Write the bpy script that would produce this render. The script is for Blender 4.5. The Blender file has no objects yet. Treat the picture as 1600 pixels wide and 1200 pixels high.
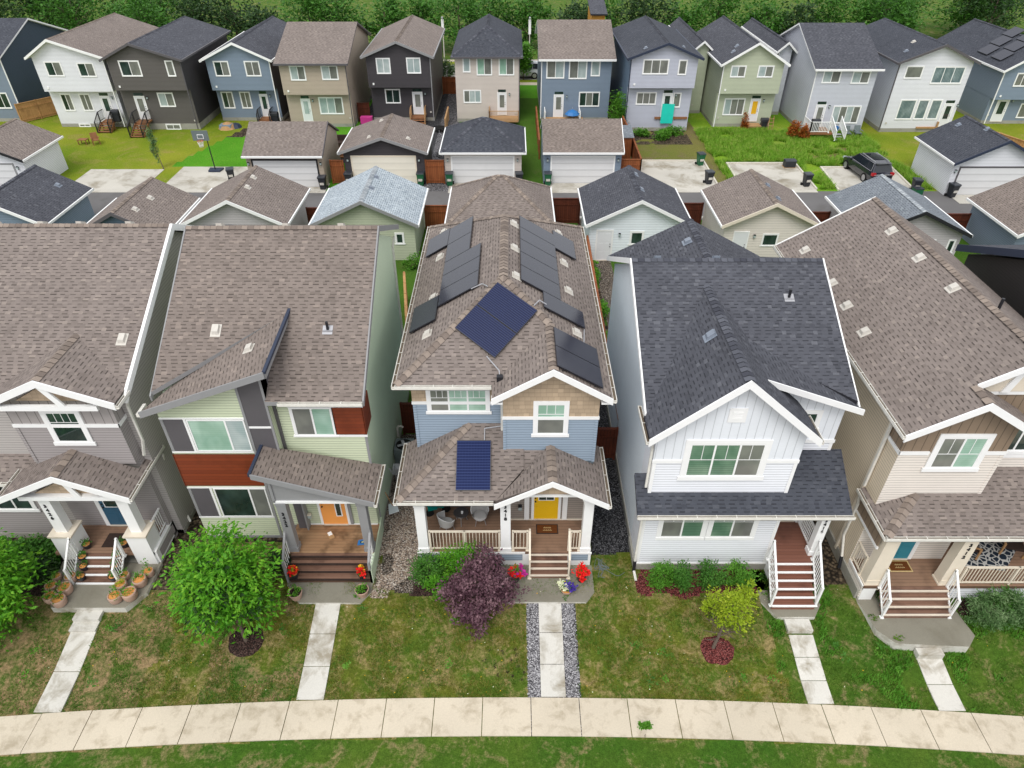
import bpy, bmesh, math, random
from mathutils import Vector as V, noise as mnoise
RND = random.Random(11)
sc = bpy.context.scene
COL = sc.collection
rad = math.radians

# ------------------------------------------------------------------ materials
class NT:
    def __init__(s, name, rough=.6, spec=.3):
        s.m = bpy.data.materials.new(name); s.m.use_nodes = True
        s.t = s.m.node_tree; s.t.nodes.clear()
        s.out = s.t.nodes.new('ShaderNodeOutputMaterial')
        s.b = s.t.nodes.new('ShaderNodeBsdfPrincipled')
        s.t.links.new(s.b.outputs[0], s.out.inputs[0])
        s.b.inputs['Roughness'].default_value = rough
        s.b.inputs['Specular IOR Level'].default_value = spec
    def n(s, ty, **kw):
        nd = s.t.nodes.new(ty)
        for k, v in kw.items():
            if hasattr(nd, k): setattr(nd, k, v)
        return nd
    def set(s, sock, v):
        if isinstance(v, bpy.types.NodeSocket): s.t.links.new(v, sock)
        elif isinstance(v, tuple) and len(v) == 3 and sock.type == 'RGBA': sock.default_value = (*v, 1)
        else: sock.default_value = v
    def math(s, op, a, b=0., c=0., clamp=False):
        nd = s.n('ShaderNodeMath', operation=op); nd.use_clamp = clamp
        for i, x in enumerate((a, b, c)): s.set(nd.inputs[i], x)
        return nd.outputs[0]
    def mix(s, f, a, b, blend='MIX'):
        nd = s.n('ShaderNodeMix'); nd.data_type = 'RGBA'; nd.blend_type = blend
        s.set(nd.inputs[0], f); s.set(nd.inputs[6], a); s.set(nd.inputs[7], b)
        return nd.outputs[2]
    def ramp(s, f, *st):
        nd = s.n('ShaderNodeValToRGB'); cr = nd.color_ramp
        while len(cr.elements) < len(st): cr.elements.new(.5)
        for e, (p, c) in zip(cr.elements, st):
            e.position = p; e.color = (*c, 1) if isinstance(c, tuple) else (c, c, c, 1)
        s.set(nd.inputs[0], f); return nd.outputs[0]
    def pos(s):
        if not hasattr(s, '_p'):
            s._g = s.n('ShaderNodeNewGeometry'); s._p = s._g.outputs['Position']
            sp = s.n('ShaderNodeSeparateXYZ'); s.t.links.new(s._p, sp.inputs[0]); s.x, s.y, s.z = sp.outputs
            sn = s.n('ShaderNodeSeparateXYZ'); s.t.links.new(s._g.outputs['True Normal'], sn.inputs[0]); s.nx, s.ny, s.nz = sn.outputs
        return s._p
    def noise(s, sc_, det=2., rough=.5, vec=None, scl=None, dist=0.):
        nd = s.n('ShaderNodeTexNoise'); v = vec if vec is not None else s.pos()
        if scl:
            mp = s.n('ShaderNodeVectorMath', operation='MULTIPLY'); s.set(mp.inputs[0], v); mp.inputs[1].default_value = scl; v = mp.outputs[0]
        s.t.links.new(v, nd.inputs['Vector']); nd.inputs['Scale'].default_value = sc_
        nd.inputs['Detail'].default_value = det; nd.inputs['Roughness'].default_value = rough; nd.inputs['Distortion'].default_value = dist
        return nd.outputs[0]
    def white(s, a, b):
        cb = s.n('ShaderNodeCombineXYZ'); s.set(cb.inputs[0], a); s.set(cb.inputs[1], b)
        nd = s.n('ShaderNodeTexWhiteNoise'); nd.noise_dimensions = '2D'; s.t.links.new(cb.outputs[0], nd.inputs['Vector'])
        return nd.outputs['Value']
    def bump(s, h, st=.3, d=.02):
        nd = s.n('ShaderNodeBump'); nd.inputs['Strength'].default_value = st; nd.inputs['Distance'].default_value = d
        s.set(nd.inputs['Height'], h); s.t.links.new(nd.outputs[0], s.b.inputs['Normal'])
    def col(s, c): s.set(s.b.inputs['Base Color'], c)
    def uv(s):
        nd = s.n('ShaderNodeUVMap'); nd.uv_map = 'UVMap'
        sp = s.n('ShaderNodeSeparateXYZ'); s.t.links.new(nd.outputs[0], sp.inputs[0]); return nd.outputs[0], sp.outputs[0], sp.outputs[1]

def plain(name, c, rough=.55, spec=.3, var=.08, sc_=3., metal=0.):
    N = NT(name, rough, spec); N.b.inputs['Metallic'].default_value = metal
    f = N.noise(sc_, 4., .6); g = N.math('MULTIPLY_ADD', f, 2 * var, 1 - var)
    N.col(N.mix(1., c, g, 'MULTIPLY')); return N.m

def shingle(name, dark, mid, light, dash=.58, w=.175, h=.13):
    N = NT(name, .92, .12); vec, u, v = N.uv()
    r = N.math('DIVIDE', v, h); row = N.math('FLOOR', r); fr = N.math('SUBTRACT', r, row)
    off = N.math('MULTIPLY', N.white(row, 3.3), 1.)
    c = N.math('ADD', N.math('DIVIDE', u, w * 2), off); cf_ = N.math('FLOOR', c); fc = N.math('SUBTRACT', c, cf_)
    wd = N.math('MULTIPLY_ADD', N.white(N.math('ADD', cf_, 9.1), row), .3, .36)
    up = N.math('LESS_THAN', fc, wd); colu = N.math('ADD', cf_, N.math('MULTIPLY', up, .5))
    k1 = N.white(colu, row)
    mixc = lambda a, b, t: tuple(x * (1 - t) + y * t for x, y in zip(a, b))
    base = N.ramp(k1, (0., mixc(dark, mid, .45)), (.3, mid), (.85, mid), (1., mixc(mid, light, .55)))
    big = N.noise(.5, 3., .6); gran = N.noise(75., 2., .7); md = N.noise(4., 3., .6)
    base = N.mix(1., base, N.math('MULTIPLY_ADD', big, .36, .82), 'MULTIPLY')
    base = N.mix(1., base, N.math('MULTIPLY_ADD', md, .3, .85), 'MULTIPLY')
    base = N.mix(1., base, N.math('MULTIPLY_ADD', gran, .6, .7), 'MULTIPLY')
    d1 = N.math('MULTIPLY', N.math('MULTIPLY', N.math('LESS_THAN', fr, .3), up), N.math('MULTIPLY_ADD', N.white(row, colu), .45, .6))  # dark dashes paint the shadow at the lower edge of raised tabs
    dk = N.math('MULTIPLY', d1, dash * 1.25, clamp=True)
    dk = N.math('MAXIMUM', dk, N.math('MULTIPLY', N.math('LESS_THAN', fr, .12), dash * .22))
    streak = N.noise(1., 4., .6, scl=(2.2, .5, .5)); dk2 = N.math('MULTIPLY', N.math('SUBTRACT', streak, .55, clamp=True), 1.4)
    base = N.mix(dk2, base, dark)
    N.col(N.mix(dk, base, tuple(x * .22 for x in dark)))
    hh = N.math('ADD', N.math('MULTIPLY', N.math('SUBTRACT', 1., fr), .4), N.math('MULTIPLY', up, .5))
    hh = N.math('ADD', hh, N.math('MULTIPLY', gran, .3)); N.bump(hh, .6, .02)
    return N.m

def capmat(name, dark, light):
    N = NT(name, .92, .15); vec, u, v = N.uv()
    k = N.white(N.math('FLOOR', N.math('DIVIDE', u, .22)), 1.7); fr = N.math('FRACT', N.math('DIVIDE', u, .22))
    gran = N.noise(60., 2., .7)
    c = N.ramp(k, (0., dark), (.5, tuple((a + b) / 2 for a, b in zip(dark, light))), (1., light))
    c = N.mix(1., c, N.math('MULTIPLY_ADD', gran, .5, .75), 'MULTIPLY')
    N.col(N.mix(N.math('MULTIPLY', N.math('LESS_THAN', fr, .1), .6), c, tuple(x * .3 for x in dark))); return N.m

def siding(name, c, pitch=.112, vertical=False, line=.72, vp=.3):
    N = NT(name, .5, .3); N.pos()
    co = N.math('DIVIDE', N.math('ADD', N.x, N.y), vp) if vertical else N.math('DIVIDE', N.z, pitch)
    fr = N.math('FRACT', N.math('ADD', co, 200.))
    if vertical:
        d = N.math('LESS_THAN', fr, .1); sh = N.math('MULTIPLY', d, line)
        hgt = N.math('SUBTRACT', 1., d)
    else:
        d = N.math('LESS_THAN', fr, .2); sh = N.math('ADD', N.math('MULTIPLY', d, line * .85), N.math('MULTIPLY', fr, .1))
        hgt = N.math('SUBTRACT', 1., fr)
    dirt = N.noise(.9, 4., .6); fine = N.noise(7., 3., .6, scl=(1., 1., 6.))
    base = N.mix(1., c, N.math('MULTIPLY_ADD', dirt, .16, .92), 'MULTIPLY')
    base = N.mix(1., base, N.math('MULTIPLY_ADD', fine, .1, .95), 'MULTIPLY')
    low = N.math('MULTIPLY', N.math('SUBTRACT', 1., N.math('DIVIDE', N.z, 1.2), clamp=True), .22)
    low = N.math('MULTIPLY', low, N.math('MAXIMUM', dirt, 0.))
    base = N.mix(low, base, (.2, .18, .14))
    N.col(N.mix(sh, base, tuple(x * .35 for x in c))); N.bump(hgt, .5, .02); return N.m

def shake(name, c):
    N = NT(name, .6, .25); N.pos()
    r = N.math('DIVIDE', N.z, .17); row = N.math('FLOOR', r); fr = N.math('SUBTRACT', r, row)
    cc = N.math('ADD', N.math('DIVIDE', N.math('ADD', N.x, N.y), .19), N.white(row, 2.)); cf = N.math('FLOOR', cc); fc = N.math('SUBTRACT', cc, cf)
    k = N.white(cf, row); base = N.mix(1., c, N.math('MULTIPLY_ADD', k, .25, .85), 'MULTIPLY')
    d = N.math('MAXIMUM', N.math('LESS_THAN', fr, .1), N.math('MULTIPLY', N.math('LESS_THAN', fc, .07), .6))
    N.col(N.mix(N.math('MULTIPLY', d, .5), base, tuple(x * .35 for x in c))); N.bump(N.math('SUBTRACT', 1., fr), .4, .02); return N.m

def boards(name, c1, c2, w=.14, axis='y', rough=.7, wet=.0, gap=.55):
    """planks; axis = the coordinate across the planks"""
    N = NT(name, rough, .3); N.pos()
    a = {'y': N.y, 'x': N.x, 'z': N.z, 's': N.math('ADD', N.x, N.y)}[axis]
    q = N.math('ADD', N.math('DIVIDE', a, w), 300.); f = N.math('FLOOR', q); fr = N.math('SUBTRACT', q, f)
    k = N.white(f, 5.1)
    scl = {'y': (1.2, 14., 2.), 'x': (14., 1.2, 2.), 'z': (1.2, 1.2, 14.), 's': (9., 9., 1.)}[axis]
    g = N.noise(2., 4., .65, scl=scl); st = N.noise(1.3, 3., .6)
    base = N.mix(N.math('MULTIPLY_ADD', k, .5, N.math('MULTIPLY', g, .6)), c1, c2)
    base = N.mix(N.math('MULTIPLY', N.math('SUBTRACT', st, .5, clamp=True), 2.2 + wet * 3), base, tuple(x * .35 for x in c1))
    gp = N.math('LESS_THAN', fr, .1)
    N.col(N.mix(N.math('MULTIPLY', gp, gap), base, tuple(x * .15 for x in c1)))
    N.bump(N.math('ADD', N.math('SUBTRACT', 1., gp), N.math('MULTIPLY', g, .4)), .4, .01); return N.m

def concrete(name, c, stain=.5, sc_=1.2, wet=0., thr=.5):
    N = NT(name, .8, .25)
    a = N.noise(sc_, 5., .65, dist=.4); b = N.noise(22., 3., .7); e = N.noise(.35, 2., .5); w_ = N.noise(120., 2., .6)
    base = N.mix(1., c, N.math('MULTIPLY_ADD', b, .3, .85), 'MULTIPLY')
    base = N.mix(1., base, N.math('MULTIPLY_ADD', w_, .3, .85), 'MULTIPLY')
    f = N.math('MULTIPLY', N.math('SUBTRACT', a, thr, clamp=True), 5., clamp=True)
    base = N.mix(N.math('MULTIPLY', f, stain), base, (c[0] * .42, c[1] * .37, c[2] * .28))
    base = N.mix(1., base, N.math('MULTIPLY_ADD', e, .4, .8), 'MULTIPLY')
    N.col(base); N.set(N.b.inputs['Roughness'], N.math('SUBTRACT', .85, N.math('MULTIPLY', f, .35 * wet)))
    N.bump(N.math('ADD', b, w_), .25, .008); return N.m

def gravel(name, c1, c2, c3, s_=28.):
    N = NT(name, .85, .25)
    vo = N.n('ShaderNodeTexVoronoi'); N.t.links.new(N.pos(), vo.inputs['Vector']); vo.inputs['Scale'].default_value = s_
    k = N.n('ShaderNodeSeparateColor'); N.t.links.new(vo.outputs['Color'], k.inputs[0])
    c = N.ramp(k.outputs[0], (0., c1), (.5, c2), (1., c3))
    d = N.math('MULTIPLY', N.math('SUBTRACT', vo.outputs['Distance'], .3, clamp=True), 2.4, clamp=True)
    c = N.mix(d, c, tuple(x * .25 for x in c1)); c = N.mix(1., c, N.math('MULTIPLY_ADD', N.noise(1.5, 3.), .7, .65), 'MULTIPLY')
    N.col(c); N.bump(N.math('SUBTRACT', 1., vo.outputs['Distance']), .9, .03); return N.m

def grass(name, g1, g2, dry, amt=.5, ps=1.1, weed=None):
    N = NT(name, .95, .08)
    p = N.noise(ps, 6., .68, dist=.9); q = N.noise(ps * .32, 3., .6); f = N.noise(38., 3., .75); t = N.noise(9., 4., .7)
    c = N.mix(N.math('MULTIPLY', N.math('SUBTRACT', q, .35, clamp=True), 3., clamp=True), g1, g2)
    pm = N.math('MULTIPLY', N.math('SUBTRACT', N.math('ADD', p, N.math('MULTIPLY', N.math('SUBTRACT', t, .5), .45)), .64 - .22 * amt, clamp=True), 5., clamp=True)
    c = N.mix(N.math('MULTIPLY', pm, .8), c, dry)
    c = N.mix(1., c, N.math('MULTIPLY_ADD', t, 1.5, .28), 'MULTIPLY')
    c = N.mix(1., c, N.math('MULTIPLY_ADD', f, 1.8, .12), 'MULTIPLY')
    if weed:
        w_ = N.noise(3.1, 4., .6); c = N.mix(N.math('MULTIPLY', N.math('SUBTRACT', w_, .58, clamp=True), 6., clamp=True), c, weed)
    N.col(c); N.bump(N.math('ADD', f, t), .8, .05); return N.m

def leaf(name, c1, c2, c3, trans=.25):
    N = NT(name, .55, .25)
    a = N.noise(2.3, 2.); b = N.noise(23., 2.)
    c = N.ramp(N.math('MULTIPLY_ADD', a, .5, N.math('MULTIPLY', b, .5)), (.34, c1), (.5, c2), (.66, c3))
    N.col(c)
    tr = N.n('ShaderNodeBsdfTranslucent'); N.set(tr.inputs[0], c); mx = N.n('ShaderNodeMixShader'); mx.inputs[0].default_value = trans
    N.t.links.new(N.b.outputs[0], mx.inputs[1]); N.t.links.new(tr.outputs[0], mx.inputs[2]); N.t.links.new(mx.outputs[0], N.out.inputs[0])
    return N.m

def glass(name, c, blinds=0., vert=False, c2=None):
    N = NT(name, .06, .6); N.pos()
    base = c
    n_ = N.noise(1.7, 2., .5, scl=(1., 1., .7))
    base = N.mix(N.math('MULTIPLY', N.math('SUBTRACT', n_, .38, clamp=True), 3., clamp=True), c, c2 or tuple(x * 1.5 for x in c))
    if blinds:
        co = N.math('ADD', N.x, N.y) if vert else N.z
        fr = N.math('FRACT', N.math('ADD', N.math('DIVIDE', co, .13 if vert else .085), 100.))
        base = N.mix(N.math('MULTIPLY', N.math('LESS_THAN', fr, .3), blinds), base, tuple(x * .45 for x in c))
    N.col(base); return N.m

def solar(name, c, line, cw=.0, blue=False):
    N = NT(name, .2 if not blue else .4, .35 if not blue else .1); vec, u, v = N.uv()
    b = tuple(c)
    if cw:
        f1 = N.math('LESS_THAN', N.math('FRACT', N.math('DIVIDE', v, cw)), .2)
        f2 = N.math('MULTIPLY', N.math('LESS_THAN', N.math('FRACT', N.math('DIVIDE', u, cw * 1.0)), .06), .5)
        b = N.mix(N.math('MAXIMUM', f1, f2), c, line)
    N.col(b); return N.m

white_n = 0
MAT = {}
def mk():
    M = MAT
    M['sh_brown'] = shingle('shingles taupe', (.15, .125, .112), (.22, .185, .167), (.32, .27, .235))
    M['sh_brown2'] = shingle('shingles warm taupe', (.145, .12, .105), (.212, .176, .156), (.31, .255, .22))
    M['sh_dark'] = shingle('shingles charcoal', (.050, .052, .062), (.084, .087, .102), (.15, .154, .172), .5)
    M['sh_slate'] = shingle('shingles slate', (.042, .045, .056), (.068, .073, .088), (.11, .116, .132), .5)
    M['sh_light'] = shingle('shingles pale grey', (.20, .24, .28), (.38, .43, .47), (.55, .6, .62), .6)
    M['sh_bluegrey'] = shingle('shingles blue grey', (.13, .15, .17), (.19, .21, .235), (.28, .31, .33), .55)
    M['edge_b'] = plain('shingle edge', (.10, .085, .075), .9, .1); M['edge_d'] = plain('dark shingle edge', (.03, .03, .036), .9, .1)
    M['cap_brown'] = capmat('ridge caps taupe', (.155, .125, .108), (.30, .245, .205))
    M['cap_dark'] = capmat('ridge caps charcoal', (.045, .047, .06), (.11, .115, .135))
    M['cap_light'] = capmat('ridge caps grey', (.26, .29, .32), (.45, .48, .5))
    for nm, c, kw in (
        ('s_taupe', (.36, .33, .325), {}), ('s_taupe_gaplit', (.46, .43, .41), {}),  # taupe side wall: light lacking in the narrow gap added to its colour
        ('s_lime', (.60, .66, .47), {}), ('s_lime_gaplit', (.70, .82, .60), {}),  # lime side wall: reflected light put into a paler copy of the siding
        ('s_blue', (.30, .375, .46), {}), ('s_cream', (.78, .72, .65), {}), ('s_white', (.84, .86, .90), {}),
        ('s_ice', (.84, .90, .94), {}), ('s_tan', (.68, .58, .44), {}), ('s_black', (.035, .032, .032), {}),  # ice and tan: colour raised to stand in for light on gap walls
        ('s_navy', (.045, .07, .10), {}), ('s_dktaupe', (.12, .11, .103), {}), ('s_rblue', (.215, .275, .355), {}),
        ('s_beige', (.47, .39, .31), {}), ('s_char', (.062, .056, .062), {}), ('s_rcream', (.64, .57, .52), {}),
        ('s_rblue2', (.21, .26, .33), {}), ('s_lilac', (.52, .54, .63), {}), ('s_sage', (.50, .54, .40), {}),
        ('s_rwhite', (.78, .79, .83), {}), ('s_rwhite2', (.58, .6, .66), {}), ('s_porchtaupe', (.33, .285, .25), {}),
        ('s_gblue', (.14, .20, .28), {}), ('s_mauve', (.52, .49, .50), {})):
        M[nm] = siding(nm, c, **kw)
    M['bb_taupe'] = siding('board batten taupe', (.36, .33, .32), vertical=True, vp=.3)
    M['bb_white'] = siding('board batten pale', (.77, .80, .84), vertical=True, vp=.27, line=.4)
    M['bb_brown'] = siding('board batten brown', (.25, .185, .13), vertical=True, vp=.28)
    M['shake_tan'] = shake('shakes tan', (.47, .36, .25))
    M['redwood'] = boards('red wood panel', (.26, .055, .02), (.17, .035, .015), .15, 'z', .45)
    M['white'] = plain('white trim', (.86, .86, .85), .5, .3, .05)
    M['gutter'] = plain('white gutter', (.74, .72, .66), .45, .4, .22, 5.)
    M['gutterin'] = plain('gutter debris', (.14, .11, .08), .9, .1, .5, 9.)
    M['cream_trim'] = plain('cream trim', (.74, .66, .54), .5, .3, .08)
    M['grey_trim'] = plain('grey trim', (.27, .27, .275), .5, .3, .08)
    M['dgrey_trim'] = plain('dark grey panel', (.105, .098, .105), .5, .3, .1)
    M['black_trim'] = plain('black metal', (.018, .018, .022), .4, .4, .1)
    M['navy_trim'] = plain('dark blue edge', (.03, .04, .07), .5, .3, .1)
    M['found'] = concrete('foundation concrete', (.33, .32, .28), .4)
    M['conc'] = concrete('path concrete', (.58, .56, .51), .85, 1.25, 1., .46)
    M['sidewalk'] = concrete('pavement concrete', (.58, .51, .40), .5, 2.0, .4, .5)
    M['slab'] = concrete('wet porch slab', (.235, .22, .175), .3, .8, 1., .5)
    M['pad'] = concrete('parking pad concrete', (.50, .475, .42), .8, .55, .6, .47)
    M['kerbm'] = plain('pale kerb', (.62, .58, .5), .7, .2, .12)
    M['asphalt'] = concrete('lane asphalt', (.14, .135, .135), .3, .5)
    M['road'] = concrete('road asphalt', (.27, .25, .245), .2, .3)
    M['gravelA'] = gravel('mixed gravel', (.08, .062, .048), (.2, .155, .12), (.45, .4, .35), 22.)
    M['gravelB'] = gravel('grey gravel', (.055, .052, .058), (.19, .183, .19), (.5, .49, .51), 20.)
    M['gravelD'] = gravel('dark gravel', (.03, .03, .035), (.07, .07, .075), (.17, .17, .18), 20.)
    M['mulch_red'] = gravel('red mulch', (.12, .02, .018), (.22, .05, .045), (.33, .11, .1), 26.)
    M['mulch_dark'] = gravel('dark mulch', (.03, .016, .012), (.07, .035, .028), (.13, .08, .065), 26.)
    M['soil'] = gravel('soil', (.05, .035, .02), (.11, .08, .05), (.17, .13, .085), 9.)
    M['g_patchy'] = grass('patchy lawn', (.04, .11, .012), (.085, .115, .02), (.33, .215, .12), 1.15)
    M['g_moss'] = grass('mossy lawn', (.075, .125, .015), (.135, .14, .02), (.30, .22, .105), .85, 1.5)
    M['g_green'] = grass('green lawn', (.045, .115, .012), (.085, .14, .018), (.27, .2, .105), .6, 1.2)
    M['g_back'] = grass('back lawn', (.13, .20, .012), (.235, .26, .024), (.28, .22, .075), .5, .45)
    M['g_lush'] = grass('lush lawn', (.07, .24, .014), (.10, .29, .02), (.18, .27, .04), .3, .5)
    M['g_long'] = grass('long grass', (.12, .27, .016), (.22, .31, .026), (.36, .32, .12), .5, .5)
    M['g_dry'] = grass('dry grass', (.13, .15, .03), (.18, .16, .05), (.17, .125, .075), .8, .4)
    M['g_side'] = grass('side grass', (.05, .12, .012), (.07, .14, .02), (.12, .11, .05), .3, .5)
    M['deck'] = boards('deck boards', (.22, .13, .085), (.30, .185, .12), .14, 'y')
    M['deck_wet'] = boards('weathered deck boards', (.23, .12, .06), (.40, .25, .14), .14, 'y', .5, .8)
    M['deck_red'] = boards('red brown deck boards', (.17, .07, .045), (.23, .10, .07), .14, 'y', .5)
    M['tread'] = boards('stair boards', (.16, .085, .06), (.25, .145, .10), .14, 'y', .6, .4)
    M['nose'] = plain('painted stair edge', (.66, .58, .48), .6, .2, .15)
    M['fence'] = boards('stained fence boards', (.20, .055, .018), (.32, .105, .035), .14, 's', .7, gap=.8)
    M['fence_l'] = boards('raw cedar boards', (.42, .21, .08), (.52, .29, .12), .14, 's', .7, gap=.6)
    M['fence_d'] = boards('dark stained boards', (.075, .016, .007), (.12, .028, .012), .14, 's', .7, gap=.8)
    M['lumber'] = plain('lumber', (.42, .25, .12), .7, .2, .2)
    M['stepwood'] = plain('treated wood', (.26, .12, .055), .7, .2, .25)
    M['gl_green'] = glass('green tinted glass', (.26, .43, .33), .12, c2=(.42, .60, .50))
    M['gl_blind'] = glass('glass over blinds', (.10, .20, .13), .5, c2=(.20, .32, .22))
    M['gl_screen'] = glass('insect screen', (.15, .155, .14), .0, c2=(.22, .23, .2))
    M['gl_dark'] = glass('dark glass', (.015, .03, .025), .0, c2=(.04, .07, .06))
    M['gl_curtain'] = glass('glass over curtain', (.13, .19, .2), .5, True, c2=(.3, .37, .38))
    M['gl_pale'] = glass('pale glass', (.34, .42, .42), .2, c2=(.5, .56, .55))
    M['yellow'] = plain('yellow paint', (.83, .50, .012), .4, .4, .05)
    M['orange'] = plain('orange paint', (.88, .36, .09), .4, .4, .05)
    M['bluedoor'] = plain('dark blue paint', (.035, .11, .18), .4, .4, .08)
    M['teal'] = plain('teal paint', (.03, .22, .29), .4, .4, .08)
    M['doorwhite'] = plain('white door paint', (.74, .75, .77), .4, .3, .04)
    M['gdoor'] = siding('garage door white', (.72, .72, .73), .53, line=.35)
    M['gdoor_c'] = siding('garage door cream', (.80, .76, .66), .53, line=.2)
    M['solar_blk'] = solar('black solar cells', (.036, .038, .052), (.04, .042, .06), .1)
    M['solar_blu'] = solar('blue solar cells', (.005, .009, .042), (.035, .05, .12), .078)
    M['solar_b2'] = solar('bright blue solar cells', (.003, .010, .06), (.03, .05, .14), .1, blue=True)
    M['solar_fr'] = plain('panel frame', (.02, .02, .028), .3, .5)
    M['vent'] = plain('roof vent', (.55, .52, .47), .5, .3, .15, 8.)
    M['vent_d'] = plain('dark roof vent', (.20, .23, .28), .4, .5, .2)
    M['metal'] = plain('galvanised metal', (.4, .4, .42), .4, .5, .15, 8., .3)
    M['binblack'] = plain('black plastic', (.022, .024, .03), .45, .4, .2)
    M['bingreen'] = plain('green plastic', (.012, .11, .045), .45, .4, .15)
    M['lid'] = plain('dark lid', (.03, .035, .045), .35, .5, .2)
    M['tarp'] = plain('turquoise tarp', (.02, .60, .48), .5, .3, .12)
    M['bluep'] = plain('blue plastic', (.03, .17, .45), .4, .4, .1)
    M['magenta'] = plain('pink plastic', (.5, .04, .22), .4, .4, .1)
    M['red'] = plain('red plastic', (.5, .02, .02), .4, .4, .1)
    M['terracotta'] = plain('pale clay pot', (.46, .31, .24), .8, .15, .18, 9.)
    M['claysoil'] = plain('potting bark', (.60, .27, .08), .9, .1, .45, 26.)
    M['potblk'] = plain('black pot', (.02, .02, .026), .4, .4)
    M['mat_dark'] = plain('dark rubber mat', (.045, .03, .025), .9, .1, .3)
    M['coir'] = plain('coir mat', (.13, .045, .015), .95, .05, .3, 20.)
    M['coir2'] = plain('coir print', (.55, .42, .2), .95, .05, .3, 20.)
    M['chair'] = plain('pale grey weave', (.46, .45, .44), .7, .2, .15, 40.)
    M['tabletop'] = plain('dark table top', (.05, .042, .04), .3, .5)
    M['teal_c'] = plain('teal canvas', (.0, .2, .17), .7, .2)
    M['bark'] = plain('bark', (.13, .10, .08), .9, .1, .35, 20.)
    M['acg'] = plain('grey green enamel', (.14, .17, .17), .4, .4, .15)
    M['lf_bright'] = leaf('bright leaves', (.04, .17, .008), (.10, .33, .016), (.27, .52, .04), .35)
    M['lf_mid'] = leaf('mid green leaves', (.03, .10, .012), (.06, .19, .022), (.12, .28, .04))
    M['lf_lime'] = leaf('light green leaves', (.05, .16, .012), (.09, .26, .02), (.15, .34, .04))
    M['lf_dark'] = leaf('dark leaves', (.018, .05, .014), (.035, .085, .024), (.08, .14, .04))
    M['lf_purple'] = leaf('purple leaves', (.045, .018, .028), (.12, .055, .075), (.30, .18, .2), .15)
    M['lf_yellow'] = leaf('yellow green leaves', (.17, .27, .01), (.31, .43, .02), (.5, .56, .05), .35)
    M['lf_silver'] = leaf('silver green leaves', (.045, .11, .03), (.10, .2, .06), (.28, .38, .2))
    M['lf_grass'] = leaf('grass blades', (.05, .14, .012), (.10, .2, .02), (.2, .26, .05), .3)
    M['lf_grass_y'] = leaf('yellowish grass blades', (.11, .14, .014), (.19, .19, .025), (.34, .28, .09), .3)
    M['lf_long'] = leaf('long grass blades', (.12, .3, .015), (.22, .42, .03), (.42, .48, .12), .4)
    M['lf_orange'] = leaf('orange conifer', (.3, .07, .01), (.42, .12, .02), (.3, .16, .03))
    M['fl_red'] = plain('red petals', (.72, .015, .012), .6, .2, .3, 30.)
    M['fl_mag'] = plain('magenta petals', (.5, .03, .28), .6, .2, .3, 30.)
    M['fl_yel'] = plain('yellow petals', (.75, .42, .02), .6, .2, .3, 30.)
    M['fl_white'] = plain('white petals', (.7, .72, .5), .6, .2, .2, 30.)
    M['fl_vio'] = plain('violet petals', (.07, .04, .3), .6, .2, .3, 30.)
    N = NT('car paint', .25, .6); N.col((.008, .009, .02)); N.b.inputs['Coat Weight'].default_value = .8; M['carpaint'] = N.m
    N = NT('white car paint', .25, .6); N.col((.6, .62, .66)); M['carwhite'] = N.m
    N = NT('car glass', .05, .7); N.col((.012, .015, .02)); M['carglass'] = N.m
    M['tyre'] = plain('tyre', (.012, .012, .012), .8, .2)
    M['rim'] = plain('alloy rim', (.42, .42, .44), .3, .5, .1, 9., .6)
    M['tail'] = plain('tail lamp', (.4, .01, .015), .25, .5)
    M['amber'] = plain('amber timber stain', (.45, .22, .04), .7, .2, .2)
mk()
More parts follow.
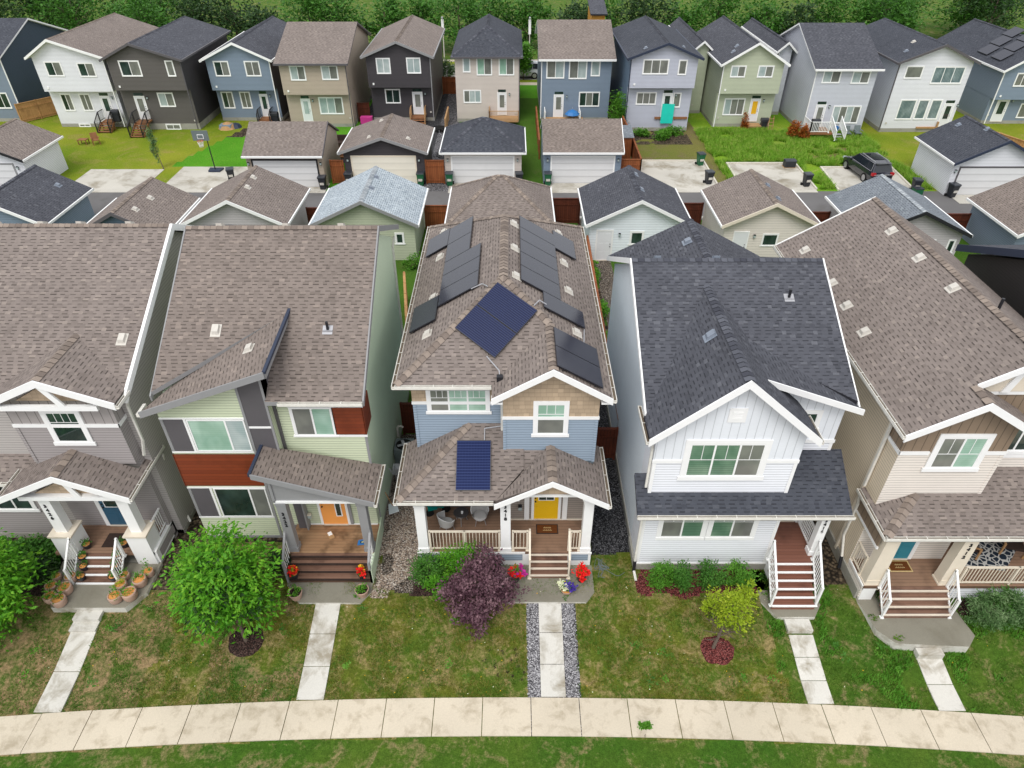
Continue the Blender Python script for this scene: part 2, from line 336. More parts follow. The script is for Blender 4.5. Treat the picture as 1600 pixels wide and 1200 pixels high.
# ------------------------------------------------------------------ mesh building
ORG = {}
class MB:
    def __init__(s): s.v = []; s.f = []; s.mi = []; s.uv = []; s.ms = []
    def m(s, k):
        k = MAT[k] if isinstance(k, str) else k
        if k not in s.ms: s.ms.append(k)
        return s.ms.index(k)
    def poly(s, pts, mat, uv=None):
        i = len(s.v); s.v += [tuple(p) for p in pts]; s.f.append(list(range(i, i + len(pts)))); s.mi.append(s.m(mat)); s.uv.append(uv); return s
    def box(s, x0, x1, y0, y1, z0, z1, mat):
        x0, x1 = sorted((x0, x1)); y0, y1 = sorted((y0, y1)); z0, z1 = sorted((z0, z1))
        i = len(s.v); s.v += [(x, y, z) for z in (z0, z1) for (x, y) in ((x0, y0), (x1, y0), (x1, y1), (x0, y1))]
        for q in ((0, 3, 2, 1), (4, 5, 6, 7), (0, 1, 5, 4), (1, 2, 6, 5), (2, 3, 7, 6), (3, 0, 4, 7)):
            s.f.append([i + k for k in q]); s.mi.append(s.m(mat)); s.uv.append(None)
        return s
    def prism(s, poly, a, b, axis, mat, capmat=None):
        """poly: 2-D outline; extruded from a to b along axis"""
        def P(p, t):
            return {'y': (p[0], t, p[1]), 'x': (t, p[0], p[1]), 'z': (p[0], p[1], t)}[axis]
        n = len(poly); i = len(s.v); s.v += [P(p, a) for p in poly] + [P(p, b) for p in poly]
        s.f += [list(range(i, i + n)), list(range(i + n, i + 2 * n))[::-1]]; s.mi += [s.m(capmat or mat)] * 2; s.uv += [None] * 2
        for k in range(n):
            s.f.append([i + k, i + (k + 1) % n, i + n + (k + 1) % n, i + n + k]); s.mi.append(s.m(mat)); s.uv.append(None)
        return s
    def beam(s, p0, p1, w, h, mat, up=(0, 0, 1), top=True):
        """bar from p0 to p1; w across, h along up; hangs below the line if top"""
        p0, p1 = V(p0), V(p1); d = (p1 - p0).normalized(); up = V(up)
        sd = d.cross(up)
        if sd.length < 1e-4: sd = d.cross(V((1, 0, 0)))
        sd.normalize(); u2 = sd.cross(d).normalized()
        lo, hi = (-h, 0) if top else (-h / 2, h / 2)
        i = len(s.v)
        for p in (p0, p1):
            for a, b in ((-w / 2, lo), (w / 2, lo), (w / 2, hi), (-w / 2, hi)): s.v.append(tuple(p + sd * a + u2 * b))
        for q in ((0, 3, 2, 1), (4, 5, 6, 7), (0, 1, 5, 4), (1, 2, 6, 5), (2, 3, 7, 6), (3, 0, 4, 7)):
            s.f.append([i + k for k in q]); s.mi.append(s.m(mat)); s.uv.append(None)
        return s
    def cyl(s, p0, p1, r0, r1, n, mat, caps=True):
        p0, p1 = V(p0), V(p1); d = (p1 - p0).normalized(); a = d.cross(V((0, 0, 1)))
        if a.length < 1e-4: a = V((1, 0, 0))
        a.normalize(); b = d.cross(a); i = len(s.v)
        for p, r in ((p0, r0), (p1, r1)):
            for k in range(n): t = 2 * math.pi * k / n; s.v.append(tuple(p + a * r * math.cos(t) + b * r * math.sin(t)))
        for k in range(n):
            s.f.append([i + k, i + (k + 1) % n, i + n + (k + 1) % n, i + n + k]); s.mi.append(s.m(mat)); s.uv.append(None)
        if caps:
            s.f += [list(range(i, i + n))[::-1], list(range(i + n, i + 2 * n))]; s.mi += [s.m(mat)] * 2; s.uv += [None] * 2
        return s
    def tube(s, pts, r, n, mat):
        for a, b in zip(pts, pts[1:]): s.cyl(a, b, r, r, n, mat)
        return s
    def lathe(s, c, prof, n, mat, cap=False):
        i = len(s.v); c = V(c)
        for r, z in prof:
            for k in range(n): t = 2 * math.pi * k / n; s.v.append((c.x + r * math.cos(t), c.y + r * math.sin(t), c.z + z))
        for j in range(len(prof) - 1):
            for k in range(n):
                a = i + j * n; s.f.append([a + k, a + (k + 1) % n, a + n + (k + 1) % n, a + n + k]); s.mi.append(s.m(mat)); s.uv.append(None)
        if cap:
            a = i + (len(prof) - 1) * n; s.f.append(list(range(a, a + n))); s.mi.append(s.m(mat)); s.uv.append(None)
        return s
    def slab(s, pts, th, top, side):
        """roof plane: pts counter-clockwise seen from above; uv u across, v up the slope"""
        pts = [V(p) for p in pts]
        n = V((0, 0, 0))
        for a, b in zip(pts, pts[1:] + pts[:1]): n += a.cross(b)
        n.normalize()
        if n.z < 0: n = -n; pts = pts[::-1]
        hz = V((0, 0, 1)).cross(n)
        if hz.length < 1e-4: hz = V((1, 0, 0))
        hz.normalize(); upv = n.cross(hz); 
        if upv.z < 0: upv = -upv; hz = -hz
        k = len(pts)
        s.poly(pts, top, [(p.dot(hz), p.dot(upv)) for p in pts])
        lo = [p - V((0, 0, th)) for p in pts]
        s.poly(lo[::-1], side)
        for j in range(k): s.poly([pts[j], lo[j], lo[(j + 1) % k], pts[(j + 1) % k]], side)
        return s
    def cap(s, p0, p1, mat, w=.16, drop=.07):
        """ridge or hip cap strip"""
        p0, p1 = V(p0), V(p1); d = (p1 - p0); L = d.length; d.normalize(); sd = d.cross(V((0, 0, 1))).normalized()
        n = max(1, int(L / .22)); up = V((0, 0, .03))
        for q in (1, -1):
            for j in range(n):
                a = p0 + d * (L * j / n); b = p0 + d * (L * (j + 1) / n)
                s.poly([a + up * 1.5, b + up, b + up + sd * q * w - V((0, 0, drop)), a + up * 1.5 + sd * q * w - V((0, 0, drop))], mat,
                       [(j * .22 + .01, 0), (j * .22 + .2, 0), (j * .22 + .2, 1), (j * .22 + .01, 1)])
        return s
    def gutter(s, p0, p1, out, mat='gutter'):
        """open trough hung along an eave; out = horizontal outward unit vector"""
        p0, p1, o = V(p0), V(p1), V(out); w = .12; h = .12
        A = lambda p, a, b: p + o * a + V((0, 0, b))
        for (a0, a1, b0, b1, mm) in ((0, w, -h, -h + .015, mat), (w - .02, w, -h, .015, mat), (0, .012, -h, .0, mat)):
            q = [A(p0, a0, b0), A(p0, a1, b0), A(p0, a1, b1), A(p0, a0, b1)]; r = [A(p1, a0, b0), A(p1, a1, b0), A(p1, a1, b1), A(p1, a0, b1)]
            for i in range(4): s.poly([q[i], q[(i + 1) % 4], r[(i + 1) % 4], r[i]], mm)
            s.poly(q, mm); s.poly(r[::-1], mm)
        s.poly([A(p0, .013, -.045), A(p0, w - .021, -.045), A(p1, w - .021, -.045), A(p1, .013, -.045)], 'gutterin')
        L = (p1 - p0).length; n = int(L / .62)
        for j in range(1, n):
            c = p0 + (p1 - p0) * (j / n); dd = (p1 - p0).normalized() * .012
            s.poly([A(c - dd, 0, .018), A(c + dd, 0, .018), A(c + dd, w, .018), A(c - dd, w, .018)], mat)
        for c, q in ((p0, .01), (p1, -.01)):
            dd = (p1 - p0).normalized() * q
            s.poly([A(c + dd, 0, -h), A(c + dd, w, -h), A(c + dd, w, .012), A(c + dd, 0, .0)], mat)
        return s
    def build(s, name, parent=None, smooth=False, label=None, cat=None, group=None, kind=None, org=None, recalc=True):
        o0 = V(org) if org is not None else (ORG.get(parent.name, V((0, 0, 0))) if parent else V((0, 0, 0)))
        me = bpy.data.meshes.new(name); me.from_pydata([(V(p) - o0)[:] for p in s.v], [], s.f)
        for m_ in s.ms: me.materials.append(m_)
        me.polygons.foreach_set('material_index', s.mi)
        uvl = me.uv_layers.new(name='UVMap')
        if any(u is not None for u in s.uv):
            buf = []
            for f, u in zip(s.f, s.uv): buf += [c for q in (u or [(0, 0)] * len(f)) for c in q]
            uvl.data.foreach_set('uv', buf)
        if recalc:
            bm = bmesh.new(); bm.from_mesh(me); bmesh.ops.recalc_face_normals(bm, faces=bm.faces); bm.to_mesh(me); bm.free()
        if smooth: me.polygons.foreach_set('use_smooth', [True] * len(me.polygons))
        o = bpy.data.objects.new(name, me); COL.objects.link(o)
        if parent: o.parent = parent; ORG[o.name] = o0
        elif org is not None: o.location = o0; ORG[o.name] = o0
        if label: o['label'] = label
        if cat: o['category'] = cat
        if group: o['group'] = group
        if kind: o['kind'] = kind
        return o

def thing(name, label, cat, loc=(0, 0, 0), group=None, rz=0., local=False):
    o = bpy.data.objects.new(name, None); COL.objects.link(o); o.location = loc; o.rotation_euler = (0, 0, rz)
    o.empty_display_size = .3
    o['label'] = label; o['category'] = cat
    if group: o['group'] = group
    ORG[o.name] = V((0, 0, 0)) if local else V(loc)
    return o
def copy_tree(o, parent=None):
    c = o.copy(); COL.objects.link(c); c.parent = parent; ORG[c.name] = ORG.get(o.name, V((0, 0, 0)))
    for ch in list(o.children): copy_tree(ch, c)
    return c
def place(o, loc, label=None, rz=None, s=None):
    o.location = loc
    if label: o['label'] = label
    if rz is not None: o.rotation_euler = (0, 0, rz)
    if s: o.scale = (s, s, s) if not isinstance(s, tuple) else s
    return o

def win(par, x0, x1, z0, z1, y, n=1, trim=.1, gl='gl_blind', grid=None, sill=True, name='window', label=None, tm='white', split=None, back=1, rail=False):
    """window on a wall facing -y at plane y"""
    s_ = back; Y = lambda d: y - d * s_
    m = MB()
    if trim:
        e = .05 if sill else 0
        m.box(x0 - trim, x1 + trim, Y(0), Y(.035), z1, z1 + trim, tm); m.box(x0 - trim - e, x1 + trim + e, Y(0), Y(.05), z0 - trim, z0, tm)
        m.box(x0 - trim, x0, Y(0), Y(.035), z0, z1, tm); m.box(x1, x1 + trim, Y(0), Y(.035), z0, z1, tm)
    f = .045
    m.box(x0, x1, Y(0), Y(.028), z1 - f, z1, tm); m.box(x0, x1, Y(0), Y(.028), z0, z0 + f, tm)
    m.box(x0, x0 + f, Y(0), Y(.028), z0 + f, z1 - f, tm); m.box(x1 - f, x1, Y(0), Y(.028), z0 + f, z1 - f, tm)
    xs = split or [x0 + (x1 - x0) * k / n for k in range(1, n)]
    for x in xs: m.box(x - .03, x + .03, Y(0), Y(.026), z0 + f, z1 - f, tm)
    ed = [x0 + f] + list(xs) + [x1 - f]
    if rail: m.box(x0 + f, x1 - f, Y(0), Y(.024), (z0 + z1) / 2 - .025, (z0 + z1) / 2 + .025, tm)
    if grid:   # colonial bars across the top of each sash: (columns, height fraction)
        gc, gh, *which = grid
        zt = z1 - f - (z1 - z0) * gh
        for i in range(len(ed) - 1):
            if which and i not in which[0]: continue
            m.box(ed[i], ed[i + 1], Y(.012), Y(.02), zt - .01, zt + .01, tm)
            for k in range(1, gc):
                x = ed[i] + (ed[i + 1] - ed[i]) * k / gc; m.box(x - .009, x + .009, Y(.012), Y(.019), zt, z1 - f, tm)
    w = m.build(name, par, label=label)
    for i in range(len(ed) - 1):
        g = gl[i % len(gl)] if isinstance(gl, (list, tuple)) else gl
        MB().poly([(ed[i], Y(.01), z0 + f), (ed[i + 1], Y(.01), z0 + f), (ed[i + 1], Y(.01), z1 - f), (ed[i], Y(.01), z1 - f)], g).build('pane', w, recalc=False)
    return w

def door(par, x0, x1, z0, z1, y, mat, lite=None, trim=.1, tm='white', label=None, hx=None, panels=True, lg='gl_screen', transom=None):
    m = MB().box(x0, x1, y, y - .035, z0 + .04, z1, mat)
    if panels:
        w = (x1 - x0)
        for a, b in ((.12, .46), (.54, .88)):
            for c, d in ((.08, .32), (.36, .6)) + (() if lite else ((.66, .92),)):
                m.box(x0 + w * a, x0 + w * b, y - .035, y - .042, z0 + (z1 - z0) * c, z0 + (z1 - z0) * d, mat)
    d = m.build('door', par, label=label)
    t = MB(); t.box(x0 - trim, x0, y, y - .05, z0, z1 + trim, tm); t.box(x1, x1 + trim, y, y - .05, z0, z1 + trim, tm)
    t.box(x0, x1, y, y - .05, z1, z1 + trim, tm); t.box(x0, x1, y, y - .08, z0, z0 + .04, 'nose'); t.build('frame', d)
    if lite:
        a, b, c, e = lite
        w = x1 - x0; h = z1 - z0; X0, X1, Z0, Z1 = x0 + a * w, x0 + b * w, z0 + c * h, z0 + e * h
        l = MB()
        for q in ((X0 - .03, X1 + .03, Z1, Z1 + .03), (X0 - .03, X1 + .03, Z0 - .03, Z0), (X0 - .03, X0, Z0, Z1), (X1, X1 + .03, Z0, Z1)): l.box(q[0], q[1], y - .035, y - .055, q[2], q[3], 'white')
        if (b - a) > .4 and (e - c) < .4: l.box((X0 + X1) / 2 - .012, (X0 + X1) / 2 + .012, y - .036, y - .052, Z0, Z1, 'white')
        l.poly([(X0, y - .045, Z0), (X1, y - .045, Z0), (X1, y - .045, Z1), (X0, y - .045, Z1)], lg)
        l.build('pane', d)
    if transom:
        MB().box(x0, x1, y, y - .03, z1 + .03, z1 + .03 + transom, 'gl_dark').build('transom', d)
    hx = hx if hx is not None else x0 + .07
    MB().cyl((hx, y - .035, z0 + 1.), (hx, y - .09, z0 + 1.), .03, .03, 8, 'black_trim').cyl((hx, y - .035, z0 + 1.16), (hx, y - .06, z0 + 1.16), .03, .03, 8, 'black_trim').build('handle', d)
    return d

def lamp(par, x, y, z, d=-1, m='black_trim'):
    MB().box(x - .05, x + .05, y, y + d * .04, z - .1, z + .12, m).box(x - .06, x + .06, y + d * .04, y + d * .16, z - .02, z + .14, 'gl_pale').box(x - .07, x + .07, y + d * .03, y + d * .17, z + .14, z + .17, m).build('wall_lamp', par)

def railing(par, p0, p1, h=.9, mat='cream_trim', pk=.11, name='railing', posts=(True, True), mid=False, pt=.022, lo=.1):
    p0, p1 = V(p0), V(p1); m = MB(); up = V((0, 0, 1))
    m.beam(p0 + up * h, p1 + up * h, .07, .05, mat); m.beam(p0 + up * (lo + .05), p1 + up * (lo + .05), .045, .05, mat)
    d = p1 - p0; L = V((d.x, d.y, 0)).length; n = max(2, int(L / pk))
    for k in range(1, n):
        q = p0 + d * (k / n); m.box(q.x - pt / 2, q.x + pt / 2, q.y - pt / 2, q.y + pt / 2, q.z + lo, q.z + h - .04, mat)
    for q, on in ((p0, posts[0]), (p1, posts[1])):
        if on: m.box(q.x - .035, q.x + .035, q.y - .035, q.y + .035, q.z, q.z + h + .02, mat); m.box(q.x - .06, q.x + .06, q.y - .06, q.y + .06, q.z, q.z + .04, mat)
    if mid: q = p0 + d * .5; m.box(q.x - .03, q.x + .03, q.y - .03, q.y + .03, q.z, q.z + h, mat)
    return m.build(name, par)

def stairs(par, x0, x1, y0, y1, z0, z1, n, tread='tread', nose='nose', side=True, riser=None):
    """rises from y0 (low, near) to y1 (high)"""
    m = MB(); dy = (y1 - y0) / n; dz = (z1 - z0) / (n + 0.)
    for k in range(n):
        a = y0 + dy * k; zt = z0 + dz * (k + 1) - (dz if False else 0)
        if k == n - 1: zt = z1 - .004
        m.box(x0, x1, a, y1 if k == n - 1 else a + dy + .02, z0 if k == 0 else z0 + dz * k, zt, riser or tread)
        m.box(x0 - .015, x1 + .015, a - .03, a + .035, zt - .035, zt + .006, nose)
    return m.build('steps', par)

def vent(par, x, y, f, mat='vent', kind='box', dirx=0, diry=-1):
    """roof vent on plane z=f(x,y)"""
    P = lambda a, b, h: (x + a, y + b, f(x + a, y + b) + h)
    m = MB()
    if kind == 'box':
        q = [(-.17, -.2), (.17, -.2), (.17, .2), (-.17, .2)]
        lo = [P(a, b, .005) for a, b in q]; hi = [P(a, b, .02) for a, b in q]
        for A_, B_, k1, k2 in ((lo, hi, 1, 1),):
            m.poly(hi, mat)
            for i in range(4): m.poly([lo[i], lo[(i + 1) % 4], hi[(i + 1) % 4], hi[i]], mat)
        q2 = [(-.11, -.14), (.11, -.14), (.11, .14), (-.11, .14)]
        lo = [P(a, b, .02) for a, b in q2]; hi = [P(a * .9, b * .85, .13) for a, b in q2]; m.poly(hi, mat)
        for i in range(4): m.poly([lo[i], lo[(i + 1) % 4], hi[(i + 1) % 4], hi[i]], mat)
    else:
        z = f(x, y); m.box(x - .16, x + .16, y - .1, y + .08, z - .06, z + .0, 'metal'); m.poly([P(-.17, -.17, .012), P(.17, -.17, .012), P(.17, .12, .012), P(-.17, .12, .012)], 'metal'); m.cyl((x, y, z - .05), (x, y, z + .3), .05, .05, 10, 'black_trim')
    return m.build('roof_vent' if kind == 'box' else 'vent_pipe', par)

def text(par, s, loc, size, mat='black_trim', name='house_number', sp=1.0, face='-y', bold=.006):
    cu = bpy.data.curves.new(name, 'FONT'); cu.body = s; cu.size = size; cu.extrude = .008; cu.offset = bold; cu.align_x = 'CENTER'; cu.align_y = 'CENTER'; cu.space_line = sp
    tmp = bpy.data.objects.new(name, cu); COL.objects.link(tmp); bpy.context.view_layer.update()
    me = bpy.data.meshes.new_from_object(tmp.evaluated_get(bpy.context.evaluated_depsgraph_get())); bpy.data.objects.remove(tmp)
    me.materials.clear(); me.materials.append(MAT[mat])
    o0 = ORG.get(par.name, V((0, 0, 0)))
    for v in me.vertices:
        x, y, z = v.co; v.co = V((loc[0] + x, loc[1] - z, loc[2] + y)) - o0
    o = bpy.data.objects.new(name, me); COL.objects.link(o); o.parent = par; ORG[o.name] = o0; return o

# ------------------------------------------------------------------ foliage
def leaves(m, c, r, n, ls, mat, seed, clumps=40, hollow=.55, drop=0., asp=.5, flat=0.):
    R_ = random.Random(seed); cl = []
    for _ in range(clumps):
        while True:
            p = V((R_.uniform(-1, 1), R_.uniform(-1, 1), R_.uniform(-1, 1)))
            if hollow < p.length < 1: break
        lobe = 1 + .55 * mnoise.noise(p.normalized() * 1.7 + V((seed * 1.3, 0, 0))); p *= R_.uniform(.8, 1.06) * lobe; cl.append((p, R_.uniform(.12, .3)))
    k = m.m(mat)
    for i in range(n):
        p, s_ = cl[i % len(cl)]
        q = p + V((R_.gauss(0, s_), R_.gauss(0, s_), R_.gauss(0, s_ * .8)))
        if q.length > 1.45: continue
        pos = V((c[0] + q.x * r[0], c[1] + q.y * r[1], max(c[2] + q.z * r[2], .03 + (c[2] - r[2]) * 0)))
        L = ls * R_.uniform(.6, 1.3)
        d = V((R_.gauss(0, 1) + q.x, R_.gauss(0, 1) + q.y, R_.gauss(0, .6) + .25 - drop)).normalized()
        sd = d.cross(V((R_.gauss(0, .5), R_.gauss(0, .5), 1))).normalized() * L * asp
        a = pos; b = pos + d * L
        i0 = len(m.v); mid = (a + b) * .5
        m.v += [tuple(a), tuple(mid + sd * .5), tuple(b), tuple(mid - sd * .5)]
        m.f.append([i0, i0 + 1, i0 + 2, i0 + 3]); m.mi.append(k); m.uv.append(None)

def limbs(m, base, top, r, n, seed, mat='bark', spread=1.):
    R_ = random.Random(seed); base, top = V(base), V(top)
    mid = base.lerp(top, .35); m.cyl(base, mid, r, r * .75, 8, mat); m.cyl(mid, top, r * .75, r * .3, 7, mat)
    L = (top - base).length
    for k in range(n):
        t = R_.uniform(.25, .9); p = base.lerp(top, t); a = R_.uniform(0, 6.28); d = V((math.cos(a), math.sin(a), R_.uniform(.3, .9))) * L * .4 * spread * (1.15 - t)
        e = p + d; m.cyl(p, e, r * .45 * (1.2 - t), r * .15, 5, mat)
        for _ in range(2):
            q = p.lerp(e, R_.uniform(.4, .9)); m.cyl(q, q + V((R_.gauss(0, .2), R_.gauss(0, .2), R_.uniform(.1, .3))) * L * .4, r * .16, r * .07, 4, mat)

def plant(name, label, cat, base, c, r, n, ls, mat, seed, clumps=40, stem=.03, top=None, extra=None, group=None, nl=8, **kw):
    t = thing(name, label, cat, base, group)
    m = MB(); leaves(m, c, r, n, ls, mat, seed, clumps, **kw)
    for e in extra or (): leaves(m, *e)
    m.build('crown' if 'tree' in name else 'foliage', t, recalc=False)
    b = MB(); limbs(b, base, top or (c[0], c[1], c[2] + r[2] * .4), stem, nl, seed + 1); b.build('trunk' if 'tree' in name else 'stem', t)
    return t
# ------------------------------------------------------------------ helpers for houses
def rake(m, p0, p1, mat='white', h=.2, w=.05):
    a, b, u, h = V(p0), V(p1), .035, h * 1.08
    if abs(a.y - b.y) < 1e-4: m.prism([(a.x, a.z + u), (b.x, b.z + u), (b.x, b.z + u - h), (a.x, a.z + u - h)], a.y - w / 2, a.y + w / 2, 'y', mat)
    elif abs(a.x - b.x) < 1e-4: m.prism([(a.y, a.z + u), (b.y, b.z + u), (b.y, b.z + u - h), (a.y, a.z + u - h)], a.x - w / 2, a.x + w / 2, 'x', mat)
    else: m.beam(a, b, w, h, mat)
def downspout(par, pts, mat='gutter'):
    m = MB()
    for a, b in zip(pts, pts[1:]): m.beam(a, b, .075, .075, mat, top=False, up=(0, 1, .001) if abs(a[0] - b[0]) + abs(a[1] - b[1]) < .01 else (0, 0, 1))
    return m.build('downspout', par)
def corner(m, x, y, z0, z1, sx, sy, mat='white', w=.1):
    m.box(x, x - sx * w, y + sy * .012, y, z0, z1, mat); m.box(x + sx * .012, x, y + sy * .012, y - sy * w, z0, z1, mat)
def post(par, x0, x1, y0, y1, z0, z1, mat='white', base=None, bcap='cream_trim', name='porch_post'):
    m = MB()
    if base:
        bx, bz = base
        m.box(x0 - bx, x1 + bx, y0 - bx, y1 + bx, z0, bz - .07, mat); m.box(x0 - bx - .05, x1 + bx + .05, y0 - bx - .05, y1 + bx + .05, bz - .07, bz, bcap)
        m.box(x0, x1, y0, y1, bz, z1, mat)
    else:
        m.box(x0, x1, y0, y1, z0 + .2, z1, mat); m.box(x0 - .03, x1 + .03, y0 - .03, y1 + .03, z0, z0 + .2, mat); m.box(x0 - .02, x1 + .02, y0 - .02, y1 + .02, z1 - .12, z1 - .002, mat)
    return m.build(name, par)

# =================================================================== HOUSE 3 (3418, centre)
def house_centre():
    h = thing('house', 'blue and tan two storey house with solar panels, yellow front door and number 3418', 'house', (-.3, 17.3, 0), 'houses facing the pavement')
    m = MB(); S = 's_blue'
    m.box(-3.38, 2.86, 18.1, 29.3, 0, 6.93, S); m.box(-.29, 2.86, 17.3, 18.1, 3.95, 6.93, S); m.box(-.29, 2.86, 17.44, 18.1, 0, 3.95, S)
    m.prism([(-.29, 6.93), (2.86, 6.93), (1.285, 7.9)], 17.3, 21, 'y', 'shake_tan')
    m.box(-3.4, -.29, 18.09, 18.1, 5.96, 6.93, 'shake_tan'); m.box(-.3, 2.87, 17.29, 17.3, 5.96, 6.93, 'shake_tan'); m.prism([(-.29, 6.93), (2.86, 6.93), (1.285, 7.9)], 17.29, 17.3, 'y', 'shake_tan')
    m.box(-.09, 2.66, 17.425, 17.44, .72, 3.0, 's_porchtaupe')
    m.box(-.31, 2.875, 17.28, 18.1, .0, .72, 'found')
    m.build('wall', h)
    t = MB()
    t.box(-3.42, -.29, 18.06, 18.09, 5.86, 5.98, 'white'); t.box(-.33, 2.9, 17.26, 17.29, 5.86, 5.98, 'white'); t.box(2.861, 2.89, 17.3, 29.3, 5.86, 5.98, 'white')
    for x, y, z0 in ((-3.38, 18.09, .4), ): corner(t, x, y, 3.8, 5.86, -1, -1, 's_blue', .1)
    corner(t, -.29, 17.29, 4.2, 5.86, -1, -1, 's_blue', .09); corner(t, 2.86, 17.29, 3.9, 5.86, 1, -1, 's_blue', .09)
    t.box(.46, .64, 17.37, 17.425, .8, 3.6, 'white'); t.box(1.88, 2.06, 17.37, 17.425, .8, 3.6, 'white'); t.box(-.1, 2.68, 17.39, 17.424, .75, .8, 'cream_trim')
    t.box(-.1, .46, 17.38, 17.425, 2.2, 2.3, 'white'); t.box(2.06, 2.68, 17.38, 17.425, 2.2, 2.3, 'white')
    t.build('trim', h)
    f = lambda x, y: min(7 + .6 * (x + 3.82), 7 + .6 * (3.22 - x), 7 + .6 * (y - 17.66), 7 + .6 * (29.82 - y))
    zr = 7 + .6 * 3.52
    r = MB(); a = .14; T, E = 'sh_brown', 'edge_b'
    r.slab([(-3.82, 17.66, 7), (-.3, 21.18, zr), (-.3, 26.3, zr), (-3.82, 29.82, 7)], a, T, E)
    r.slab([(3.22, 29.82, 7), (-.3, 26.3, zr), (-.3, 21.18, zr), (1.285, 19.595, 7 + .6 * 1.935), (1.285, 16.9, 7 + .6 * 1.935), (3.22, 16.9, 7)], a, T, E)
    r.slab([(-3.82, 17.66, 7), (-.65, 17.66, 7), (1.285, 19.595, 7 + .6 * 1.935), (-.3, 21.18, zr)], a, T, E)
    r.slab([(-.65, 16.9, 7), (1.285, 16.9, 7 + .6 * 1.935), (1.285, 19.595, 7 + .6 * 1.935), (-.65, 17.66, 7)], a, T, E)
    r.slab([(-3.82, 29.82, 7), (-.3, 26.3, zr), (3.22, 29.82, 7)], a, T, E)
    r.cap((-.3, 21.18, zr), (-.3, 26.3, zr), 'cap_brown'); r.cap((-3.82, 17.66, 7), (-.3, 21.18, zr), 'cap_brown'); r.cap((1.285, 19.595, 8.161), (-.3, 21.18, zr), 'cap_brown')
    r.cap((1.285, 16.9, 8.161), (1.285, 19.595, 8.161), 'cap_brown'); r.cap((-3.82, 29.82, 7), (-.3, 26.3, zr), 'cap_brown'); r.cap((3.22, 29.82, 7), (-.3, 26.3, zr), 'cap_brown')
    roof = r.build('roof', h)
    fa = MB(); rake(fa, (-.65, 16.88, 7), (1.285, 16.88, 8.161), h=.22); rake(fa, (3.22, 16.88, 7), (1.285, 16.88, 8.161), h=.22)
    fa.box(-.67, -.3, 16.9, 17.3, 6.8, 6.86, 'white'); fa.box(2.86, 3.2, 16.9, 17.3, 6.8, 6.86, 'white'); fa.build('fascia', h)
    MB().gutter((-3.82, 17.66, 7), (-.67, 17.66, 7), (0, -1, 0)).build('gutter', h); MB().gutter((-3.82, 29.8, 7), (-3.82, 17.56, 7), (-1, 0, 0)).build('gutter', h); MB().gutter((3.22, 16.86, 7), (3.22, 29.8, 7), (1, 0, 0)).build('gutter', h)
    downspout(h, [(-.45, 17.62, 6.9), (-.4, 17.75, 6.6), (-.35, 17.9, 6.3), (-.35, 17.9, 4.5)])
    win(h, -2.80, -.86, 5.55, 6.5, 18.09, 3, .11, ['gl_screen', 'gl_green', 'gl_green'], (3, .33))
    win(h, .82, 1.76, 5.22, 6.52, 17.29, 1, .12, 'gl_green', (3, .3), rail=True)
    MB().poly([(.87, 17.275, 5.27), (1.71, 17.275, 5.27), (1.71, 17.275, 5.83), (.87, 17.275, 5.83)], 'gl_screen').build('insect_screen', h, recalc=False)
    # porch roof
    p = MB(); zp = 3.58; g = lambda y: zp + .6 * (y - 15.75)
    p.slab([(-3.85, 15.75, zp), (-.55, 15.75, zp), (.4, 16.7, g(16.7)), (.4, 18.1, g(18.1)), (-1.5, 18.1, g(18.1))], .12, T, E)
    p.slab([(-3.85, 15.75, zp), (-1.5, 18.1, g(18.1)), (-3.38, 18.1, g(16.22)), (-3.38, 18.6, g(16.22)), (-3.85, 18.6, zp)], .12, T, E)
    za = zp + .58 * 1.87
    p.slab([(-.55, 15.55, zp), (1.32, 15.55, za), (1.32, 17.3, za), (-.55 + 1.9, 17.3, za + .001), (-.55, 15.75, zp)], .12, T, E)
    p.slab([(-.55, 15.55, zp), (1.32, 15.55, za), (1.32, 17.3, za), (1.2, 17.3, za - .07), (-.55, 15.75, zp)], .12, T, E)
    p.slab([(3.2, 15.55, zp), (3.2, 18.4, zp), (2.86, 18.4, zp + .2), (2.86, 17.3, zp + .2), (1.32, 17.3, za), (1.32, 15.55, za)], .12, T, E)
    p.slab([(.3, 16.0, g(16.0) - .06), (1.5, 16.4, g(16.4) - .06), (1.6, 17.3, g(17.3) - .06), (.3, 17.3, g(17.3) - .06)], .1, T, E)
    p.cap((-3.85, 15.75, zp), (-1.5, 18.1, g(18.1)), 'cap_brown'); p.cap((1.32, 15.55, za), (1.32, 17.3, za), 'cap_brown')
    p.build('porch_roof', h)
    fa = MB(); rake(fa, (-.6, 15.53, zp), (1.32, 15.53, za), h=.2); rake(fa, (3.24, 15.53, zp), (1.32, 15.53, za), h=.2)
    fa.box(-3.38, -.4, 15.9, 16.1, 3.22, 3.48, 'white'); fa.box(-.4, .25, 15.9, 16.1, 3.4, 3.55, 'white'); fa.box(2.4, 2.8, 15.9, 16.1, 3.4, 3.6, 'white')
    fa.box(.25, 2.4, 15.88, 16.08, 3.62, 3.72, 'white'); fa.prism([(.25, 3.72), (2.4, 3.72), (1.32, 4.36)], 15.93, 15.97, 'y', 'shake_tan')
    fa.build('porch_beam', h)
    MB().gutter((-3.87, 15.75, zp), (-.62, 15.75, zp), (0, -1, 0)).build('gutter', h); MB().gutter((-3.85, 18.6, zp), (-3.85, 15.63, zp), (-1, 0, 0)).build('gutter', h); MB().gutter((3.2, 15.5, zp), (3.2, 18.4, zp), (1, 0, 0)).build('gutter', h)
    # porch
    d = MB(); d.box(-3.38, 2.84, 15.9, 18.08, .62, .75, 'deck'); d.build('deck', h)
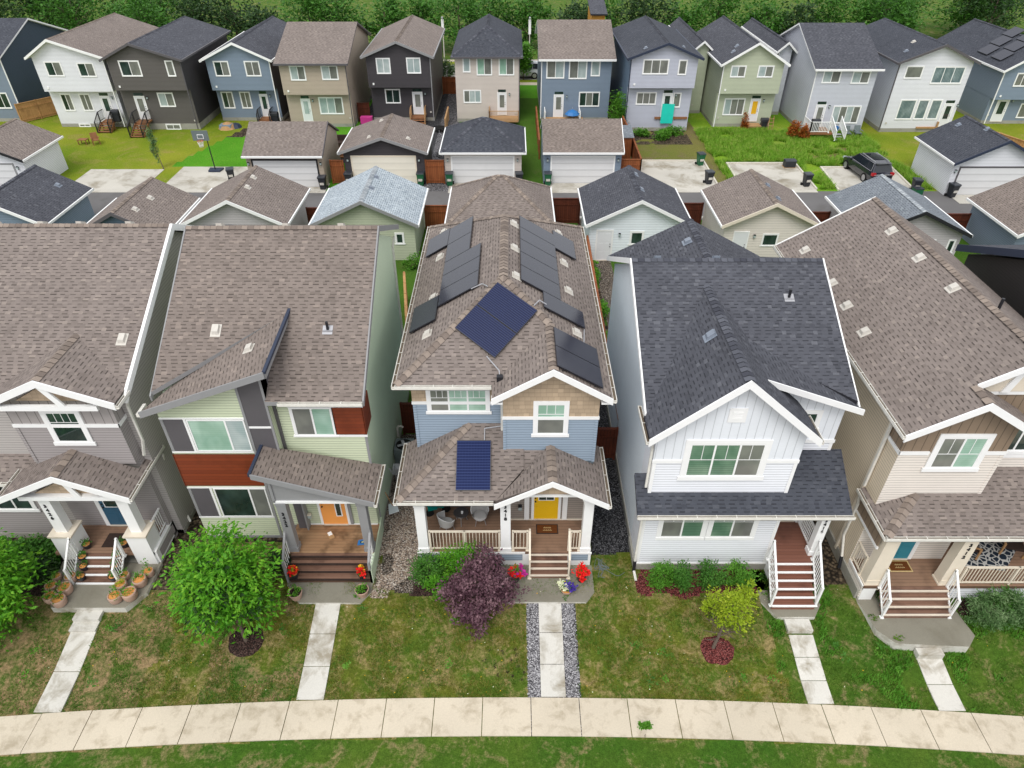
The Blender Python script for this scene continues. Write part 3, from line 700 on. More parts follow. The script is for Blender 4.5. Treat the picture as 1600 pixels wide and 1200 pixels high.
    d = MB(); d.box(-3.4, 2.86, 15.89, 15.98, .0, .62, 'white'); d.box(-3.42, .47, 15.86, 15.89, .66, .76, 'white'); d.box(2.08, 2.88, 15.86, 15.89, .66, .76, 'white')
    d.box(-3.3, .38, 15.872, 15.888, .3, .62, 's_blue'); d.box(2.16, 2.76, 15.872, 15.888, .3, .62, 's_blue'); d.box(2.78, 2.86, 15.98, 17.3, 0, .74, 'white'); d.box(-3.4, -3.32, 15.98, 18.08, 0, .74, 's_blue'); d.build('porch_skirt', h)
    post(h, -3.35, -3.0, 15.9, 16.2, .76, 3.22); post(h, -.4, -.05, 15.9, 16.2, .76, 3.4); post(h, 2.47, 2.8, 15.9, 16.2, .76, 3.4)
    text(h, '3\n4\n1\n8', (-.225, 15.885, 2.82), .2, sp=1.0)
    railing(h, (-2.93, 15.97, .75), (-.45, 15.97, .75), 1.05, 'cream_trim', .115, mid=True); railing(h, (.03, 15.97, .75), (.55, 15.97, .75), 1.05, 'cream_trim', .11); railing(h, (2.1, 15.97, .75), (2.42, 15.97, .75), 1.05, 'cream_trim', .1)
    stairs(h, .66, 2.0, 15.3, 15.93, 0, .75, 4)
    for x in (.63, 2.03):
        q = MB(); q.beam((x, 15.97, 1.86), (x, 15.3, 1.05), .07, .06, 'cream_trim'); q.box(x - .03, x + .03, 15.28, 15.34, .0, 1.05, 'cream_trim'); q.box(x - .035, x + .035, 15.94, 16., .75, 1.9, 'cream_trim'); q.box(x - .07, x + .07, 15.24, 15.38, 0, .05, 'cream_trim'); q.build('handrail', h)
    door(h, .82, 1.72, .80, 2.84, 17.424, 'yellow', (.2, .8, .53, .8), .1, label='yellow front door with small window', hx=.87, lg='gl_dark')
    lamp(h, .3, 17.42, 1.45); 
    # solar
    L = lambda x, y: 7 + .6 * (x + 3.82); R_ = lambda x, y: 7 + .6 * (3.22 - x); F = lambda x, y: 7 + .6 * (y - 17.66)
    def pan(x0, x1, y0, y1, fn, mat='solar_blk', rot=None, lab=None):
        if rot: pts = rot
        else: pts = [(x0, y0), (x1, y0), (x1, y1), (x0, y1)]
        up = V((0, 0, .13)); P = [V((x, y, fn(x, y))) + up for x, y in pts]; e1 = (P[1] - P[0]); e2 = (P[3] - P[0])
        n = e1.cross(e2).normalized(); n = n if n.z > 0 else -n
        a = MB(); th = n * .04
        lo = [q - th for q in P]
        for i in range(4): a.poly([P[i], lo[i], lo[(i + 1) % 4], P[(i + 1) % 4]], 'solar_fr')
        a.poly(P, 'solar_fr'); a.poly(lo[::-1], 'solar_fr')
        for s_ in (.15, .85):
            c = P[0] + e1 * s_; a.cyl(c - th, c - n * .12, .02, .02, 6, 'black_trim')
        o = a.build('solar_panel', h, label=lab)
        e = .018; u1 = e1.normalized() * e; u2 = e2.normalized() * e; Q = [P[0] + u1 + u2, P[1] - u1 + u2, P[2] - u1 - u2, P[3] + u1 - u2]; Q = [q + n * .003 for q in Q]
        MB().poly(Q, mat, [(0, 0), (e1.length, 0), (e1.length, e2.length), (0, e2.length)]).build('cells', o, recalc=False)
    pan(-3.68, -2.71, 26.3, 27.95, L)
    for k in range(2): pan(-2.70, -1.23 - .45 + 0, 24.66 + 1.58 * k, 24.66 + 1.58 * (k + 1) - .02, L)
    for k in range(3): pan(-2.69, -1.22, 21.3 + 1.12 * k, 21.3 + 1.12 * (k + 1) - .02, L)
    pan(-3.68, -2.71, 20.45, 22.13, L)
    for k in range(5): pan(.32, 1.77, 21.38 + 1.09 * k, 21.38 + 1.09 * (k + 1) - .02, R_)
    pan(1.74, 2.66, 25.6, 27.25, R_); pan(1.11, 2.58, 20.3, 21.36, R_)
    for k in range(2): pan(1.40, 2.90, 17.1 + 1.1 * k, 17.1 + 1.1 * (k + 1) - .02, R_)
    A, B, C_, D = V((-.5, 20.85)), V((.87, 19.9)), V((-.57, 18.4)), V((-1.92, 19.35))
    md1 = (A + D) / 2; md2 = (B + C_) / 2
    pan(0, 0, 0, 0, F, 'solar_blu', [D, C_, md2, md1]); pan(0, 0, 0, 0, F, 'solar_blu', [md1 + (A - D) * .008, md2 + (A - D) * .008, B, A])
    gp = lambda x, y: g(y)
    pan(-1.9, -.72, 15.98, 17.48, gp, 'solar_b2', lab='blue solar panel on the porch roof')
    c = MB(); c.tube([(-.84, 18.5, F(0, 18.5) + .06), (-.42, 18.05, F(0, 18.05) + .07), (-.4, 17.75, F(0, 17.75) + .07)], .022, 6, 'metal'); c.box(-.5, -.3, 17.68, 17.85, 7.06, 7.3, 'black_trim')
    c.tube([(-1.45, 21.3, L(-1.45, 0) + .1), (-1.05, 21.25, 8.75), (-.85, 20.75, 8.93)], .022, 6, 'metal'); c.tube([(.75, 20.1, 8.55), (.95, 20.5, 8.52), (1.2, 20.5, 8.35)], .022, 6, 'metal'); c.tube([(2.55, 20.3, R_(2.55, 0) + .05), (2.45, 19.3, R_(2.45, 0) + .05)], .02, 6, 'metal')
    c.tube([(-.95, 17.5, g(17.5) + .1), (-.95, 17.9, g(17.9) + .05), (-.3, 17.95, g(17.95) + .1)], .02, 6, 'metal'); c.build('conduit', h)
    for x, y in ((-3.05, 28.15), (-3.0, 25.7), (-2.97, 22.35), (-2.95, 19.85)): vent(h, x, y, L)
    for x, y in ((-.02, 25.9), (.0, 23.75), (.05, 21.6)): vent(h, x + .12, y, lambda a, b: R_(a, b))
    for x, y in ((2.03, 27.5), (2.1, 24.85), (2.15, 22.65), (2.26, 19.85)): vent(h, x, y, R_)
    return h

# =================================================================== HOUSE 2 (3422, lime)
def house_lime():
    h = thing('house', 'lime green house with red wood panels, orange front door and number 3422', 'house', (-8.3, 17.2, 0), 'houses facing the pavement')
    m = MB(); S = 's_lime'
    mr = lambda y: 6.75 + .586 * (y - 17.1)
    sh = lambda x, y: 8.13 + .37 * (x + 7.65) + .09 * (y - 16.8)
    m.prism([(17.6, 0), (26.2, 0), (26.2, 8.2), (22.9, 9.9), (17.6, 6.65)], -11.5, -5.02, 'x', 's_lime_gaplit'); m.box(-7.95, -5.03, 17.22, 17.6, 0, 3.4, S)
    m.prism([(-11.65, .0), (-7.95, .0), (-7.95, sh(-7.95, 17.2) - .12), (-11.65, sh(-11.65, 17.2) - .12)], 17.2, 17.62, 'y', S)
    m.prism([(17.62, 6.6), (19.9, sh(-7.95, 19.9) - .1), (17.2, sh(-7.95, 17.2) - .12), (17.2, 6.6)], -8.15, -7.95, 'x', 'dgrey_trim')
    m.box(-7.95, -5.0, 17.585, 17.6, .0, 6.55, S)
    m.box(-11.67, -8.66, 17.18, 17.62, -.1, .12, 'grey_trim'); m.box(-11.6, -5.0, 17.5, 26.1, -.2, .12, 'found')
    m.build('wall', h)
    t = MB(); y = 17.2; G, D = 'grey_trim', 'dgrey_trim'
    t.box(-8.8, -7.95, y - .012, y, 4.45, 7.6, D); t.box(-8.85, -8.77, y - .03, y, .1, 7.32, G); t.box(-8.03, -7.95, y - .03, y, 3.4, 7.6, G); t.box(-8.77, -8.03, y - .025, y, 5.55, 5.63, 'white')
    t.box(-8.77, -8.03, y - .012, y, 3.4, 4.45, D)
    for z0, z1 in ((4.5, 5.95), (1.2, 2.7)):
        t.box(-11.55, -10.86, y - .012, y, z0, z1, D); t.box(-11.66, -8.85, y - .03, y, z1, z1 + .06, 'white'); t.box(-11.66, -8.85, y - .03, y, z0 - .06, z0, 'white'); t.box(-11.66, -11.56, y - .02, y, z0, z1, G)
        t.box(-10.88, -10.8, y - .03, y, z0, z1, 'white')
    t.box(-11.67, -8.85, y - .04, y, 2.84, 4.36, 'redwood'); t.box(-11.69, -11.65, y - .04, y + .4, 2.84, 4.36, 'redwood')
    t.box(-6.03, -5.0, 17.545, 17.585, 4.95, 6.14, 'redwood'); t.box(-5.02, -4.98, 17.545, 18.5, 4.95, 6.14, 'redwood')
    t.box(-7.5, -4.97, 17.555, 17.586, 6.14, 6.2, 'white'); t.box(-7.5, -4.97, 17.555, 17.586, 4.83, 4.93, 'white')
    t.box(-5.08, -4.99, 17.57, 17.586, .7, 4.8, G); t.box(-7.97, -7.86, 17.5, 17.59, 3., 6.5, D)
    t.build('trim', h)
    win(h, -10.78, -8.87, 4.52, 5.93, 17.19, 2, 0, ['gl_green', 'gl_pale'], split=[-9.52]); win(h, -10.74, -8.87, 1.2, 2.7, 17.19, 2, 0, ['gl_dark', 'gl_screen'], split=[-9.48])
    win(h, -7.4, -6.06, 4.9, 6.12, 17.58, 2, .06, ['gl_screen', 'gl_green'])
    r = MB(); T, E = 'sh_brown2', 'grey_trim'
    r.slab([(-7.97, 17.1, 6.75), (-4.82, 17.1, 6.75), (-4.82, 22.9, mr(22.9)), (-11.7, 22.9, mr(22.9)), (-11.7, 17.4, mr(17.4)), (-7.97, 19.7, mr(19.7))], .16, T, E)
    r.slab([(-11.7, 22.9, mr(22.9)), (-4.82, 22.9, mr(22.9)), (-4.82, 26.9, 8.4), (-11.7, 26.9, 8.4)], .16, T, E)
    r.slab([(-11.95, 16.8, sh(-11.95, 16.8)), (-7.63, 16.8, sh(-7.63, 16.8)), (-7.63, 20.1, sh(-7.63, 20.1)), (-11.2, 17.75, sh(-11.2, 17.75) - .02)], .14, T, 'edge_b')
    r.cap((-11.7, 22.9, mr(22.9)), (-4.82, 22.9, mr(22.9)), 'cap_brown', w=.14, drop=.07); r.build('roof', h)
    fa = MB(); rake(fa, (-11.97, 16.78, 6.54), (-7.61, 16.78, 8.145), 'grey_trim', .22); fa.beam((-7.6, 16.78, 8.2), (-7.6, 20.1, 8.48), .1, .1, 'navy_trim'); fa.beam((-7.6, 16.8, 8.1), (-7.6, 20.0, 8.4), .04, .2, 'grey_trim')
    rake(fa, (-4.8, 17.1, 6.75), (-4.8, 22.9, mr(22.9)), 'grey_trim', .2); rake(fa, (-4.8, 22.9, mr(22.9)), (-4.8, 26.9, 8.4), 'grey_trim', .2); rake(fa, (-11.72, 17.3, 6.8), (-11.72, 22.9, mr(22.9)), 'grey_trim', .2); rake(fa, (-11.72, 22.9, mr(22.9)), (-11.72, 26.9, 8.4), 'grey_trim', .2)
    fa.build('fascia', h)
    MB().gutter((-7.55, 17.1, 6.75), (-4.82, 17.1, 6.75), (0, -1, 0)).build('gutter', h)
    MB().box(-12.05, -11.95, 16.75, 17.3, 6.4, 6.52, 'gutter').build('gutter', h)
    downspout(h, [(-4.9, 26.25, 8.2), (-4.98, 26.1, 7.8), (-4.98, 26.1, .3)])
    # porch shed roof
    ps = lambda x: 4.75 - .345 * (x + 8.5)
    p = MB(); p.slab([(-8.5, 15.8, ps(-8.5)), (-4.65, 15.8, ps(-4.65)), (-4.65, 17.65, ps(-4.65)), (-8.5, 17.2, ps(-8.5))], .13, T, E); p.build('porch_roof', h)
    fa = MB(); rake(fa, (-8.52, 15.78, ps(-8.52)), (-4.62, 15.78, ps(-4.62)), 'grey_trim', .2); fa.beam((-8.54, 15.78, ps(-8.5) + .06), (-8.54, 17.2, ps(-8.5) + .06), .1, .14, 'navy_trim')
    fa.prism([(-8.1, 3.33), (-5.2, 3.33), (-5.2, 3.5), (-8.1, ps(-8.1) - .1)], 15.98, 16.02, 'y', 'grey_trim'); fa.box(-8.1, -4.95, 15.93, 16.08, 3.25, 3.35, 'white'); fa.box(-8.12, -8.02, 15.93, 16.05, 3.3, 4.45, 'grey_trim'); fa.build('porch_beam', h)
    MB().gutter((-4.65, 15.7, ps(-4.65)), (-4.65, 17.65, ps(-4.65)), (1, 0, 0)).build('gutter', h)
    MB().box(-8.1, -5.0, 15.85, 17.22, .62, .75, 'deck_wet').build('deck', h)
    MB().box(-7.57, -5.05, 17.17, 17.2, .74, .8, 'white').box(-8.2, -8.1, 15.9, 17.2, 0, .72, 'dgrey_trim').box(-5.06, -4.96, 15.1, 17.58, 0, .72, 's_lime_gaplit').build('porch_skirt', h)
    stairs(h, -7.95, -5.08, 15.12, 15.88, 0, .75, 4, 'tread', 'mat_dark')
    post(h, -8.05, -7.72, 15.92, 16.2, .75, 3.27, 'grey_trim'); post(h, -5.3, -5.0, 15.92, 16.2, .75, 3.27, 'grey_trim')
    MB().box(-7.95, -7.62, 17.0, 17.2, .75, 4.4, 'dgrey_trim').box(-7.62, -7.57, 16.9, 17.2, .75, 4.3, 'grey_trim').build('wall_column', h)
    text(h, '3\n4\n2\n2', (-7.88, 15.905, 2.45), .19, sp=1.0)
    for x in (-8.02, -5.02):
        q = MB(); q.beam((x, 15.95, 1.85), (x, 15.15, 1.1), .08, .07, 'grey_trim'); q.box(x - .04, x + .04, 15.1, 15.18, .0, 1.12, 'grey_trim'); q.box(x - .04, x + .04, 15.9, 15.98, .75, 1.85, 'grey_trim')
        for k in range(1, 6): yy = 15.15 + .8 * k / 6; q.box(x - .012, x + .012, yy - .012, yy + .012, .2 + .7 * k / 6, 1.05 + .75 * k / 6, 'white')
        q.build('handrail', h)
    door(h, -7.06, -6.14, .77, 2.84, 17.2, 'orange', None, .09, label='orange front door with narrow glass strip', panels=False, hx=-6.98)
    l = MB(); l.box(-6.52, -6.28, 17.16, 17.14, 1.25, 2.7, 'white'); l.poly([(-6.48, 17.135, 1.3), (-6.32, 17.135, 1.3), (-6.32, 17.135, 2.65), (-6.48, 17.135, 2.65)], 'gl_dark'); l.build('door_light', h, recalc=False)
    MB().box(-6.04, -5.94, 17.15, 17.2, .8, 2.95, 'grey_trim').build('trim', h); lamp(h, -7.5, 17.2, 1.25, m='cream_trim')
    vent(h, -8.6, 18.4, sh, 'vent'); vent(h, -9.95, 19.3, lambda a, b: mr(b)); vent(h, -6.2, 19.35, lambda a, b: mr(b), kind='pipe')
    for x in (-10.6, -8.2, -6.2): vent(h, x, 23.2, lambda a, b: mr(22.9) - .44 * (b - 22.9))
    return h

# =================================================================== HOUSE 1 (3426, taupe, left)
def house_taupe():
    h = thing('house', 'taupe siding house with dark blue door, gabled porch and number 3426', 'house', (-15, 17, 0), 'houses facing the pavement')
    S = 's_taupe'; m = MB(); mr = lambda y: 7.0 + .5 * (y - 17.0)
    m.prism([(17.4, 0), (28.6, 0), (28.6, 6.8), (23.2, 9.9), (17.4, 7.05)], -20.5, -12.62, 'x', 's_taupe_gaplit')
    m.box(-16.28, -12.87, 16.9, 17.5, 4.2, 7.0, S); m.box(-16.28, -12.87, 17.15, 17.5, .0, 4.2, S); m.prism([(-16.28, 7.0), (-12.87, 7.0), (-14.55, 7.8)], 16.9, 19, 'y', 'bb_taupe')
    m.box(-16.3, -12.85, 16.89, 16.9, 5.98, 7.0, 'bb_taupe'); m.box(-12.87, -12.858, 16.9, 17.4, 5.98, 7.0, 'bb_taupe'); m.prism([(-16.28, 7.), (-12.87, 7.), (-14.55, 7.8)], 16.89, 16.9, 'y', 'bb_taupe')
    m.box(-21.5, -16.28, 17.5, 17.6, .0, 7.0, S); m.box(-21.5, -17.0, 17.2, 17.6, .25, 3.4, S); m.box(-21.52, -16.9, 17.18, 17.6, -.1, .25, 'found'); m.box(-12.9, -12.6, 17.4, 28.6, -.1, .2, 'found')
    m.build('wall', h)
    t = MB(); t.box(-16.32, -12.83, 16.86, 16.89, 5.86, 6.0, 'white'); t.box(-12.857, -12.83, 16.86, 17.4, 5.86, 6.0, 'white'); corner(t, -16.28, 16.89, 4.3, 5.86, -1, -1, 's_taupe', .1); t.box(-21.5, -16.3, 17.46, 17.5, 4.85, 5.05, 'white')
    t.build('trim', h)
    win(h, -15.08, -14.07, 5.22, 6.5, 16.89, 1, .14, 'gl_dark', (4, .3)); win(h, -18.6, -17.05, 5.2, 6.5, 17.49, 2, .12, 'gl_dark', (2, .3)); win(h, -18.9, -17.6, 1.6, 2.9, 17.19, 2, .12, 'gl_dark', (2, .3))
    T, E = 'sh_brown', 'edge_b'; r = MB()
    r.slab([(-21.8, 17.0, 7.0), (-12.4, 17.0, 7.0), (-12.4, 23.2, 10.1), (-21.8, 23.2, 10.1)], .16, T, E); r.slab([(-21.8, 23.2, 10.1), (-12.4, 23.2, 10.1), (-12.4, 29.2, 7.1), (-21.8, 29.2, 7.1)], .16, T, E)
    ug = 7.1 + .45 * 2.1; k = 17.0 + (ug - 7) / .5
    r.slab([(-16.65, 16.5, 7.1), (-14.55, 16.5, ug), (-14.55, k + .1, ug), (-16.65, 17.2, 7.1)], .14, T, E); r.slab([(-12.4, 16.5, 7.15), (-12.4, 17.25, 7.15), (-14.55, k + .1, ug), (-14.55, 16.5, ug)], .14, T, E)
    r.cap((-14.55, 16.5, ug), (-14.55, k, ug), 'cap_brown'); r.cap((-21.8, 23.2, 10.1), (-12.4, 23.2, 10.1), 'cap_brown', .14)
    r.slab([(-21.8, 16.6, 3.6), (-16.6, 16.6, 3.6), (-16.25, 17.55, 4.3), (-21.8, 17.55, 4.3)], .12, T, E)
    r.build('roof', h)
    fa = MB(); rake(fa, (-16.7, 16.47, 7.08), (-14.55, 16.47, ug), h=.24); rake(fa, (-12.38, 16.47, 7.15), (-14.55, 16.47, ug), h=.24)
    rake(fa, (-12.37, 17.0, 7.0), (-12.37, 23.2, 10.1), h=.24, w=.1); rake(fa, (-12.37, 23.2, 10.1), (-12.37, 29.2, 7.1), h=.24, w=.1)
    fa.box(-16.3, -13.0, 16.5, 16.62, 6.86, 7.04, 'white'); fa.prism([(-15.7, 7.04), (-13.6, 7.04), (-14.55, 7.7)], 16.8, 16.88, 'y', 'shake_tan'); fa.prism([(-14.6, 7.8), (-14.38, 7.8), (-13.95, 7.04), (-14.17, 7.04)], 16.5, 16.56, 'y', 'white'); fa.build('fascia', h)
    MB().gutter((-12.38, 16.45, 7.1), (-12.38, 17.25, 7.1), (1, 0, 0)).build('gutter', h); MB().gutter((-21.5, 16.6, 3.6), (-16.9, 16.6, 3.6), (0, -1, 0)).build('gutter', h)
    downspout(h, [(-12.3, 17.15, 7.0), (-12.5, 17.3, 6.7), (-12.62, 17.35, 6.4), (-12.62, 17.35, 4.9), (-12.7, 17.2, 4.3)])
    # porch
    zp = 3.86; za = zp + .46 * 2.15; p = MB()
    p.slab([(-16.97, 15.6, zp), (-14.82, 15.6, za), (-14.82, 16.9, za), (-16.3, 16.9, zp + .31), (-16.3, 17.5, zp + .31), (-16.97, 17.5, zp)], .12, T, E); p.slab([(-12.67, 15.6, zp), (-12.67, 18.2, zp), (-12.87, 18.2, zp + .09), (-12.87, 16.9, zp + .09), (-14.82, 16.9, za), (-14.82, 15.6, za)], .12, T, E); p.cap((-14.82, 15.6, za), (-14.82, 16.9, za), 'cap_brown'); p.build('porch_roof', h)
    fa = MB(); rake(fa, (-17.0, 15.57, zp - .01), (-14.82, 15.57, za), h=.22); rake(fa, (-12.64, 15.57, zp - .01), (-14.82, 15.57, za), h=.22)
    fa.box(-16.5, -13.0, 15.75, 15.95, 3.58, 3.76, 'white'); fa.prism([(-16.0, 3.76), (-13.6, 3.76), (-14.82, 4.42)], 15.93, 15.97, 'y', 'shake_tan'); fa.prism([(-14.85, 4.55), (-14.65, 4.55), (-14.35, 3.76), (-14.57, 3.76)], 15.75, 15.8, 'y', 'white'); fa.box(-13.1, -12.95, 15.9, 17.4, 3.4, 3.6, 'white'); fa.build('porch_beam', h)
    MB().gutter((-12.67, 15.55, zp), (-12.67, 18.2, zp), (1, 0, 0)).build('gutter', h); MB().gutter((-16.97, 17.2, zp), (-16.97, 15.55, zp), (-1, 0, 0)).build('gutter', h)
    downspout(h, [(-12.6, 18.0, 3.6), (-12.66, 18.0, 3.3), (-12.66, 18.0, .35), (-12.5, 17.8, .2)])
    MB().box(-16.5, -12.95, 15.85, 17.15, .62, .75, 'deck').build('deck', h)
    MB().box(-12.97, -12.87, 15.9, 17.4, .15, .74, 'white').box(-12.868, -12.86, 16.1, 17.3, .25, .64, S).box(-12.99, -12.86, 15.9, 17.3, .74, .78, 'white').box(-16.5, -12.9, 15.88, 16.9, 0, .15, 'found').build('porch_skirt', h)
    post(h, -16.15, -15.75, 16.0, 16.35, .4, 3.58, base=(.17, 1.7)); post(h, -13.5, -13.12, 16.0, 16.35, .0, 3.58, base=(.17, 1.7))
    text(h, '3\n4\n2\n6', (-15.98, 15.985, 2.75), .2, sp=1.0)
    stairs(h, -15.5, -14.05, 14.95, 15.88, 0, .75, 4, 'tread', 'white')
    railing(h, (-15.62, 15.75, .7), (-15.62, 14.95, .0), .95, 'white', .1); railing(h, (-13.95, 15.75, .7), (-13.95, 14.95, .0), .95, 'white', .1)
    railing(h, (-13.0, 16.5, .75), (-13.0, 17.3, .75), .95, 'white', .1)
    door(h, -15.05, -14.13, .79, 2.86, 17.14, 'bluedoor', (.2, .8, .5, .9), .15, label='dark blue front door', lg='gl_dark')
    for x, y in ((-18.9, 23.45), (-17.2, 23.45), (-15.8, 23.45), (-14.0, 23.45)): vent(h, x, y, lambda a, b: 10.1 - .5 * (b - 23.2))
    vent(h, -12.95, 18.9, lambda a, b: mr(b)); 
    q = MB(); q.box(-12.6, -12.45, 19.2, 19.5, 1.3, 1.75, 'metal'); q.box(-12.6, -12.48, 18.7, 18.95, 1.0, 1.6, 'metal'); q.tube([(-12.55, 19.35, 1.3), (-12.55, 19.35, .1)], .03, 6, 'metal'); q.cyl((-12.5, 19.35, 1.1), (-12.36, 19.35, 1.1), .1, .1, 10, 'vent'); q.build('utility_meter', h)
    return h

# =================================================================== HOUSE 4 (3416, white)
def house_white():
    h = thing('house', 'pale board and batten house with charcoal roof, wide triple window and number 3416', 'house', (7.5, 15.75, 0), 'houses facing the pavement')
    m = MB(); mr = lambda y: 6.78 + .486 * (y - 16.45); S = 's_white'
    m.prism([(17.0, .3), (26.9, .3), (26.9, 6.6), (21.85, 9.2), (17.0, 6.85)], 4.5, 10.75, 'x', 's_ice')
    m.box(4.5, 9.2, 15.75, 17.0, .3, 3.9, S); m.box(4.5, 9.1, 15.75, 17.0, 3.9, 6.6, S); m.prism([(4.5, 6.6), (9.05, 6.6), (6.77, 8.65)], 15.75, 20, 'y', 'bb_white')
    m.box(4.49, 9.11, 15.738, 15.75, 5.45, 6.6, 'bb_white'); m.prism([(4.5, 6.6), (9.05, 6.6), (6.77, 8.55)], 15.738, 15.75, 'y', 'bb_white')
    m.prism([(7.9, 5.2), (10.76, 5.2), (10.76, 6.8), (7.9, 7.82)], 16.985, 17.2, 'y', 'bb_white'); m.box(9.1, 10.76, 16.98, 17.0, .3, 5.2, S)
    m.box(4.42, 9.22, 15.7, 17, -.4, .3, 'found'); m.box(4.46, 10.78, 17, 26.9, -.4, .3, 'found'); m.box(10.52, 10.78, 15.4, 17, -.4, .3, 'found')
    m.build('wall', h)
    t = MB(); t.box(4.46, 5.4, 15.71, 15.738, 5.36, 5.5, 'white'); t.box(8.1, 9.13, 15.71, 15.738, 5.36, 5.5, 'white'); t.box(9.1, 10.8, 16.95, 16.98, 5.1, 5.24, 'white')
    corner(t, 4.5, 15.74, 3.9, 5.36, -1, -1); corner(t, 9.1, 15.74, 3.9, 5.36, 1, -1); corner(t, 10.76, 16.98, 4.5, 5.1, 1, -1); corner(t, 4.5, 15.75, .3, 3.45, -1, -1); corner(t, 9.2, 15.75, .3, 3.45, 1, -1); t.box(4.46, 9.24, 15.72, 15.75, .26, .34, 'white'); t.build('trim', h)
    win(h, 5.58, 7.93, 4.78, 6.18, 15.738, 3, .17, ['gl_blind', 'gl_blind', 'gl_screen'], (2, .45)); win(h, 5.17, 6.62, 1.76, 2.84, 15.75, 2, .13, ['gl_screen', 'gl_blind'], (2, .22), sill=False); win(h, 6.9, 8.36, 1.76, 2.84, 15.75, 2, .13, ['gl_blind', 'gl_screen'], (2, .22), sill=False)
    win(h, 9.55, 9.95, 5.75, 6.4, 16.985, 1, .12, 'gl_dark')
    v = MB(); v.box(6.52, 7.06, 15.70, 15.738, 7.08, 7.62, 'white')
    for k in range(5): v.box(6.64, 6.94, 15.685, 15.70, 7.2 + .065 * k, 7.235 + .065 * k, 'white')
    v.build('gable_vent', h)
    r = MB(); T, E = 'sh_dark', 'edge_d'; ry, rz = 21.85, mr(21.85)
    r.slab([(4.22, 16.45, 6.78), (6.4, 16.45, 6.78), (7.6, 18.7, mr(18.7)), (10.98, 16.85, mr(16.85)), (10.98, ry, rz), (4.22, ry, rz)], .15, T, E); r.slab([(4.22, ry, rz), (10.98, ry, rz), (10.98, 27.25, 6.75), (4.22, 27.25, 6.75)], .15, T, E)
    ge = 6.7; za = ge + .86 * 2.59; yb = 16.45 + (za - 6.78) / .486
    r.slab([(4.17, 15.35, ge), (6.76, 15.35, za), (6.76, yb + .1, za), (4.17, 16.5, ge)], .14, T, E); r.slab([(9.35, 15.35, ge), (9.35, 16.6, ge), (6.76, yb + .1, za), (6.76, 15.35, za)], .14, T, E)
    s2 = lambda x: 6.82 + .36 * (11.1 - x); ye = lambda x: 16.45 + (s2(x) - 6.78) / .486
    r.slab([(7.6, 16.6, s2(7.6)), (11.1, 16.6, 6.82), (11.1, 16.7, 6.82), (7.6, ye(7.6) + .1, s2(7.6))], .14, T, E)
    zr2 = 6.75 + .525 * 3.35
    yk = 27.25 - (zr2 - 6.75) / .5
    r.slab([(4.2, 27.3, 6.76), (7.55, 27.3, zr2), (7.55, yk - .4, zr2), (4.2, 27.1, 6.76)], .13, T, E); r.slab([(10.9, 27.3, 6.76), (7.55, 27.3, zr2), (7.55, yk - .4, zr2), (10.9, 27.1, 6.76)], .13, T, E)
    r.cap((7.55, yk - .2, zr2), (7.55, 27.3, zr2), 'cap_dark'); r.cap((6.76, 15.35, za), (6.76, yb, za), 'cap_dark'); r.cap((4.22, ry, rz), (10.98, ry, rz), 'cap_dark', .14)
    r.build('roof', h)
    fa = MB(); rake(fa, (4.15, 15.32, ge - .02), (6.76, 15.32, za), h=.26); rake(fa, (9.38, 15.32, ge - .03), (6.76, 15.32, za), h=.26); rake(fa, (11.12, 16.57, 6.82), (7.8, 16.57, s2(7.8)), h=.2)
    rake(fa, (4.2, 16.45, 6.78), (4.2, ry, rz), h=.2); rake(fa, (4.2, ry, rz), (4.2, 27.25, 6.75), h=.2); rake(fa, (11., 16.7, 6.85), (11., ry, rz), h=.2); fa.build('fascia', h)
    MB().gutter((4.19, 17.1, 6.6), (4.19, 15.35, 6.6), (-1, 0, 0)).build('gutter', h); MB().gutter((9.36, 15.35, 6.6), (9.36, 16.6, 6.6), (1, 0, 0)).build('gutter', h)
    MB().gutter((11.0, 16.7, 6.84), (11.0, 21.0, 8.9), (1, 0, 0), 'white').build('gutter', h) if False else None
    downspout(h, [(4.2, 16.9, 6.5), (4.44, 15.9, 5.9), (4.44, 15.9, 4.1)]); downspout(h, [(4.2, 15.2, 3.45), (4.44, 15.7, 3.1), (4.44, 15.7, .5)]); MB().cyl((4.44, 15.68, .5), (4.44, 15.62, .0), .06, .06, 8, 'black_trim').cyl((4.44, 15.62, .05), (4.46, 15.2, .02), .05, .05, 8, 'gutter').build('downspout', h)
    zp = 3.6; p = MB(); q = lambda y: zp + .62 * (y - 15.1)
    p.slab([(4.1, 15.1, zp), (11.15, 15.1, zp), (11.15, 17.0, q(17.0)), (9.1, 17.0, q(17)), (9.1, 15.75, q(15.75)), (4.1, 15.75, q(15.75))], .12, 'sh_slate', E); p.slab([(4.1, 15.75, q(15.75)), (4.5, 15.75, q(15.75)), (4.5, 16.3, q(16.3)), (4.1, 16.3, q(16.3))], .12, 'sh_slate', E); p.build('porch_roof', h)
    MB().gutter((4.1, 15.1, zp), (11.2, 15.1, zp), (0, -1, 0)).build('gutter', h); MB().box(9.2, 10.75, 15.35, 15.55, 3.2, 3.42, 'white').box(10.55, 10.75, 15.55, 17, 3.2, 3.42, 'white').build('porch_beam', h)
    MB().box(9.2, 10.6, 15.2, 16.98, 1.08, 1.2, 'deck_red').build('deck', h); MB().box(9.22, 10.58, 15.25, 16.9, .0, 1.08, 'white').build('porch_skirt', h)
    stairs(h, 8.98, 10.45, 14.02, 15.22, 0, 1.2, 6, 'deck_red', 'white')
    railing(h, (8.95, 15.2, 1.2), (8.95, 14.1, .1), 1.0, 'white', .095); railing(h, (10.5, 15.2, 1.2), (10.5, 14.1, .1), 1.0, 'white', .095); railing(h, (10.52, 15.7, 1.2), (10.52, 16.95, 1.2), 1.0, 'white', .095)
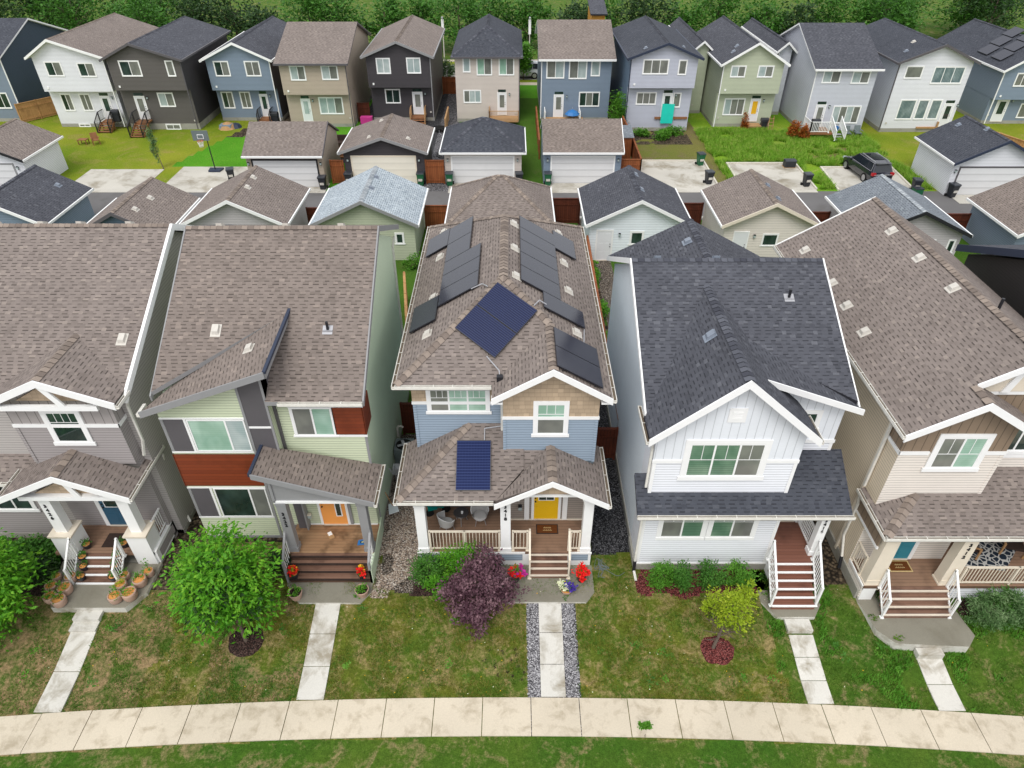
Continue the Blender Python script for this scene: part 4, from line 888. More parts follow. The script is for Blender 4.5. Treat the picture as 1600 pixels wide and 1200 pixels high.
    post(h, 10.42, 10.72, 15.4, 15.65, 1.2, 3.2); text(h, '3\n4\n1\n6', (10.56, 15.385, 2.72), .18, sp=1.0)
    door(h, 9.55, 10.4, 1.22, 3.2, 16.97, 'doorwhite', None, .12, label='white front door in the porch shade')
    vent(h, 7.1, 25.5, lambda a, b: 6.77 + .525 * (a - 4.2), 'vent_d'); vent(h, 6.3, 18.2, lambda a, b: 6.72 + .86 * (a - 4.17), 'vent_d'); vent(h, 9.5, 20.4, lambda a, b: mr(b), kind='pipe')
    for x in (5.2, 7.3): vent(h, x, 22.15, lambda a, b: rz - .49 * (b - ry), 'vent_d')
    return h

# =================================================================== HOUSE 5 (3412, cream)
def house_cream():
    h = thing('house', 'cream and brown house with taupe roof, teal front door and number 3412', 'house', (15, 15.6, 0), 'houses facing the pavement')
    S = 's_cream'; m = MB(); xr = 15.45; zr = 7 + .6 * (xr - 11.75)
    m.prism([(12.1, .0), (18.8, .0), (18.8, 7.0), (xr, zr - .15), (12.1, 7.0)], 16.45, 27.5, 'y', 's_tan')
    m.prism([(12.9, 5.0), (18.8, 5.0), (18.8, 7.0), (xr, zr - .15), (12.9, 7.4)], 16.435, 16.45, 'y', 'bb_brown'); m.box(15.3, 18.8, 16.435, 16.45, .7, 5.0, S)
    m.box(12.1, 15.38, 15.6, 16.45, .0, 7.0, S); m.prism([(12.1, 7), (15.38, 7), (13.78, 8.05)], 15.6, 16.45, 'y', 'bb_brown'); m.box(12.09, 15.39, 15.588, 15.6, 5.96, 7.0, 'bb_brown'); m.prism([(12.1, 7), (15.38, 7), (13.78, 8.05)], 15.588, 15.6, 'y', 'bb_brown')
    m.box(12.085, 12.1, 15.6, 16.45, 5.96, 7.0, 'bb_brown'); m.box(12.085, 12.1, 15.6, 16.45, 0., 5.96, 's_tan')
    m.box(12.03, 12.1, 14.5, 27.5, -.2, .45, 'found'); m.build('wall', h)
    t = MB(); t.box(12.05, 13.0, 15.56, 15.588, 5.86, 6.0, 'white'); t.box(14.75, 15.42, 15.56, 15.588, 5.86, 6.0, 'white'); t.box(12.055, 12.085, 15.56, 16.45, 5.86, 6.0, 'white')
    corner(t, 12.1, 15.6, 3.9, 5.86, -1, -1, 's_cream'); corner(t, 15.38, 15.6, 3.9, 5.86, 1, -1, 's_cream'); t.box(12.0, 12.1, 16.4, 16.5, .3, 6.9, 'cream_trim'); t.build('trim', h); MB().box(14.0, 18.9, 16.38, 16.43, 7.62, 7.76, 'white').build('trim', h); MB().box(15.4, 18.9, 16.40, 16.435, 4.95, 5.1, 'white').build('trim', h)
    MB().box(12.06, 12.1, 14.65, 16.3, 2.6, 3.36, 'bb_brown').box(12.04, 12.1, 14.6, 16.3, 2.5, 2.6, 'white').build('porch_side_panel', h)
    win(h, 13.22, 14.62, 5.3, 6.58, 15.588, 2, .15, ['gl_screen', 'gl_green'], (2, .5)); win(h, 15.6, 17.2, 5.25, 6.5, 16.435, 2, .13, 'gl_dark')
    r = MB(); T, E = 'sh_brown', 'edge_b'; f = lambda x: 7 + .6 * (x - 11.75)
    r.slab([(11.75, 15.2, 7), (13.78, 15.2, f(13.78)), (13.78, 16.05, f(13.78)), (xr, 16.05, zr), (xr, 27.85, zr), (11.75, 27.85, 7)], .15, T, E)
    r.slab([(xr, 16.05, zr), (19.15, 16.05, 7), (19.15, 27.85, 7), (xr, 27.85, zr)], .15, T, E)
    r.slab([(13.78, 15.2, f(13.78)), (15.81, 15.2, 7), (15.81, 16.5, 7), (13.78, 16.5, f(13.78))], .14, T, E)
    r.cap((xr, 16.05, zr), (xr, 27.85, zr), 'cap_brown'); r.cap((13.78, 15.2, f(13.78)), (13.78, 16.05, f(13.78)), 'cap_brown'); r.build('roof', h)
    fa = MB(); rake(fa, (11.72, 15.17, 6.98), (13.78, 15.17, f(13.78)), h=.24); rake(fa, (15.84, 15.17, 6.98), (13.78, 15.17, f(13.78)), h=.24); rake(fa, (13.8, 16.02, f(13.8) + .02), (xr, 16.02, zr), h=.22); rake(fa, (19.15, 16.02, 7), (xr, 16.02, zr), h=.22)
    fa.build('fascia', h); fa = MB(); fa.prism([(14.1, 7.76), (16.8, 7.76), (xr, 8.85)], 16.36, 16.4, 'y', 'cream_trim'); fa.prism([(15.2, 8.8), (15.45, 8.95), (15.1, 7.76), (14.85, 7.76)], 16.3, 16.36, 'y', 'white')
    rake(fa, (11.75, 27.87, 7), (xr, 27.87, zr)); fa.build('fascia', h)
    MB().gutter((11.75, 27.85, 7), (11.75, 15.15, 7), (-1, 0, 0)).build('gutter', h)
    zp = 3.5; p = MB(); q = lambda y: zp + .47 * (y - 14.3)
    p.slab([(11.95, 14.3, zp), (19, 14.3, zp), (19, 16.45, q(16.45)), (15.38, 16.45, q(16.45)), (15.38, 15.6, q(15.6)), (13.25, 15.6, q(15.6))], .12, T, E); p.slab([(11.95, 14.3, zp), (13.25, 15.6, q(15.6)), (12.1, 15.6, zp + .08), (12.1, 16.4, zp + .08), (11.95, 16.4, zp)], .12, T, E)
    p.cap((11.95, 14.3, zp), (13.25, 15.6, q(15.6)), 'cap_brown'); p.build('porch_roof', h)
    MB().gutter((11.9, 14.3, zp), (19, 14.3, zp), (0, -1, 0)).build('gutter', h); MB().gutter((11.95, 16.4, zp), (11.95, 14.2, zp), (-1, 0, 0)).build('gutter', h)
    downspout(h, [(11.85, 16.3, 6.9), (12.0, 16.35, 6.5), (12.0, 16.35, 3.7)]); downspout(h, [(11.9, 16.2, 3.3), (12.02, 16.3, 2.9), (12.02, 16.3, 1.2), (12.0, 15.9, .5)]); MB().cyl((12.0, 15.9, .5), (11.97, 15.75, .05), .06, .06, 8, 'black_trim').build('downspout', h)
    MB().box(12.15, 19, 14.42, 16.44, .62, .75, 'deck').build('deck', h)
    k = MB(); k.box(12.1, 12.18, 14.45, 15.6, .1, .72, 's_cream'); k.box(12.08, 12.12, 14.45, 15.6, .68, .76, 'white'); k.box(15.2, 19, 14.42, 14.5, .1, .62, 's_white'); k.box(12.15, 12.6, 14.42, 14.5, 0, .62, 'white'); k.build('porch_skirt', h)
    MB().box(12.15, 19, 14.5, 14.7, 3.1, 3.34, 'white').box(12.12, 12.3, 14.7, 15.6, 3.1, 3.34, 'white').build('porch_beam', h)
    for x in (12.2, 14.75):
        q_ = MB(); q_.prism([(x - .05, .78), (x + .5, .78), (x + .45, 3.12), (x, 3.12)], 14.48, 14.85, 'y', 'cream_trim'); q_.box(x - .07, x + .52, 14.45, 14.88, .5, .82, 'cream_trim'); q_.box(x - .045, x + .495, 14.465, 14.865, .82, 1.0, 'cream_trim'); q_.build('porch_post', h)
    text(h, '3\n4\n1\n2', (14.98, 14.465, 2.55), .2, sp=1.0)
    stairs(h, 12.68, 14.95, 13.68, 14.42, 0, .75, 4, 'tread', 'nose')
    railing(h, (12.66, 14.4, .7), (12.66, 13.7, .0), .95, 'white', .1); railing(h, (14.97, 14.4, .7), (14.97, 13.7, .0), .95, 'white', .1); railing(h, (15.35, 14.5, .75), (18.9, 14.5, .75), .95, 'cream_trim', .115, mid=True); railing(h, (12.16, 14.9, .75), (12.16, 15.55, .75), .95, 'cream_trim', .1)
    door(h, 13.15, 14.1, .79, 2.86, 15.585, 'teal', (.25, .75, .5, .9), .14, label='teal front door', lg='gl_dark')
    L = lambda a, b: f(a)
    for x, y in ((15.0, 25.1), (15.0, 22.8), (15.05, 20.5), (12.45, 26.5), (12.5, 23.6), (12.45, 21.95), (12.4, 20.2)): vent(h, x, y, L)
    MB().cyl((15.9, 19.2, 8.9), (15.9, 19.2, 9.35), .05, .05, 8, 'black_trim').build('vent_pipe', h)
    return h

# =================================================================== HOUSE 6 (far right, black siding)
def house_black():
    h = thing('house', 'black sided house partly cut off at the right edge of the photo', 'house', (23, 22, 0))
    m = MB(); m.prism([(16.5, 0), (27.2, 0), (27.2, 6.9), (22, 9.1), (16.5, 6.9)], 20.0, 27.0, 'x', 's_black'); m.build('wall', h)
    r = MB(); r.slab([(19.75, 16.1, 6.9), (27.3, 16.1, 6.9), (27.3, 22, 9.5), (19.75, 22, 9.5)], .16, 'sh_dark', 'black_trim'); r.slab([(19.75, 22, 9.5), (27.3, 22, 9.5), (27.3, 27.7, 7.1), (19.75, 27.7, 7.1)], .16, 'sh_dark', 'black_trim'); r.build('roof', h)
    fa = MB(); rake(fa, (19.72, 16.1, 6.9), (19.72, 22, 9.5), 'navy_trim', .3); rake(fa, (19.72, 22, 9.5), (19.72, 27.7, 7.1), 'navy_trim', .3); fa.build('fascia', h)
    return h
for fn in (house_centre, house_lime, house_taupe, house_white, house_cream, house_black): fn()
# =================================================================== garages
def garage(label, x0, x1, y0, y1, kind, roofm, sid, zr, ze=2.6, fasc='white', ovx=.3, ovy=.4, front=None, capm='cap_brown', vents=(), group=None, xr=None, th=.12, cat='garage', gy=True):
    cx = (x0 + x1) / 2 if xr is None else xr
    g = thing('garage', label, cat, (cx, y0, 0), group)
    m = MB(); X0, X1, Y0, Y1 = x0 - ovx, x1 + ovx, y0 - ovy, y1 + ovy; zw = ze + .05
    r = MB(); fa = MB()
    if kind == 'Y':
        sl = (zr - ze) / (cx - X0); zi = zr - .12
        m.prism([(x0, 0), (x1, 0), (x1, zw), (cx, zi - .05), (x0, zw)], y0, y1, 'y', sid)
        r.slab([(X0, Y0, ze), (cx, Y0, zr), (cx, Y1, zr), (X0, Y1, ze)], th, roofm, fasc); r.slab([(X1, Y0, ze), (cx, Y0, zr), (cx, Y1, zr), (X1, Y1, ze)], th, roofm, fasc)
        r.cap((cx, Y0, zr), (cx, Y1, zr), capm)
        rake(fa, (X0 - .02, Y0 - .03, ze - .01), (cx, Y0 - .03, zr), fasc, .2); rake(fa, (X1 + .02, Y0 - .03, ze - .01), (cx, Y0 - .03, zr), fasc, .2); fa.box(X0 - .08, X0, Y0, Y1, ze - .13, ze + .01, 'white'); fa.box(X1, X1 + .08, Y0, Y1, ze - .13, ze + .01, 'white')
        F = lambda x, y: zr - abs(x - cx) * sl
    elif kind == 'X':
        cy = (y0 + y1) / 2; sl = (zr - ze) / (cy - Y0)
        m.prism([(y0, 0), (y1, 0), (y1, zw), (cy, zr - .17), (y0, zw)], x0, x1, 'x', sid)
        r.slab([(X0, Y0, ze), (X1, Y0, ze), (X1, cy, zr), (X0, cy, zr)], th, roofm, fasc); r.slab([(X0, Y1, ze), (X1, Y1, ze), (X1, cy, zr), (X0, cy, zr)], th, roofm, fasc)
        fa.box(X0, X1, Y0 - .09, Y0, ze - .13, ze + .01, 'white'); rake(fa, (X1 + .02, Y0, ze), (X1 + .02, cy, zr), fasc, .16)
        F = lambda x, y: zr - abs(y - cy) * sl
    else:
        cy = (y0 + y1) / 2; hw = (X1 - X0) / 2; hl = (Y1 - Y0) / 2; k = min(hw, hl); sl = (zr - ze) / k
        m.box(x0, x1, y0, y1, 0, zw, sid)
        a, b = ((cx, Y0 + k), (cx, Y1 - k)) if hl >= hw else ((X0 + k, cy), (X1 - k, cy))
        A, B = (*a, zr), (*b, zr); c = [(X0, Y0, ze), (X1, Y0, ze), (X1, Y1, ze), (X0, Y1, ze)]
        if hl >= hw:
            r.slab([c[0], c[1], A], th, roofm, fasc); r.slab([c[1], c[2], B, A], th, roofm, fasc); r.slab([c[2], c[3], B], th, roofm, fasc); r.slab([c[3], c[0], A, B], th, roofm, fasc)
            for p, q in ((c[0], A), (c[1], A), (c[2], B), (c[3], B)): r.cap(p, q, capm)
        else:
            r.slab([c[0], c[1], B, A], th, roofm, fasc); r.slab([c[1], c[2], B], th, roofm, fasc); r.slab([c[2], c[3], A, B], th, roofm, fasc); r.slab([c[3], c[0], A], th, roofm, fasc)
            for p, q in ((c[0], A), (c[1], B), (c[2], B), (c[3], A)): r.cap(p, q, capm)
        if (V(A) - V(B)).length > .2: r.cap(A, B, capm)
        fa.box(X0 - .06, X1 + .06, Y0 - .08, Y0, ze - .13, ze + .01, 'white'); fa.box(X0 - .08, X0, Y0, Y1, ze - .13, ze + .01, 'white'); fa.box(X1, X1 + .08, Y0, Y1, ze - .13, ze + .01, 'white')
        F = lambda x, y: min(ze + sl * (x - X0), ze + sl * (X1 - x), ze + sl * (y - Y0), ze + sl * (Y1 - y))
    m.build('wall', g); r.build('roof', g); fa.build('fascia', g)
    for x, y, mt in vents: vent(g, x, y, F, mt)
    if front:
        a, b, mt, tm = front
        q = MB(); q.box(a, b, y0 - .02, y0, .02, 2.13, mt); q.build('garage_door', g)
        t = MB(); t.box(a - .12, a, y0 - .035, y0, 0, 2.25, tm); t.box(b, b + .12, y0 - .035, y0, 0, 2.25, tm); t.box(a, b, y0 - .035, y0, 2.13, 2.25, tm); t.build('frame', g)
        lamp(g, a - .35, y0, 1.85); lamp(g, b + .35, y0, 1.85)
    else:
        lamp
    return g
GA = 'garages on the near side of the back lane'; GB = 'garages on the far side of the back lane'
y0, y1 = 40.05, 45.3
garage('dark roofed blue walled garage at the far left, near side of the lane', -35.3, -29.3, y0, y1, 'Y', 'sh_dark', 's_rblue', 4.25, group=GA, capm='cap_dark', fasc='white', vents=((-30.4, 44.4, 'vent_d'),))
garage('taupe roofed garage second from the left, near side of the lane', -26.2, -21.3, 38.6, 43.6, 'Y', 'sh_brown', 's_gblue', 4.05, group=GA, fasc='dgrey_trim', vents=((-22.9, 41.5, 'vent'), (-23, 39.6, 'vent')))
garage('taupe roofed garage with white rakes and mauve siding behind the lime house', -20.4, -14.3, y0, y1, 'Y', 'sh_brown', 's_mauve', 4.2, group=GA, vents=((-17, 43.9, 'vent'), (-16.9, 42.3, 'vent')))
g = garage('pale grey roofed garage with lime green siding and a small window', -12.3, -6.15, y0, y1, 'Y', 'sh_light', 's_sage', 4.15, group=GA, fasc='grey_trim', capm='cap_light', vents=((-8.95, 44, 'vent_d'), (-8.95, 42.1, 'vent_d')))
win(g, -7.35, -6.92, 1.2, 1.85, y0, 1, .08, 'gl_dark')
g = garage('hip roofed taupe garage directly behind the solar panel house', -3.85, 2.35, y0, y1 + .3, 'H', 'sh_brown', 's_rblue', 4.6, group=GA)
g = garage('charcoal roofed white garage with a white panel door and a dark window', 4.9, 10.95, y0, y1, 'Y', 'sh_dark', 's_ice', 4.2, group=GA, capm='cap_dark', vents=((8.2, 44.3, 'vent_d'), (8.2, 41.7, 'vent_d')))
door(g, 5.42, 6.32, .0, 2.03, y0, 'doorwhite', None, .1, hx=6.25); lamp(g, 6.8, y0, 1.75); win(g, 7.55, 8.27, 1.15, 1.95, y0, 1, .09, 'gl_dark')
g = garage('taupe roofed cream garage with a square dark window and plain white door', 13.35, 18.95, y0 - .1, y1 - .3, 'Y', 'sh_brown', 's_cream', 4.05, group=GA, fasc='cream_trim', vents=((16.6, 43, 'vent_d'), (16.6, 40.8, 'vent_d')))
door(g, 14.05, 14.9, 0, 2.0, y0 - .1, 'doorwhite', None, .07, panels=False, hx=14.8); lamp(g, 15.3, y0 - .1, 1.7); win(g, 15.9, 16.8, 1.1, 1.85, y0 - .1, 1, .06, 'gl_dark')
g = garage('blue grey roofed garage with two narrow windows behind the cream house', 21.5, 27.5, 38.6, 43.9, 'Y', 'sh_bluegrey', 's_mauve', 4.1, group=GA, fasc='black_trim', capm='cap_light')
win(g, 25.6, 25.95, 1.35, 2.1, 38.6, 1, .06, 'gl_dark'); win(g, 26.85, 27.2, 1.3, 2.1, 38.6, 1, .06, 'gl_dark')
garage('taupe roofed blue walled garage at the far right, near side of the lane', 30.9, 37, 38.6, 43.6, 'Y', 'sh_brown2', 's_rblue2', 4.2, group=GA)
y0, y1 = 53.3, 58.8
garage('white garage with taupe roof and black rakes at the far left beyond the lane', -43.2, -37.3, 51.6, 56.6, 'Y', 'sh_brown', 's_rwhite', 4.0, group=GB, fasc='black_trim', front=(-42.7, -38.2, 'gdoor', 'grey_trim'))
garage('beige garage with a low taupe roof and white roller door', -20.6, -14.7, 52.5, 58.2, 'X', 'sh_brown', 's_beige', 4.25, group=GB, fasc='dgrey_trim', front=(-20.1, -15.2, 'gdoor', 'black_trim'), ovx=.15)
garage('charcoal sided garage with a cream roller door and gabled front', -13.2, -6.9, y0, y1, 'Y', 'sh_brown', 's_char', 3.75, group=GB, fasc='grey_trim', front=(-12.55, -7.65, 'gdoor_c', 'cream_trim'), vents=((-10.8, 58, 'vent'), (-11.2, 54.2, 'vent'), (-8.2, 54.6, 'vent')))
garage('cream garage with a dark hip roof and white roller door', -5.3, .75, y0, y1 + .1, 'H', 'sh_slate', 's_rcream', 4.35, group=GB, capm='cap_dark', front=(-4.7, .08, 'gdoor', 'white'))
garage('blue garage with a straight taupe roof and white roller door', 2.5, 8.6, y0, y1, 'X', 'sh_brown2', 's_rblue', 4.25, group=GB, front=(3.15, 8.0, 'gdoor', 'white'), ovx=.1)
garage('white garage with a dark roof at the far right beyond the lane', 33.4, 39.7, 50.9, 56.4, 'Y', 'sh_slate', 's_rwhite', 4.3, group=GB, fasc='navy_trim', capm='cap_dark', front=(33.95, 39.2, 'gdoor', 'dgrey_trim'), vents=((35.6, 55.8, 'vent_d'), (36.4, 53.4, 'vent_d')))

# =================================================================== rear houses
GH = 'houses beyond the back lane'
def rear(label, x0, x1, yu, yl, kind, roofm, sid, ze, zr, xr=None, side=None, zo=None, fasc='white', depth=12., capm='cap_brown', ov=.35, wins=(), dr=None, found=.3, panels=None, low_in=0., vents=(), glw='gl_screen'):
    cx = (x0 + x1) / 2 if xr is None else xr
    h = thing('house', label, 'house', (cx, yl, 0), GH)
    m = MB(); yb = yl + depth; zo = zo if zo is not None else 0
    X0, X1, Y0, Y1 = x0 - ov, x1 + ov, yu - .4, yb + .4; r = MB(); fa = MB(); side = side or sid
    m.box(x0 + low_in, x1 - low_in, yl, yb, found, zo + .02 if zo else ze, side); m.box(x0 + low_in - .02, x1 - low_in + .02, yl - .03, yb, -.5, found, 'found')
    if yl != yu or low_in: m.box(x0, x1, yu, yb, zo, ze, side)
    m.box(x0, x1, yu - .01, yu, zo or found, ze, sid)
    if yl != yu: m.box(x0 + low_in, x1 - low_in, yl - .01, yl, found, zo, sid)
    if kind == 'Y':
        m.prism([(x0, ze), (x1, ze), (cx, zr - .15)], yu - .01, yb, 'y', sid)
        r.slab([(X0, Y0, ze - .05), (cx, Y0, zr), (cx, Y1, zr), (X0, Y1, ze - .05)], .14, roofm, fasc); r.slab([(X1, Y0, ze - .05), (cx, Y0, zr), (cx, Y1, zr), (X1, Y1, ze - .05)], .14, roofm, fasc)
        r.cap((cx, Y0, zr), (cx, Y1, zr), capm); rake(fa, (X0 - .03, Y0 - .03, ze - .06), (cx, Y0 - .03, zr), fasc); rake(fa, (X1 + .03, Y0 - .03, ze - .06), (cx, Y0 - .03, zr), fasc)
        fa.box(X0 - .1, X0, Y0, Y1, ze - .2, ze - .04, fasc); fa.box(X1, X1 + .1, Y0, Y1, ze - .2, ze - .04, fasc)
        F = lambda x, y: zr - abs(x - cx) * (zr - ze + .05) / (cx - X0)
    elif kind == 'X':
        cy = (yu + yb) / 2; m.prism([(yu, ze), (yb, ze), (cy, zr - .15)], x0, x1, 'x', side)
        r.slab([(X0, Y0, ze - .05), (X1, Y0, ze - .05), (X1, cy, zr), (X0, cy, zr)], .14, roofm, fasc); r.slab([(X0, Y1, ze - .05), (X1, Y1, ze - .05), (X1, cy, zr), (X0, cy, zr)], .14, roofm, fasc)
        fa.box(X0, X1, Y0 - .1, Y0, ze - .2, ze - .04, fasc); F = lambda x, y: ze - .05 + (y - Y0) * (zr - ze + .05) / (cy - Y0)
    else:
        k = (X1 - X0) / 2; A, B = (cx, Y0 + k, zr), (cx, Y1 - k, zr); c = [(X0, Y0, ze), (X1, Y0, ze), (X1, Y1, ze), (X0, Y1, ze)]
        r.slab([c[0], c[1], A], .14, roofm, fasc); r.slab([c[1], c[2], B, A], .14, roofm, fasc); r.slab([c[2], c[3], B], .14, roofm, fasc); r.slab([c[3], c[0], A, B], .14, roofm, fasc)
        for p, q in ((c[0], A), (c[1], A), (A, B)): r.cap(p, q, capm)
        fa.box(X0, X1, Y0 - .1, Y0, ze - .13, ze + .01, fasc); F = lambda x, y: ze + (y - Y0) * (zr - ze) / k
    m.build('wall', h); r.build('roof', h); fa.build('fascia', h)
    for w in wins:
        a, b, c_, d, n = w[:5]; g = w[5] if len(w) > 5 else glw
        yy = (yu - .01) if c_ > (zo or 3) else yl - (.01 if yl != yu else .01)
        if c_ < .3 and d < 1: yy = yl - .03; c_ = max(c_, .0)
        win(h, a, b, c_, d, yy, n, .07, g, sill=False)
    if dr:
        a, b, z, mt, lm = dr; door(h, a, b, z, z + 2.05, yl - .01, mt, (.2, .8, .35, .92), .08, panels=False, lg=lm, hx=b - .08, transom=.3)
        lamp(h, b + .35, yl - .01, z + 1.9, m='black_trim')
    for x, y, mt in vents: vent(h, x, y, F, mt)
    vv = MB(); vx = x0 + .35 if cx > 0 else x1 - .4
    vv.box(vx, vx + .16, yl - .05, yl - .01, .75, .9, 'vent'); vv.build('wall_vent', h)
    if zo: MB().box(x0 + .4, x0 + .56, yu - .06, yu - .01, zo + .25, zo + .42, 'white').build('wall_vent', h)
    dp = MB(); xx = x1 + .02 if cx < 0 else x0 - .02; dp.beam((xx, yu - .03, ze - .2), (xx, yu - .03, .2), .08, .08, fasc, top=False, up=(0, 1, 0)); dp.build('downspout', h)
    return h
WA, DK = 'gl_blind', 'gl_dark'
rear('navy house at the left edge beyond the lane', -55.5, -48.3, 69.7, 69.7, 'X', 'sh_slate', 's_rblue2', 6.0, 8.2, side='s_navy', wins=((-50.3, -49.1, 1.3, 2.65, 2, DK),), vents=((-49.5, 70.5, 'vent_d'),))
h = rear('white house with black steps between the navy house and the dark taupe one', -43.75, -37.35, 67.4, 68.0, 'Y', 'sh_brown', 's_rwhite', 6.45, 7.9, xr=-41.6, zo=3.4, fasc='white', wins=((-42.75, -41.35, 4.8, 5.95, 2, [DK, 'gl_screen']), (-39.8, -38.4, 4.75, 5.85, 2, [DK, 'gl_screen']), (-42.8, -41.9, 1.55, 3.0, 2, [DK, 'gl_screen']), (-41.0, -40.1, 1.55, 3.0, 2), (-42.0, -41.0, .02, .25, 2)), dr=(-39.1, -38.3, .75, 'doorwhite', DK))
h2 = rear('dark taupe house with long wooden steps beside the white one', -36.6, -30.0, 66.6, 67.2, 'Y', 'sh_dark', 's_dktaupe', 6.45, 7.75, xr=-34, side='s_char', zo=3.7, fasc='dgrey_trim', capm='cap_dark', found=.55, wins=((-35.5, -33.75, 4.98, 6.2, 2, [DK, 'gl_screen']), (-31.3, -30.7, 4.98, 6.2, 1), (-33.15, -31.8, 2.15, 3.3, 2, ['gl_pale', 'gl_screen']), (-33.2, -31.9, .02, .45, 2)), dr=(-35.4, -34.55, .95, 'doorwhite', 'gl_screen'), vents=((-32, 68.5, 'vent_d'),))
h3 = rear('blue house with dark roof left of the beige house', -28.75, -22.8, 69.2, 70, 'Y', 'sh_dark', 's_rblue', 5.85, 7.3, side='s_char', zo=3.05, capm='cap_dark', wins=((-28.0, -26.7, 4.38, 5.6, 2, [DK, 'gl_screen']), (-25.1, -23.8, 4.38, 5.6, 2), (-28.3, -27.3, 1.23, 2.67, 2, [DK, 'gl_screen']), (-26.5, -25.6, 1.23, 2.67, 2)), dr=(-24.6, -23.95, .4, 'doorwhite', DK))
h4 = rear('beige house with a straight taupe roof', -21.4, -15.3, 67.4, 68, 'X', 'sh_brown', 's_beige', 5.95, 8.2, side='s_beige', zo=3.1, fasc='dgrey_trim', wins=((-20.4, -19.1, 4.44, 5.6, 2, ['gl_pale', 'gl_screen']), (-17.5, -16.1, 4.49, 5.63, 2, ['gl_pale', 'gl_screen']), (-18.35, -16.2, 1.25, 2.69, 3, ['gl_pale', 'gl_pale', 'gl_screen'])), dr=(-20.05, -19.3, .5, 'doorwhite', 'gl_pale'))
h5 = rear('charcoal sided house with grey rakes and two upper windows', -13.7, -7.7, 69.2, 70, 'Y', 'sh_brown', 's_char', 6.15, 7.4, side='s_dktaupe', zo=3.3, fasc='grey_trim', wins=((-12.7, -11.5, 4.6, 5.86, 2, ['gl_pale', 'gl_pale']), (-9.85, -8.65, 4.63, 5.89, 2, ['gl_pale', 'gl_pale']), (-12.3, -10.95, 1.71, 2.92, 2, [DK, DK])), dr=(-9.65, -8.8, .6, 'doorwhite', 'gl_screen'))
h6 = rear('cream house with a dark hip roof and a narrow upper window', -5.4, .68, 69.6, 69.6, 'H', 'sh_slate', 's_rcream', 6.0, 8.1, fasc='dgrey_trim', capm='cap_dark', wins=((-4.6, -4.0, 4.64, 5.82, 1, 'gl_pale'), (-3.3, -1.95, 4.37, 5.8, 2, ['gl_green', 'gl_screen']), (-1.2, .15, 4.37, 5.8, 2, ['gl_green', 'gl_screen']), (-4.65, -3.05, 1.85, 2.93, 3, ['gl_screen', 'gl_pale', 'gl_pale'])), dr=(-1.35, -.6, .65, 'doorwhite', 'gl_screen'))
h7 = rear('blue house with a straight taupe roof and small blue umbrella deck', 2.85, 9.5, 70, 70, 'X', 'sh_brown', 's_rblue', 5.75, 8.0, wins=((3.35, 4.95, 4.0, 5.5, 2, ['gl_screen', 'gl_pale']), (5.5, 7.1, 3.95, 5.5, 2, ['gl_screen', 'gl_pale']), (7.6, 8.35, 4.2, 5.45, 1, 'gl_pale'), (6.6, 8.5, 1.4, 2.65, 3, [DK, 'gl_screen', DK])), dr=(4.15, 4.98, .35, 'doorwhite', 'gl_screen'))
h8 = rear('lilac grey house with a turquoise sheet hung below its back door', 10.7, 16.7, 66.2, 66.8, 'Y', 'sh_slate', 's_lilac', 6.65, 7.85, xr=13.8, side='s_gblue', zo=4.0, fasc='navy_trim', capm='cap_dark', wins=((11.85, 14.05, 5.25, 6.4, 3), (15.05, 15.7, 5.2, 6.35, 1), (11.65, 13.4, 2.45, 3.45, 3), (15.1, 15.7, 2.2, 3.4, 1)), dr=(14.1, 14.9, 1.3, 'doorwhite', DK), vents=((12, 67, 'vent_d'), (15.4, 67, 'vent_d')))
h9 = rear('sage green house with white rakes in the overgrown yard', 19.45, 24.95, 67.4, 68, 'Y', 'sh_dark', 's_sage', 5.85, 7.65, side='s_sage', zo=3.2, fasc='white', capm='cap_dark', wins=((20.2, 21.45, 4.71, 5.6, 2, ['gl_pale', 'gl_screen']), (22.7, 24.0, 4.7, 5.6, 2, ['gl_pale', 'gl_screen']), (20.3, 22.15, 1.15, 2.58, 3, ['gl_pale', 'gl_screen', 'gl_screen'])), dr=(22.8, 23.6, .5, 'doorwhite', 'fl_yel'), vents=((20.4, 68.6, 'vent_d'), (20.9, 69.5, 'vent_d')))
h10 = rear('white house with a charcoal roof and a white railed deck', 27.5, 33.0, 66.0, 66.0, 'X', 'sh_dark', 's_rwhite2', 5.8, 8.4, side='s_rwhite2', wins=((28.2, 29.7, 4.55, 5.5, 2, ['gl_pale', 'gl_screen']), (30.85, 32.35, 4.5, 5.46, 2, ['gl_pale', 'gl_screen']), (29.95, 32.4, .98, 2.45, 4, ['gl_pale', 'gl_screen', 'gl_pale', 'gl_screen'])), dr=(28.3, 29.1, .5, 'doorwhite', 'gl_screen'))
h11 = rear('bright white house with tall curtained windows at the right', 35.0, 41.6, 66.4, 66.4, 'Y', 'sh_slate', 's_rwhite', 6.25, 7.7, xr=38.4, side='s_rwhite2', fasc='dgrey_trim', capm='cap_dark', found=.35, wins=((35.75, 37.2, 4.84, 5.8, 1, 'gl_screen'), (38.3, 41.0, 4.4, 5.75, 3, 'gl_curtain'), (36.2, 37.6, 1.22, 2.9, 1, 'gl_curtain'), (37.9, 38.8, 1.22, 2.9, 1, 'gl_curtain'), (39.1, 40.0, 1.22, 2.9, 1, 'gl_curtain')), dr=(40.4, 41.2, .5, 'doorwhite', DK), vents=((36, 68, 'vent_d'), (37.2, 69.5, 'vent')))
h12 = rear('slate blue house with solar panels at the right edge beyond the lane', 46.1, 52.5, 68.4, 69, 'Y', 'sh_slate', 's_rblue', 5.1, 7.2, side='s_rblue2', zo=2.4, capm='cap_dark', wins=((47.4, 49.2, 3.66, 4.74, 3, 'gl_screen'), (49.4, 51.5, .6, 1.85, 2, 'gl_screen')), dr=(47.0, 48.0, .2, 'doorwhite', DK))
